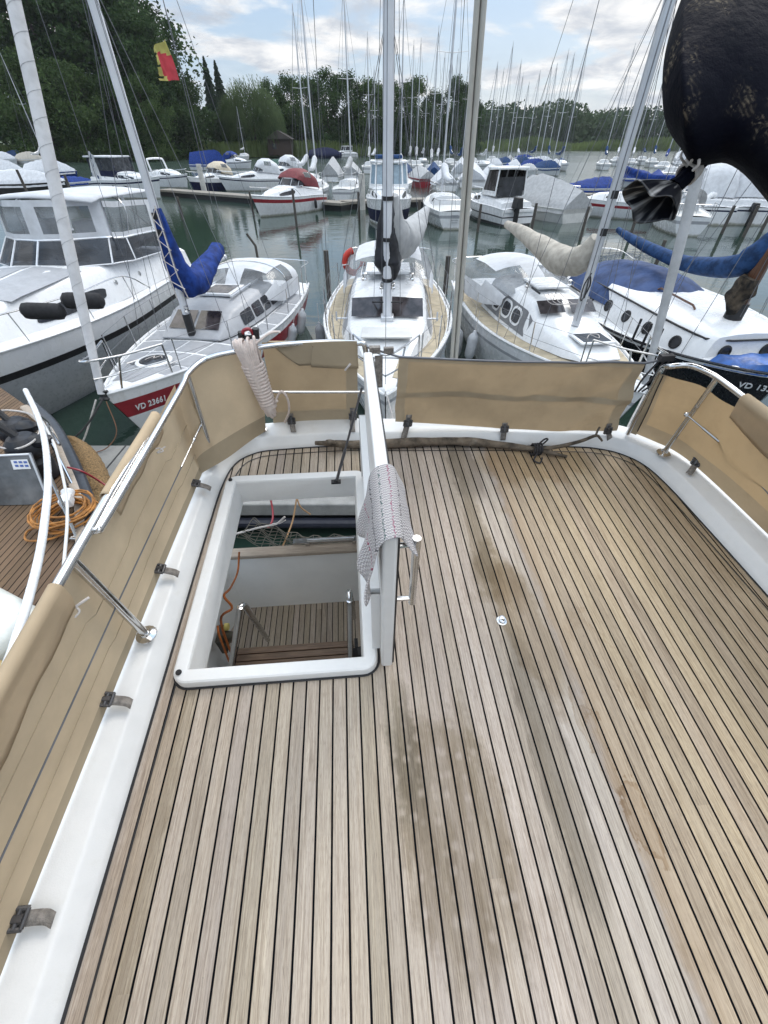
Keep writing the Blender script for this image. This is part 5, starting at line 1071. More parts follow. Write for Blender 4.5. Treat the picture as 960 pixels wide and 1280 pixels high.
pa, pb = H.p(ta, .24, -1, .014), H.p(tb_, .24, -1, .014); n4 = (pb - pa).normalized().cross(H.p(ta, .08, -1) - H.p(ta, .24, -1)).normalized()
writing('VD 133', 'registration_number', WHITE, A4, pa + n4 * .03, pb - pa, H.p(ta, .08, -1) - H.p(ta, .24, -1), .15)
fc = []
for i in range(8):
    t_ = .012 + .0125 * i; fc.append([H.d(t_, -1.0 + .25 * j, .06 + .05 * math.sin(i + j) * (j % 2) - .10 * (j == 0)) for j in range(9)])
MB().grid(fc).build('foredeck_cover', pm('bright_blue_tarp', (.015, .09, .32), .5, var=.2, bump=.5, bs=10), A4, sm=70)
for y in (1.5, 1.85, 2.2):
    b = H.at(-1.46, y); MB().tube([b, b + V((.02, 0, .45))], .026, 6).build('deadeye', BLACK, A4)
stanchions(A4, H, (.62, .75, .9), -1, .5); pushpit(A4, H, .85, .55)
bundle(A4, 'stern_gear', [(-.9, 7.0, 1.05), (-.9, 7.4, 1.25), (-.8, 7.8, 1.1)], [.2, .28, .15], WIN, 12, 9, 1, .5)

# ------------------------------------------------------------------ white motor cruiser at left with the canvas enclosure
H = Hull(9.6, 3.15, 1.62, 1.32, 1.22, .92, .6, 1.1, .72, .1, .75)
A5 = thing('motor_cruiser', 'large white motor cruiser with white canvas enclosure and black hull stripe', 'motorboat', (-7.25, 4.6, 0), -.02, GH)
hull(A5, H, [WHITE, BLACK, pm('pale_grey_hull', (.40, .42, .44), .3, var=.05)], [(0, 0), (.04, 0), (.20, 0), (.21, 1), (.27, 1), (.28, 2), (.6, 2), (1, 2)], WHITE)
st = [(1.0, .28, .22, 1.58, 1.62), (1.8, .58, .44, 1.48, 1.78), (3.2, .92, .72, 1.38, 1.98), (4.6, 1.16, .98, 1.34, 2.04), (5.5, 1.30, 1.15, 1.34, 2.02), (8.6, 1.40, 1.30, 1.3, 1.80), (9.2, 1.40, 1.30, 1.28, 1.72)]
cab = loftbox(st).build('superstructure', WHITE, A5, sm=35)
for s in (-1, 1):
    MB().poly(sidewin(st, s, 3.2, 5.0, .18, .52, .15, r=.3)).build('side_window', DARKW, cab, sm=0)
    m = MB(); [m.lathe([(.0001, .012), (.05, .01), (.055, 0)], sidept(st, s, y, .5, .0), 10, (s, 0, .2)) for y in (5.5, 6.5)]; m.build('vent', STEEL, cab)
m = MB()
for y0, y1 in ((1.3, 2.3), (3.05, 4.9)):
    for s in (-1, 1): m.grid([[V((s * (.05 + .13 * i * (1 + .28 * y)), y, 0)) for i in range(4)] for y in [y0 + (y1 - y0) * q / 8 for q in range(9)]])
def topz(x, y):
    for a_, b_ in zip(st, st[1:]):
        if a_[0] <= y <= b_[0]:
            k = (y - a_[0]) / (b_[0] - a_[0]); wt, z0, z1 = [a_[q] + (b_[q] - a_[q]) * k for q in (2, 3, 4)]; h_ = z1 - z0; u_ = min(1, abs(x) / wt)
            return z1 + h_ * (.09 - .06 * u_) if u_ < .5 else z1 + h_ * (.06 - .09 * (u_ - .5) / .43)
    return 0
m.v = [(x, y, topz(x, y) + .008) for x, y, z in m.v]; m.build('nonslip_panel', LGREY, A5, sm=0)
fh = MB().box((0, 2.7, 1.985), (.6, .6, .04)); fh.build('deck_hatch', OFFW, A5, bev=.02)
# windscreen frame and panes, then canvas with clear panels above
def ringpt(a, z, fw_=0.0):
    # a in 0..1 from port aft round the front to starboard aft
    path = [(-1.33, 8.3), (-1.36, 6.3), (-1.25, 5.6), (-.62, 5.1), (0, 4.98), (.62, 5.1), (1.25, 5.6), (1.36, 6.3), (1.33, 8.3)]
    k = a * (len(path) - 1); i = min(len(path) - 2, int(k)); f = k - i; x, y = [path[i][q] + (path[i + 1][q] - path[i][q]) * f for q in (0, 1)]
    return V((x, y, z))
zb_ = lambda a: 2.04 - .22 * (abs(a - .5) * 2) ** 3
def wsp(a, h):                              # leaning windscreen: h 0 base .. 1 top rail
    p = ringpt(a, zb_(a) + .42 * h); k = 1 - .10 * h; return V((p.x * k, p.y + .42 * h * (1 if .2 < a < .8 else .4), p.z))
def cvp(a, h):                              # canvas side walls from the rail up to the roof
    p = wsp(a, 1.0); q = V((p.x * (1 - .03 * h), p.y + .12 * h, p.z + (.66 - .05 * abs(a - .5)) * h)); return q
A_ = [i / 32 for i in range(33)]
MB().grid([[wsp(a, h) for h in (0, .5, 1)] for a in A_]).build('windscreen', GLASSD, A5, sm=60)
m = MB().tube([wsp(a, 1) for a in A_], .022, 6).tube([wsp(a, 0) for a in A_], .016, 6)
for a in (.25, .375, .5, .625, .75, .12, .88): m.tube([wsp(a, 0), wsp(a, 1)], .02, 6)
m.build('windscreen_frame', ALU, A5)
hs = [0, .12, .16, .5, .84, .88, 1]
isw = lambda i, j: j in (2, 3) and (i % 8) not in (0, 7) and not (13 <= i <= 15 and 0)
cw = MB().grid([[cvp(a, h) for h in hs] for a in A_], mf=lambda i, j: None if isw(i, j) else 0).build('canvas_enclosure', WCAN, A5, sm=50)
panes([[cvp(a, h) for h in hs] for a in A_], isw, GLASS, cw)
rows = []
for j in range(9):
    f = -1 + j / 4; rows.append([V((f * 1.16 * (1 - .0 * k), 5.58 + .28 * (abs(f) ** 2.2) + k * 2.75 / 8 - (.0), 3.12 + .10 * (1 - f * f) - .06 * (k / 8) - (.05 if k in (0,) else 0))) for k in range(9)])
rf = MB().grid(rows).build('canvas_roof', WCAN, cw, sm=70); rf.modifiers.new('t', 'SOLIDIFY').thickness = .03
m = MB()
for x_ in (-1.2, 1.2): m.tube(smooth([(x_, 6.7, 2.3), (x_ * .98, 6.9, 3.0), (0, 6.9, 3.14)], 5), .013, 6)
m.tube([(-1.2, 8.2, 2.2), (-1.15, 6.9, 3.05)], .012, 6).tube([(1.2, 8.2, 2.2), (1.15, 6.9, 3.05)], .012, 6); m.build('canopy_frame', STEEL, A5)
MB().grid([[V((-1.1 + 2.2 * i / 10, 5.55 + .5 * j / 4, 2.02 + .10 * j / 4 + .05 * math.sin(i + j))) for j in range(5)] for i in range(11)]).build('dashboard_cover', NAVY, A5)
MB().box((0, 7.1, 2.12), (2.3, 2.6, .10)).build('dark_cockpit', pm('cockpit_shadow_grey', (.10, .10, .11), .8), A5)  # dark slab added for the shaded interior behind the glass
for s in (-1, 1): MB().box((s * .55, 6.5, 2.42), (.55, .5, .55)).build('helm_seat', WHITE, A5, bev=.06)
m = MB()
for s in (-1, 1):
    for k, t_ in enumerate((.12, .27, .42, .57)):
        b = H.d(t_, s * .97); m.tube([b, b + V((-s * .06, -.05, .5))], .012, 6)
    m.tube(smooth([H.d(t_, s * .93, .5) + V((0, -.05, 0)) for t_ in (.02, .12, .27, .42, .57)] + [H.d(.66, s * .95, .05)], 5), .013, 6)
m.build('bow_rail', STEEL, A5)
bpy.context.view_layer.update()
def lyfender(label, p, rz):
    p = p + V((.0, 0, .0)); f = MB().lathe([(.0001, -.30), (.05, -.295), (.11, -.25), (.12, -.19), (.12, .19), (.11, .25), (.05, .295), (.0001, .30)], (0, 0, 0), 16, (1, 0, 0)).build('fender', pm('black_fender_cover', (.018, .018, .02), .85, bump=.3), None); f.location = p; f.rotation_euler = (0, .1, rz); return tag(f, label, 'fender', 'black fenders lying on the cruiser foredeck rail')
lyfender('black covered fender on the cruiser rail, the one nearer the bow', W(54, 389, 2.02), .25); lyfender('black covered fender on the cruiser rail, the one nearer the windscreen', W(104, 376, 2.10), .3)
# ------------------------------------------------------------------ boats across the fairway and beyond
def spot_at(px, py): return W(px, py, 0)
def place(name, label, cat, px, py, head, L, group):
    c = spot_at(px, py); h = rad(head); b = c + V((math.sin(h), -math.cos(h), 0)) * (L / 2)
    return thing(name, label, cat, (b.x, b.y, 0), h, group)
G1, G2, G3 = 'boats berthed across the fairway', 'boats berthed farther along the docks', 'small boats far down the marina'
def obm(par, H, x=0, s=1.0):
    m = MB().box((x, H.L + .25, .95 * s), (.36 * s, .5 * s, .42 * s), taper=.8).box((x, H.L + .30, .45 * s), (.16 * s, .22 * s, .9 * s)).tube([(x, H.L + .1, .75), (x, H.L - .05, .8)], .06, 6); m.build('outboard', BLACK, par, bev=.04)
def rails(par, H, h=.45, t1=.55):
    m = MB(); pts = [H.d(t1, -.95, .05)] + [H.d(t, -.93, h) for t in (t1 * .85, t1 * .6, t1 * .35, .06)] + [V((0, -.06, H.sh(0) + h))] + [H.d(t, .93, h) for t in (.06, t1 * .35, t1 * .6, t1 * .85)] + [H.d(t1, .95, .05)]
    m.tube(smooth(pts, 4), .016, 6)
    for t in (t1 * .8, t1 * .5, t1 * .2):
        for s in (-1, 1): m.tube([H.d(t, s * .95), H.d(t, s * .93, h)], .013, 5)
    m.build('bow_rail', STEEL, par)
def cruiser(label, px, py, head, L, B, top=WCAN, low=None, kind='canvas', hullq=None, hmats=None, group=G1, fb=1.0, ob=False, cabh=.55, name='motorboat', winm=None, toph=1.0):
    r = place(name, label, 'motorboat', px, py, head, L, group); H = Hull(L, B, fb * 1.25, fb, fb * .9, .9, .6, L * .10, .76, 0, .8)
    hull(r, H, hmats or [WHITE, low or NAVY], hullq or [(0, 0), (.08, 0), (.10, 1), (.16, 1), (.17, 0), (.6, 0), (1, 0)], WHITE, n=14)
    a, b = L * .18, L * .52; z = H.sh(.5)
    st = [(a, B * .12, B * .10, H.sh(.2) - .02, H.sh(.2) + .06), (a + L * .10, B * .28, B * .22, z - .05, z + cabh * .6), (b - .2, B * .40, B * .33, z - .05, z + cabh), (b + .1, B * .41, B * .36, z - .05, z + cabh), (L * .95, B * .42, B * .40, z - .1, z + cabh * .35)]
    cab = loftbox(st).build('cabin', WHITE, r, sm=35)
    for s in (-1, 1): MB().poly(sidewin(st, s, a + L * .12, b - .15, .3, .7, .08, r=.3)).build('side_window', DARKW, cab, sm=0)
    zt = z + cabh; w_ = B * .41
    if kind == 'canvas':       # windscreen with a canvas hood and clear panels
        ws = [V((-w_, b + .7, zt)), V((-w_ * .95, b + .2, zt)), V((-w_ * .5, b - .1, zt)), V((0, b - .16, zt)), V((w_ * .5, b - .1, zt)), V((w_ * .95, b + .2, zt)), V((w_, b + .7, zt))]
        tp_ = [V((p.x * .92, p.y + .35, zt + .42)) for p in ws]
        MB().grid([ws, tp_]).build('windscreen', winm or GLASSD, r); MB().tube(tp_, .02, 5).tube(ws, .014, 5).tube([ws[2], tp_[2]], .015, 5).tube([ws[4], tp_[4]], .015, 5).tube([ws[1], tp_[1]], .015, 5).tube([ws[5], tp_[5]], .015, 5).build('windscreen_frame', ALU, r)
        hood(r, 'canopy', [(b + .22, w_ * .92, zt + .38, zt + .46), (b + .55, w_ * .98, zt + .30, zt + .80 * toph), (b + 1.0, w_, zt, zt + .95 * toph), (b + 1.7, w_, zt - .1, zt + .92 * toph), (min(L * .93, b + 2.4), w_ * .95, zt - .2, zt + .55 * toph), (min(L * .955, b + 2.65), w_ * .9, zt - .28, zt - .2)], top, GLASS, cols=14, wincells=lambda i, j: i == 2 and j in (1, 2, 11, 12))
    elif kind == 'hardtop':    # pilothouse with big raked panes
        y0, y1 = b - .25, L * .80; bot = [V((-w_, y1, zt - .1)), V((-w_, y0 + .45, zt - .1)), V((-w_ * .72, y0, zt - .1)), V((w_ * .72, y0, zt - .1)), V((w_, y0 + .45, zt - .1)), V((w_, y1, zt - .1))]
        tpz = zt + 1.05 * toph; tp_ = [V((p.x * .9, p.y + (.45 if i in (1, 2, 3, 4) else 0), tpz)) for i, p in enumerate(bot)]
        MB().grid([[p.lerp(q, f) for p, q in zip(bot, tp_)] for f in (0, .16)]).build('house_side', WHITE, r); MB().grid([[p.lerp(q, f) * 1.0 for p, q in zip(bot, tp_)] for f in (.16, .92)]).build('house_window', winm or pm('pale_blue_glass', (.22, .30, .36), .08, var=.1), r)
        m = MB(); [m.tube([p.lerp(q, .0), q], .05, 6) for p, q in zip(bot, tp_)]; m.tube([p.lerp(q, .16) for p, q in zip(bot, tp_)], .03, 6); m.build('house_pillar', WHITE, r)
        m = MB(); ol = [tp_[0] + V((-.08, .15, -.04)), tp_[1] + V((-.1, 0, -.04)), tp_[2] + V((-.06, -.18, -.04)), tp_[3] + V((.06, -.18, -.04)), tp_[4] + V((.1, 0, -.04)), tp_[5] + V((.08, .15, -.04))]; m.prism(ol, (0, 0, .12)); m.build('house_roof', WHITE, r, bev=.04)
        MB().box((0, y1, zt + .35), (B * .7, .03, .95)).build('rear_door', DARKW, r)
    if group == G1: rails(r, H)
    if ob: obm(r, H)
    return r, H
def tarped(label, px, py, head, L, B, tarp, hm=None, fb=.8, peak=.9, group=G1, ridge=(.15, .5, .95), mast=0, blunt=.7, name='covered_boat'):
    r = place(name, label, 'boat', px, py, head, L, group); H = Hull(L, B, fb * 1.2, fb, fb, .85, .58, L * .08, .78, 0, .8)
    hull(r, H, [hm or WHITE], [(0, 0), (.4, 0), (1, 0)], OFFW, n=12)
    rows = []; n = 14
    for i in range(n + 1):
        t_ = .03 + .97 * i / n; hp = peak * (math.sin(math.pi * min(1, t_ / ridge[1]) / 2) ** .9 if t_ < ridge[1] else 1 - .55 * ((t_ - ridge[1]) / (1 - ridge[1])) ** 1.6 * blunt)
        row = []
        for j in range(13):
            f = -1 + j / 6; p = H.d(t_, f * 1.04); p.z += hp * (1 - abs(f) ** 1.08) - (.22 if j in (0, 12) else 0) - .05 * abs(math.sin(i * 1.57)) * (1 - abs(f)) + .05 * noise.noise(V((f * 3, t_ * 9, px))); row.append(p)
        rows.append(row)
    m = MB().grid(rows); m.poly(rows[-1]); m.build('tarpaulin', tarp, r, sm=60)
    if mast: rig(r, H, L * .38, fb + .3, mast, (.5,), .05, ALU, wr_=.012, hal=1)
    return r, H
def sailer(label, px, py, head, L, B, mast, cover=WCAN, low=None, group=G1, cabm=None, sp=(.55,), wr_=.009, hood_m=None, detail=True, lean=0.0, mm=None):
    r = place('sailboat', label, 'sailboat', px, py, head, L, group); H = Hull(L, B, 1.15, .92, .9, .68, .56, .6, .74, .1)
    hull(r, H, [WHITE, low or LGREY], [(0, 0), (.14, 0), (.16, 1), (.26, 1), (.28, 0), (.6, 0), (1, 0)], OFFW, n=14)
    st = [(L * .2, B * .16, B * .14, 1.0, 1.06), (L * .27, B * .26, B * .2, .98, 1.3), (L * .42, B * .33, B * .26, .95, 1.4), (L * .66, B * .34, B * .27, .94, 1.36)]
    cab = loftbox(st).build('cabin', cabm or WHITE, r, sm=35)
    for s in (-1, 1): MB().poly(sidewin(st, s, L * .33, L * .6, .3, .68, .04, r=.2)).build('side_window', DARKW, cab, sm=0)
    ma, at = rig(r, H, L * .36, 1.35, mast, sp, .06, mm or ALU, wr_=wr_, hal=1, rake=.015 + lean)
    MB().tube([at(.11), V((.0, L * .82, 2.1))], .045, 6).build('boom', ALU, r)
    bundle(r, 'sail_cover', [at(.13) + V((0, .1, 0)), at(.115) + V((0, .4, 0)), V((.03, L * .58, 2.22)), V((.05, L * .80, 2.22))], [.12, .24, .20, .10], cover, 10, L, 1, .25)
    if hood_m: hood(r, 'sprayhood', [(L * .6, B * .30, 1.3, 1.5), (L * .64, B * .33, 1.2, 1.95), (L * .74, B * .34, 1.1, 2.0)], hood_m, GLASS, cols=12, wincells=lambda i, j: i == 0 and 2 < j < 9)
    if detail: pulpit(r, H, .12, .55, .1, .018); pushpit(r, H, .86, .55, .018)
    return r, H, ma, at
# --- first row
r, H = cruiser('white motorboat with dark red canopy and red hull band', 360, 266, -33, 6.6, 2.5, RED, REDP, group=G1, hullq=[(0, 0), (.10, 0), (.12, 1), (.24, 1), (.26, 0), (.78, 0), (.8, 2), (1, 2)], hmats=[WHITE, REDP, BLACK])
bpy.context.view_layer.update()
fender('black fender at the right quarter of the red canopied motorboat', r.matrix_world @ H.p(.75, .2, 1, .14), 0, .9, BLACK); fender('black fender under the bow of the red canopied motorboat', r.matrix_world @ H.p(.10, .35, -1, .14), 0, .8, BLACK)
r, H = cruiser('tall white pilothouse cruiser with pale blue windscreen and navy hull', 486, 277, 1, 8.6, 2.95, kind='hardtop', hmats=[WHITE, NAVY], hullq=[(0, 0), (.28, 0), (.30, 1), (.66, 1), (.70, 0), (1, 0)], fb=1.25, toph=1.1, winm=None)
MB().box((0, 5.9, 3.22), (1.7, 1.5, .18)).build('roof_cover', BLUED, r, bev=.06)
r, H, ma, at = sailer('white sailboat stern-on with a rounded lettered transom', 553, 275, 183, 8.4, 2.75, 11.5, WCAN, hood_m=None)
m = MB(); [m.box((0, H.L + .015, .72 - .12 * k), (.5 - .08 * abs(k - 1), .012, .03)) for k in range(4)]; m.build('transom_lettering', LGREY, r)
r, H = cruiser('white pilothouse motorboat with a black outboard on its stern', 612, 274, 200, 6.4, 2.6, kind='hardtop', winm=pm('dark_brown_glass', (.035, .03, .03), .1, var=.3), fb=.95, toph=1.15, hullq=[(0, 0), (.3, 0), (.32, 1), (.36, 1), (.38, 0), (.62, 0), (.64, 1), (1, 1)], hmats=[WHITE, pm('dark_grey_band', (.06, .06, .065), .4)])
obm(r, H, .35, 1.25); MB().box((0, H.L - .1, .75), (2.1, .3, .10)).build('bathing_platform', WHITE, r)
tarped('boat under a big tight grey-white tent tarpaulin', 672, 270, 205, 7.2, 2.9, GCAN, hm=OFFW, peak=1.5, ridge=(.1, .45, .9), fb=.75, blunt=.8)
r = place('open_dinghy', 'grey open workboat moored between the grey tarpaulin boat and the blue cover', 'boat', 712, 262, 15, 5.2, G1); H = Hull(5.2, 2.1, .9, .7, .7, .9, .5, .3, .8); hull(r, H, [LGREY, BLACK], [(0, 0), (.3, 0), (.32, 1), (.42, 1), (.44, 0), (1, 0)], OFFW, n=12)
m = MB(); [m.box((0, y, .82), (1.5, .35, .05)) for y in (1.6, 3.0, 4.3)]; m.build('thwart', WOODM, r); MB().tube([H.p(t_, 0, -1) + V((0, 0, .06)) for t_ in (.02, .2, .4, .6, .8, 1)], .06, 6).tube([H.p(t_, 0, 1) + V((0, 0, .06)) for t_ in (.02, .2, .4, .6, .8, 1)], .06, 6).build('gunwale', WHITE, r)
r, H, ma, at = sailer('white sailboat with a dark red sheer stripe, beside the tied black bag', 778, 272, -112, 8.6, 2.5, 10.5, BLUEC, low=REDP)
tarped('classic boat with peaked bright blue cover and brown awning', 731, 247, -70, 6.2, 2.2, BLUEC, hm=OFFW, peak=.8, ridge=(.1, .8, .99), fb=.7)
o = tarped('blue covered boat behind the red striped sailboat', 783, 234, -60, 6.2, 2.3, BLUEC, peak=.8, group=G2)
# right row: sterns in a line
for k, (px, py, cov, lab, kind) in enumerate(((838, 283, None, 'white sailboat with oval stern half hidden by the tied bag end', 's'), (868, 272, WCAN, 'white boat with a big white canvas cover left of the grey strip', 'c'), (905, 272, WCAN, 'white canvas covered cruiser between the two right mooring posts', 'c'), (934, 268, GCAN, 'pale grey canvas covered cruiser near the right edge', 'c'), (962, 262, BEIGE, 'white sailboat with brown cover at the right edge of the fairway', 's'))):
    if kind == 's': sailer(lab, px, py, 165, 7.6, 2.5, 10.0, cov or WCAN, group=G1, hood_m=GCAN)
    else: cruiser(lab, px, py, 160 + 3 * k, 7.2, 2.7, cov, kind='canvas', group=G1, toph=1.5, ob=(k == 2))
for k, (px, py, lab) in enumerate(((842, 287, 'white round-ended inflatable dinghy nearest the tied bag end'), (876, 279, 'white round-ended inflatable dinghy at the foot of the grey strip'), (951, 270, 'white round-ended inflatable dinghy near the right picture edge'))):
    p = W(px, py, 0); r = thing('inflatable_dinghy', lab, 'dinghy', (p.x, p.y, .75), .35, 'dinghies hung on the sterns at right'); q = [V((.55 * math.cos(a_ * .35), 0, .72 * math.sin(a_ * .35))) for a_ in range(18)]
    MB().tube(q, .16, 8, closed=True).build('tube', WHITE, r, sm=70); MB().poly([v_ * .9 + V((0, .05, 0)) for v_ in q]).build('floor', WHITE, r)
for px, py, hd_, kind, lab, mat in ((850, 222, 150, 's', 'far white sailboat on the right, just left of the pale lashing', WCAN), (872, 228, 160, 'c', 'far white cruiser right of the pale lashing', WCAN), (900, 232, 155, 's', 'far white sailboat behind the white canvas cruisers', BLUEC), (925, 236, 150, 'c', 'far white motorboat under the lower edge of the black bag', WCAN), (950, 240, 150, 's', 'far white sailboat near the lower right edge of the black bag', GCAN), (815, 238, 160, 't', 'far blue covered boat left of the tied bag end', BLUEC), (835, 226, 150, 's', 'far white sailboat beyond the right mast', WCAN), (940, 226, 160, 'c', 'far cruiser hidden mostly by the black bag', WCAN)):
    if kind == 's': sailer(lab, px, py, hd_, 8, 2.6, 10 + (px % 3), mat, group=G2, detail=False, wr_=.013)
    elif kind == 'c': cruiser(lab, px, py, hd_, 7.5, 2.7, mat, group=G2, toph=1.2)
    else: tarped(lab, px, py, hd_, 6.5, 2.4, mat, group=G2)
for px, py, hd_, kind, lab, mat in ((868, 214, 150, 's', 'very far white sailboat above the pale lashing', WCAN), (888, 212, 155, 't', 'very far white covered boat right of the pale lashing', WCAN), (905, 215, 150, 's', 'very far white sailboat close under the black bag', GCAN), (846, 212, 160, 'c', 'very far white cruiser right of the right mast', WCAN), (826, 216, 150, 's', 'very far white sailboat touching the right mast', BLUEC), (868, 246, 158, 't', 'blue covered boat between the right row and the far sailboats', BLUED), (910, 250, 160, 't', 'white covered boat just behind the right row of canvas cruisers', WCAN)):
    if kind == 's': sailer(lab, px, py, hd_, 8, 2.6, 11 + (px % 3), mat, group=G2, detail=False, wr_=.013)
    elif kind == 'c': cruiser(lab, px, py, hd_, 7.5, 2.7, mat, group=G2, toph=1.2)
    else: tarped(lab, px, py, hd_, 6.5, 2.4, mat, group=G2)
# --- left and middle second row
tarped('long boat under a pale wrinkled tarpaulin over a dark hull', 38, 246, 84, 9.0, 2.8, WCAN, hm=pm('dark_brown_hull', (.03, .027, .025), .4), peak=1.0, ridge=(.1, .5, .9), fb=1.0)
tarped('white and blue tarpaulin boat left of the navy canvas cruiser', 70, 225, 80, 7.5, 2.7, WCAN, hm=BLUEC, peak=1.3, group=G2)
tarped('low bright blue tarpaulin boat beside the navy canvas cruiser', 98, 240, 75, 5.2, 2.2, BLUEC, peak=.45, group=G2)
r, H = cruiser('white cruiser with navy canvas enclosure and black hull window', 168, 247, 68, 7.6, 2.7, NAVY, kind='none', fb=1.3)
zt = 1.9
for y0, y1, nm in ((3.9, 6.9, 0),):
    pts = [V((-1.05, y1, zt - .5)), V((-1.05, y0, zt - .5)), V((1.05, y0, zt - .5)), V((1.05, y1, zt - .5))]
    MB().grid([pts + [pts[0]], [p + V((0, 0, .55)) for p in pts] + [pts[0] + V((0, 0, .55))]]).build('lower_canvas', NAVY, r, sm=0)
    MB().grid([[p + V((0, 0, .55)) for p in pts] + [pts[0] + V((0, 0, .55))], [p * .96 + V((0, .25, 1.5)) for p in pts] + [pts[0] * .96 + V((0, .25, 1.5))]]).build('clear_panel', GLASSD, r, sm=0)
    m = MB(); [m.tube([p, p * .96 + V((0, .25, 1.5))], .035, 6) for p in pts + [pts[0].lerp(pts[1], .5), pts[2].lerp(pts[3], .5), pts[0].lerp(pts[3], .5)]]; m.build('canopy_frame', NAVY, r)
    MB().box((0, (y0 + y1) / 2 + .2, zt + 1.0), (2.3, 3.2, .12)).build('hard_top', WCAN, r, bev=.05)
for s in (-1, 1): MB().poly([H.p(t_, q, s, .02) for t_, q in ((.34, .38), (.40, .24), (.60, .22), (.60, .44))]).build('hull_window', DARKW, r, sm=0)
p = W(134, 253, 0); f = thing('stern_flag', 'white and blue flag hanging limp by the navy canvas cruiser', 'flag', (p.x, p.y, 1.2)); MB().tube([(0, 0, 0), (.25, 0, 1.9)], .025, 6).build('staff', ALU, f)
MB().grid([[V((.22 - .10 * i * (j / 8) - .03 * i, .10 * math.sin(i * 1.8 + j * .3), 1.85 - .22 * j + .05 * i)) for j in range(8)] for i in range(7)], mf=lambda i, j: 1 if (i + j // 2) % 4 == 0 else 0).build('cloth', [WCAN, BLUED], f, sm=80)
r, H = cruiser('white motorboat with a white radar arch left of the pale post', 214, 234, 60, 6.5, 2.4, kind='none', group=G1)
MB().tube(smooth([(-1.1, 4.4, 1.2), (-1.05, 4.7, 2.2), (-.8, 4.8, 2.45), (.8, 4.8, 2.45), (1.05, 4.7, 2.2), (1.1, 4.4, 1.2)], 5), .09, 8).build('radar_arch', WHITE, r)
r, H = cruiser('small blue-hulled boat with cream canopy behind the far dock', 266, 238, -95 + 60, 5.4, 2.2, pm('cream_canvas', (.5, .44, .34), .8), NAVY, group=G1, hullq=[(0, 0), (.2, 0), (.25, 1), (.8, 1), (1, 1)], cabh=.4)
cruiser('white cabin cruiser with long windows behind the far dock', 320, 238, -70, 7.2, 2.6, WCAN, group=G1, toph=1.1)
cruiser('white canvas topped cruiser behind the red canopied motorboat', 352, 228, -50, 6.6, 2.5, WCAN, group=G2, toph=1.15)
tarped('boat under a big bright blue cover near the left reeds', 264, 213, 78, 6.8, 2.7, BLUEC, peak=1.9, ridge=(.05, .3, .9), blunt=.3, group=G2)
cruiser('small white motorboat with blue awning right of the big blue cover', 299, 211, 70, 6.0, 2.2, BLUEC, group=G2)
tarped('boat with dark green tarpaulin behind the white canvas topped cruiser', 354, 214, 80, 6.6, 2.4, GREENC, peak=.8, group=G2)
cruiser('little white motorboat alone on the far open water', 322, 191, 80, 6.5, 2.4, kind='none', group=G3)
tarped('dark covered boat by the far wooded shore', 408, 198, 80, 10, 3.4, NAVY, hm=NAVY, peak=1.6, group=G3)
cruiser('white cruiser by the far wooded shore', 428, 197, -60, 9.5, 3.2, kind='hardtop', group=G3, winm=DARKW)
for k, (px, py, mh, lab, cov) in enumerate(((396, 249, 12.0, 'white sailboat left of the pair with masts side by side', WCAN), (438, 248, 11.5, 'white sailboat right of the pair with masts side by side', GCAN), (384, 238, 11.5, 'white sailboat behind the pair of masts, its mast leaning left', WCAN))):
    sailer(lab, px, py, 178 - 6 * k, 7.2, 2.4, mh, cov, group=G1, detail=(k < 2))
tarped('grey tent covered boat between the paired masts', 418, 226, 175, 6.4, 2.6, GCAN, peak=1.6, ridge=(.1, .5, .9), group=G2)
tarped('pale grey covered boat left of the tall pilothouse', 442, 224, 178, 6.2, 2.4, GCAN, peak=1.0, group=G2)
for px, py, lab, tm, hm, mh in ((524, 232, 'dark red hulled boat with grey cover right of the pilothouse', GCAN, REDP, 0), (541, 227, 'small boat under a blue tent cover behind the red hulled one', BLUED, WHITE, 0), (552, 237, 'white bow of a small boat between the blue tent and the lettered transom', WCAN, WHITE, 0), (590, 233, 'wide boat under white plastic cover behind the pilothouse motorboat', WCAN, WHITE, 0), (612, 228, 'white covered boat right of the wide white plastic cover', WCAN, OFFW, 0), (630, 235, 'boat under deep blue cover right of the white plastic covers', BLUEC, REDP, 0), (505, 224, 'boat with blue cover seen past the pilothouse roof', BLUED, WHITE, 0), (575, 222, 'white covered boat far behind the lettered transom', WCAN, WHITE, 0)):
    tarped(lab, px, py, 180 + (px % 5) * 6 - 10, 6.6, 2.6 if px != 590 else 3.4, tm, hm=hm, peak=1.0 + (px % 4) * .15, group=G2)
# --- far cluster
random.seed(11); FC = [WCAN, BLUED, WCAN, BLUED, GCAN, BLUEC]; words = ['white', 'dull blue', 'white', 'dull blue', 'grey', 'bright blue']
for k, (px, py) in enumerate(((618, 214), (630, 211), (642, 216), (652, 212), (660, 221), (668, 216), (676, 213), (684, 219), (692, 215), (700, 211), (636, 207), (655, 206))):
    row_ = 'front' if py > 214 else 'back'
    tarped(f'far {words[k % 6]} covered boat, {["first", "second", "third", "fourth", "fifth", "sixth", "seventh", "eighth", "ninth", "tenth"][k]} from the left in the distant cluster' if k < 10 else f'tiny {words[k % 6]} covered boat at the {["left", "right"][k - 10]} of the rearmost pair in the distant cluster', px, py, 12 + random.uniform(-22, 22), 6.0, 2.2, FC[k % 6], peak=.65 + .5 * random.random(), group=G3, mast=(11 + random.random() * 3 if k in (0, 1, 3, 5, 7, 9, 10) else 0))
for k, (px, py, lab, tm) in enumerate(((8, 205, 'far white boat at the left edge below the bank', WCAN), (26, 200, 'far blue and white covered boat at the left edge', BLUED), (42, 205, 'far beige covered boat left of the white furled sail', BEIGE), (12, 225, 'white covered boat at the left edge above the long pale tarpaulin', WCAN))):
    tarped(lab, px, py, 70, 8, 2.8, tm, peak=1.3, group=G3)
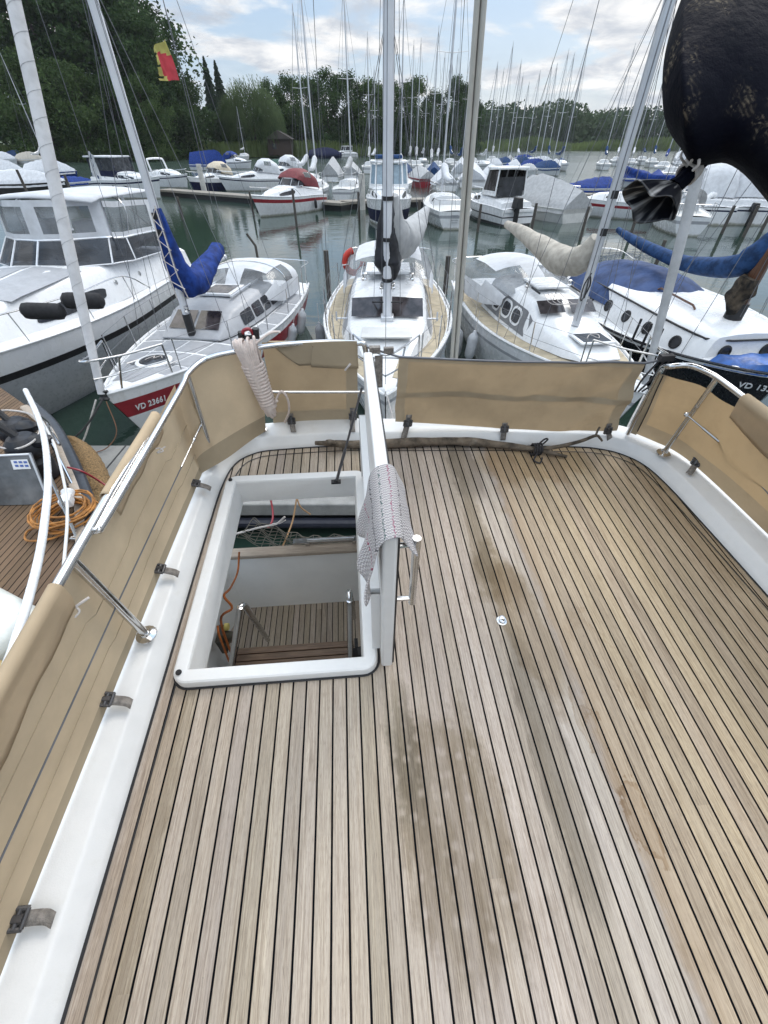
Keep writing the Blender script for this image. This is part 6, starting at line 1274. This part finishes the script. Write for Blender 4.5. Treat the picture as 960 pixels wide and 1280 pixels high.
for px, py, mh, lab in ((58, 212, 13, 'distant sailboat left of the long furled sail'), (306, 200, 9, 'distant sailboat with bare mast before the willow'), (538, 222, 13, 'distant sailboat with thin mast right of the centre mast'), (462, 216, 14, 'distant sailboat just left of the tall pilothouse'), (520, 214, 14, 'distant sailboat right of the centre mast'), (500, 240, 12, 'sailboat hidden behind the pilothouse, its mast rising beside the centre mast')):
    sailer(lab, px, py, 178, 7.5, 2.5, mh, GCAN, group=G2, detail=False, wr_=.014)
for px, py, hd_ in ((468, 213, 170), (484, 209, 10), (512, 213, 175), (528, 209, 5), (546, 215, 170), (562, 210, 185), (574, 215, 8), (590, 209, 175), (603, 214, 10), (614, 206, 170), (645, 209, 175), (664, 208, 10), (682, 210, 172), (697, 213, 8)):
    sailer('tiny far sailboat with a bare mast, moored beyond the centre berths', px, py, hd_, 7.2, 2.4, 10.5 + (px * 7 % 5) * .9, [WCAN, BLUED, GCAN][px % 3], group='tiny sailboats beyond the centre berths', detail=False, wr_=.014, hood_m=None)
for px, py, hd_ in ((752, 212, 165), (768, 207, 160), (786, 210, 158), (800, 206, 165), (812, 209, 160), (856, 206, 158), (880, 205, 160), (898, 208, 158)):
    sailer('tiny far sailboat moored in the distance at right, around the right mast and the bag', px, py, hd_, 7.2, 2.4, 10.5 + (px * 7 % 5) * .9, [WCAN, GCAN, BLUED][px % 3], group='tiny sailboats in the distance at right', detail=False, wr_=.014)
# --- docks and posts
def dockbar(name, label, a, b, wd=1.4):
    a, b = W(*a, .5), W(*b, .5); d_ = (b - a); c = (a + b) / 2; r = thing(name, label, 'dock', (c.x, c.y, 0), math.atan2(d_.y, d_.x), 'far walkways between the berths')
    MB().box((0, 0, .42), (d_.length, wd, .16)).build('walkway', pm('weathered_dock_boards', (.24, .22, .19), .85, var=.2, stretch=(8, .5, 1)), r); MB().box((0, 0, .12), (d_.length, wd * .8, .44)).build('float', BLACK, r)
dockbar('floating_dock', 'weathered walkway behind the red canopied motorboat', (205, 236), (432, 253)); dockbar('floating_dock', 'weathered walkway in front of the paired sailboats', (425, 251), (560, 247)); dockbar('floating_dock', 'weathered walkway behind the grey tent tarpaulin boat', (640, 240), (960, 247)); dockbar('floating_dock', 'weathered walkway under the left tarpaulin boats', (-80, 238), (150, 229))
def post(px, y0, y1, label, r=.10, mat=None, lean=0.0, flat=0, group='mooring posts standing in the water'):
    b = W(px, y1, 0); tpz = WY(px, y0, b.y).z; o = MB().tube([(0, 0, -.6), (0, 0, (tpz + .6) * .5 - .3), (lean, 0, tpz)], [r, r * .97, r * .92], 10).build('mooring_post', mat or OLDWOOD, None, sm=50); o.location = (b.x, b.y, 0); tag(o, label, 'post', group)
    return o
for px, y0, y1, lab, r_, mt, ln in ((412, 313, 372, 'dark mooring post left of the centre sailboat', .085, None, 0), (556, 320, 368, 'dark mooring post right of the centre sailboat', .085, None, 0), (257, 205, 245, 'thick pale concrete post on the far dock', .26, PILEC, 0), (453, 217, 262, 'pale concrete post left of the pilothouse', .24, PILEC, 0), (317, 239, 270, 'thin dark post left of the red canopied motorboat', .07, None, 0), (371, 236, 284, 'dark post standing in front of the red canopied motorboat', .075, None, 0), (322, 292, 322, 'slanted dark post in the fairway behind the red striped sailboat', .06, None, -.3), (44, 212, 262, 'dark post in front of the long pale tarpaulin', .10, None, 0), (98, 218, 262, 'dark post in front of the low blue tarpaulin', .10, None, 0), (158, 232, 262, 'grey post beside the navy canvas cruiser stern', .10, LGREY, 0), (229, 246, 275, 'grey post at the near end of the far dock', .10, OLDWOOD, 0), (449, 240, 275, 'dark post right beside the pale concrete post', .08, None, 0), (523, 250, 285, 'dark post between the pilothouse and the lettered transom', .08, None, 0), (597, 255, 290, 'dark post at the corner of the pilothouse motorboat', .08, None, 0), (664, 254, 288, 'dark post in front of the grey tent tarpaulin boat', .09, None, 0), (725, 258, 300, 'dark post left of the right mast', .08, None, 0), (786, 262, 300, 'dark post before the red striped sailboat', .08, None, 0), (902, 257, 292, 'dark post left of a pair at the right', .09, None, 0), (929, 257, 296, 'dark post right of a pair at the right', .09, None, 0), (951, 255, 290, 'dark post nearest the right edge', .09, None, 0), (640, 224, 244, 'dark thin post before the deep blue cover', .08, None, 0), (820, 300, 330, 'dark post behind the blue boom cover', .08, None, 0)):
    post(px, y0, y1, lab, r_, mt, ln)
# mooring lines of the nearest bows
def mline(label, pts, r=.012, mat=None):
    q = smooth(pts, 6); o = q[0].copy(); m = MB().tube([p - o for p in q], r, 6).build('mooring_line', mat or ROPEW, None); m.location = o; tag(m, label, 'rope')
mline('dark mooring line from the red striped bow to the dock', [V((-4.12, 5.55, 1.2)), V((-4.3, 5.2, .95)), V((-4.6, 4.9, .75)), V((-5.0, 4.6, .55))], .014, CORDD)
mline('white mooring line hanging below the bow roller of the red striped sailboat', [V((-4.2, 5.5, 1.2)), V((-4.5, 5.3, .7)), V((-4.65, 5.1, .5)), V((-4.5, 5.0, .52))], .013)
mline('thin brown line looping beneath the red striped bow', [V((-4.1, 5.55, 1.15)), V((-4.05, 5.4, .75)), V((-4.2, 5.25, .55)), V((-4.4, 5.1, .52))], .008, pm('brown_line', (.2, .1, .06), .9))
mline('mooring line from the centre bow to the dock', [V((.05, 5.5, 1.25)), V((.15, 5.3, .9)), V((.2, 5.0, .52))], .013)
mline('mooring line from the right bow to the dock', [V((3.8, 5.55, 1.25)), V((3.6, 5.3, .9)), V((3.4, 5.0, .52))], .013)
# ------------------------------------------------------------------ trees, reeds, far wood
def leafmat(name, a, b, sc=.16):
    t = NT(name); c = t.co(); n = t.noise(c, sc, 4, .6); n2 = t.noise(c, sc * 9, 3, .6)
    col = t.mix(t.ss(n, .35, .65), a, b); col = t.mix(t.ss(n2, .45, .75, 0, .5), col, tuple(x * 1.5 for x in b))
    t.put(t.b.inputs['Base Color'], col); t.b.inputs['Roughness'].default_value = .75; t.b.inputs['Specular IOR Level'].default_value = .12
    tr = t.n.new('ShaderNodeBsdfTranslucent'); t.put(tr.inputs[0], col); mx = t.n.new('ShaderNodeMixShader'); mx.inputs[0].default_value = .22
    t.l.new(t.b.outputs[0], mx.inputs[1]); t.l.new(tr.outputs[0], mx.inputs[2]); t.l.new(mx.outputs[0], t.out.inputs[0]); return t.mat
LDARK = leafmat('dark_leaves', (0.021, 0.042, 0.015), (0.051, 0.090, 0.030)); LMID = leafmat('mid_leaves', (0.033, 0.060, 0.018), (0.075, 0.117, 0.039)); LWIL = leafmat('willow_leaves', (0.045, 0.078, 0.027), (0.090, 0.135, 0.051), .3)
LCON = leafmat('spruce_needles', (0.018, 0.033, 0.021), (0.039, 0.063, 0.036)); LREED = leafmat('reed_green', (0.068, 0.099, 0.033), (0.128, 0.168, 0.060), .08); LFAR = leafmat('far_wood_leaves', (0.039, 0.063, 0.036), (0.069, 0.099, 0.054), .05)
BARKM = pm('tree_bark', (.06, .05, .04), .95, var=.3, bump=.8, bs=3)
def leaves(m, c, size, rnd, up=.3):
    a = V((rnd.gauss(0, 1), rnd.gauss(0, 1), rnd.gauss(0, 1) * .7)).normalized(); b = a.orthogonal().normalized(); b = Matrix.Rotation(rnd.uniform(0, 6.28), 3, a) @ b; d_ = a.cross(b); s = size * rnd.uniform(.6, 1.35)
    m.add([c - b * s, c - d_ * s * .55, c + b * s, c + d_ * s * .6], [(0, 1, 2, 3)])
def broad_crown(seed, h, w, n, base=.18, size=.42, clumps=46, pointy=.0):
    rnd = random.Random(seed); m = MB(); cl = []
    while len(cl) < clumps:
        z = rnd.uniform(base, 1); prof = min(1, math.sin(math.pi * (.12 + .88 * min(1, max(0, (z - base) / (1 - base))) ** (.85 + pointy))) ** .6 + .1)
        a = rnd.uniform(0, 6.28); q = rnd.uniform(.1, 1) ** .55 * prof; cl.append((V((math.cos(a) * q * w / 2, math.sin(a) * q * w / 2, z * h * .95)), w * rnd.uniform(.09, .19)))
    for i in range(n):
        c, r_ = cl[rnd.randrange(len(cl))]; d_ = V((rnd.gauss(0, 1), rnd.gauss(0, 1), rnd.gauss(0, .8))).normalized(); leaves(m, c + d_ * r_ * rnd.uniform(.3, 1.12) ** 1.0 + V((0, 0, -.2 * r_)), size, rnd)
    return m, cl
def trunk(h, r, seed, cl):
    rnd = random.Random(seed); m = MB(); pts = [V((0, 0, -.5))] + [V((rnd.uniform(-.2, .2), rnd.uniform(-.2, .2), h * f)) for f in (.15, .35, .55, .75, .9)]; m.tube(smooth(pts, 3), [r * (1 - .055 * i) for i in range(16)], 8)
    for c, q in cl[:14]: s = V((0, 0, max(.1 * h, c.z - .18 * h))); m.tube([s, s.lerp(c, .5) + V((0, 0, .2)), c], [r * .35, r * .22, r * .08], 5)
    return m
def proto(name, label, kind, seed, h, w, n, mat):
    r = thing(name, label, 'tree')
    if kind == 'broad': m, cl = broad_crown(seed, h, w, n * 3, .03, .25, 75)
    elif kind == 'tall': m, cl = broad_crown(seed, h, w, n * 3, .03, .25, 85, .15)
    elif kind == 'willow':
        rnd = random.Random(seed); m = MB(); cl = []
        for i in range(n // 14):
            a = rnd.uniform(0, 6.28); q = rnd.uniform(.1, 1) ** .5; z0 = h * (1 - .50 * q ** 2.2) * rnd.uniform(.8, 1.0); p = V((math.cos(a) * q * w / 2, math.sin(a) * q * w / 2, z0)); cl.append((p, 1))
            ln = rnd.uniform(.3, .75) * z0
            for k in range(14): pp = p + V((rnd.gauss(0, .14) + .02 * k * math.cos(a), rnd.gauss(0, .14), -ln * k / 14)); s = rnd.uniform(.22, .4); m.add([pp + V((-.10, 0, 0)), pp + V((.05, .12, -s * .3)), pp + V((.08, 0, -s * 2)), pp + V((-.06, -.1, -s * 1.4))], [(0, 1, 2, 3)])
    else:
        rnd = random.Random(seed); m = MB(); cl = []
        for i in range(n):
            z = rnd.uniform(.10, 1.0) ** .8; tier = (z * 15) % 1; rr = w / 2 * (1 - z) ** .8 * (.45 + .55 * (1 - tier)) + .05; a = rnd.choice(range(11)) * .571 + z * 13 + rnd.gauss(0, .16); q = rnd.uniform(.1, 1) ** .6 * rr
            leaves(m, V((math.cos(a) * q, math.sin(a) * q, z * h - q * .30)), .27, rnd)
    m.build('crown', mat, r, sm=0); trunk(h * .92, h * .016, seed, cl).build('trunk', BARKM, r); return r
PB = [proto('leafy_tree', 'x', 'broad', 1, 20, 15, 5200, LDARK), proto('leafy_tree', 'x', 'broad', 2, 18, 15, 5200, LMID), proto('tall_tree', 'x', 'tall', 3, 24, 13, 6000, LDARK), proto('willow_tree', 'x', 'willow', 4, 18, 16, 16000, LWIL), proto('spruce_tree', 'x', 'spruce', 5, 22, 10.5, 9000, LCON), proto('leafy_tree', 'x', 'broad', 6, 19, 14, 5200, LDARK)]
used = set(); HH = [20, 18, 24, 18, 22, 19]; GT = 'trees along the far left shore'
TL = [(-55, -110, 165, 2, 1.5, 'tall dark tree beyond the left picture edge'), (-8, -95, 150, 2, 1.35, 'huge dark tree at the left edge of the picture'), (40, -75, 158, 0, 1.5, 'huge dark tree behind the long furled sail'), (82, -60, 150, 2, 1.3, 'huge dark tree between the furled sail and the white mast'), (120, -40, 160, 5, 1.4, 'great dark tree behind the white mast of the red striped sailboat'), (152, -8, 152, 2, 1.2, 'tall dark tree left of the torn flag, sloping down toward it'),
      (176, 40, 160, 5, 1.0, 'dark tree directly left of the torn flag'), (20, 60, 138, 1, 1.3, 'rounded tree in front of the huge trees at the left edge'), (75, 75, 136, 1, 1.2, 'rounded tree in front of the huge trees near the pulley block line'), (130, 85, 138, 0, 1.1, 'low dark tree below the white mast top'), (168, 95, 140, 1, 1.0, 'low bushy tree below the torn flag on its left'),
      (212, 98, 168, 1, 1.0, 'rounded tree right below the torn flag'), (232, 92, 172, 0, 1.0, 'dark rounded tree left of the two spruces'), (254, 71, 190, 4, 1.0, 'left one of the two pointed spruces'), (268, 76, 194, 4, 1.0, 'right one of the two pointed spruces'), (306, 86, 168, 3, 1.15, 'big weeping willow on the far shore'), (284, 108, 175, 3, .9, 'smaller weeping willow left of the big one'),
      (332, 98, 178, 0, 1.0, 'dark tree right of the big willow'), (356, 92, 182, 5, .8, 'narrow pointed tree between the willow and the paired masts'), (380, 96, 178, 1, 1.0, 'tree behind the left of the paired masts'), (405, 84, 180, 0, 1.1, 'broad dark tree behind the paired masts'), (432, 90, 184, 5, 1.1, 'broad dark tree left of the centre mast'), (462, 98, 182, 1, 1.1, 'mid green tree just left of the centre mast'), (492, 100, 186, 0, 1.1, 'dark tree behind the centre mast'), (520, 96, 184, 1, 1.0, 'light topped tree right of the centre mast'), (545, 112, 188, 5, 1.0, 'lower dark tree between the centre mast and the tallest right tree'), (574, 90, 190, 2, .9, 'tallest tree at the right end of the near wood'), (594, 120, 194, 5, .8, 'last low tree at the right end of the near wood')]
for px, tpy, y, k, wf, lab in TL:
    tp_ = WY(px, tpy, y); r = PB[k] if k not in used else copytree(PB[k]); used.add(k); s = (tp_.z - .6) / HH[k]; r.location = (tp_.x, y, .6); r.scale = (s * wf, s * wf, s); r.rotation_euler = (0, 0, px * .7); r['label'] = lab; r['group'] = GT
# shrubs and reeds: masses nobody could count
rnd = random.Random(21); m = MB()
def shore_y(x):
    for (x0, y0), (x1, y1) in zip(shore, shore[1:]):
        if x0 <= x <= x1: return y0 + (y1 - y0) * (x - x0) / (x1 - x0)
    return 300
for i in range(15000):
    px = rnd.uniform(-120, 1010); x = (px - 480) / 510 * .74 * 165 if px < 600 else (px - 480) / 510 * .74 * 250; y = shore_y(x) + rnd.uniform(1, 16); tall = (4.6 if px < 600 else 5.2) * (.75 + .5 * noise.noise(V((x * .05, y * .05, 0))))
    a = rnd.uniform(-.6, .6); h = tall * rnd.uniform(.55, 1.05); w_ = rnd.uniform(.10, .3); c = V((x, y, .2)); d_ = V((math.cos(a), math.sin(a), 0)) * w_; l = V((rnd.uniform(-.4, .4), 0, h)); m.add([c - d_, c + d_, c + d_ * .6 + l, c - d_ * .3 + l * .97], [(0, 1, 2, 3)])
o = m.build('reeds', LREED, None, sm=0); setting(o, 'stuff')
m = MB()
for i in range(26000):
    px = rnd.uniform(-120, 610); x = (px - 480) / 510 * .74 * 172; y = shore_y(x) + rnd.uniform(12, 30); top = (9.5 + 4.5 * noise.noise(V((x * .06, 3, 0)))) * (1 if px > 200 else 1.1); leaves(m, V((x, y + rnd.uniform(-3, 3), rnd.uniform(.3, 1) ** .8 * top)), .55, rnd)
setting(m.build('undergrowth', LDARK, None, sm=0), 'stuff')
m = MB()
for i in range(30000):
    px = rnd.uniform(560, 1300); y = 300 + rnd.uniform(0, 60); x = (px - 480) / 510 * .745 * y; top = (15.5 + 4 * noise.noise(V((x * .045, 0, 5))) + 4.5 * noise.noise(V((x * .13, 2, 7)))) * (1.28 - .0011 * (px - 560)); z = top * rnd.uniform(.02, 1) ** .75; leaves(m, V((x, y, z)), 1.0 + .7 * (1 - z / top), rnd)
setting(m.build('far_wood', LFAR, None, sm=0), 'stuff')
tp_ = WY(716, 139, 300); r = copytree(PB[5]); r.location = (tp_.x, 300, .6); s = (tp_.z - .6) / 19; r.scale = (s * .55, s * .55, s); r['label'] = 'single tree poking above the far right wood'; r['group'] = GT
m = MB(); g = setting(MB().grid([[V((x, 296 if x < 500 else 300, (.3 + 4 * j))) for x in (40, 120, 250, 400, 600)] for j in (0, .8)]).build('wood_shade_sheet', pm('dark_forest_shade', (.012, .018, .012), 1.0), sm=0))  # upright dark sheet standing for the shade inside the wood
b = WY(349, 166, 166); sh = thing('boathouse', 'dark wooden boathouse in the trees right of the willow', 'building', (b.x, 166, .6)); MB().box((0, 0, 1.8), (7, 5, 3.6)).build('wall', pm('dark_shed_boards', (.05, .035, .028), .9), sh)
MB().prism([(-4, -3, 3.6), (4, -3, 3.6), (0, -3, 5.6)], (0, 6, 0)).build('roof', pm('shed_roof', (.07, .06, .055), .9), sh); MB().box((-1.5, -2.53, 2.0), (1.2, .06, 1.2)).build('window', DARKW, sh)
# ------------------------------------------------------------------ the damp air over the lake
hz = bpy.data.materials.new('lake_haze'); hz.use_nodes = True; nt = hz.node_tree; nt.nodes.remove(nt.nodes['Principled BSDF'])
pv = nt.nodes.new('ShaderNodeVolumePrincipled'); pv.inputs['Color'].default_value = (.86, .92, .97, 1); pv.inputs['Density'].default_value = .00011; pv.inputs['Anisotropy'].default_value = .2
nt.links.new(pv.outputs[0], nt.nodes['Material Output'].inputs['Volume'])
m = MB().box((0, 350, 24), (1840, 1140, 52)); setting(m.build('haze', hz, None, sm=0), 'stuff')
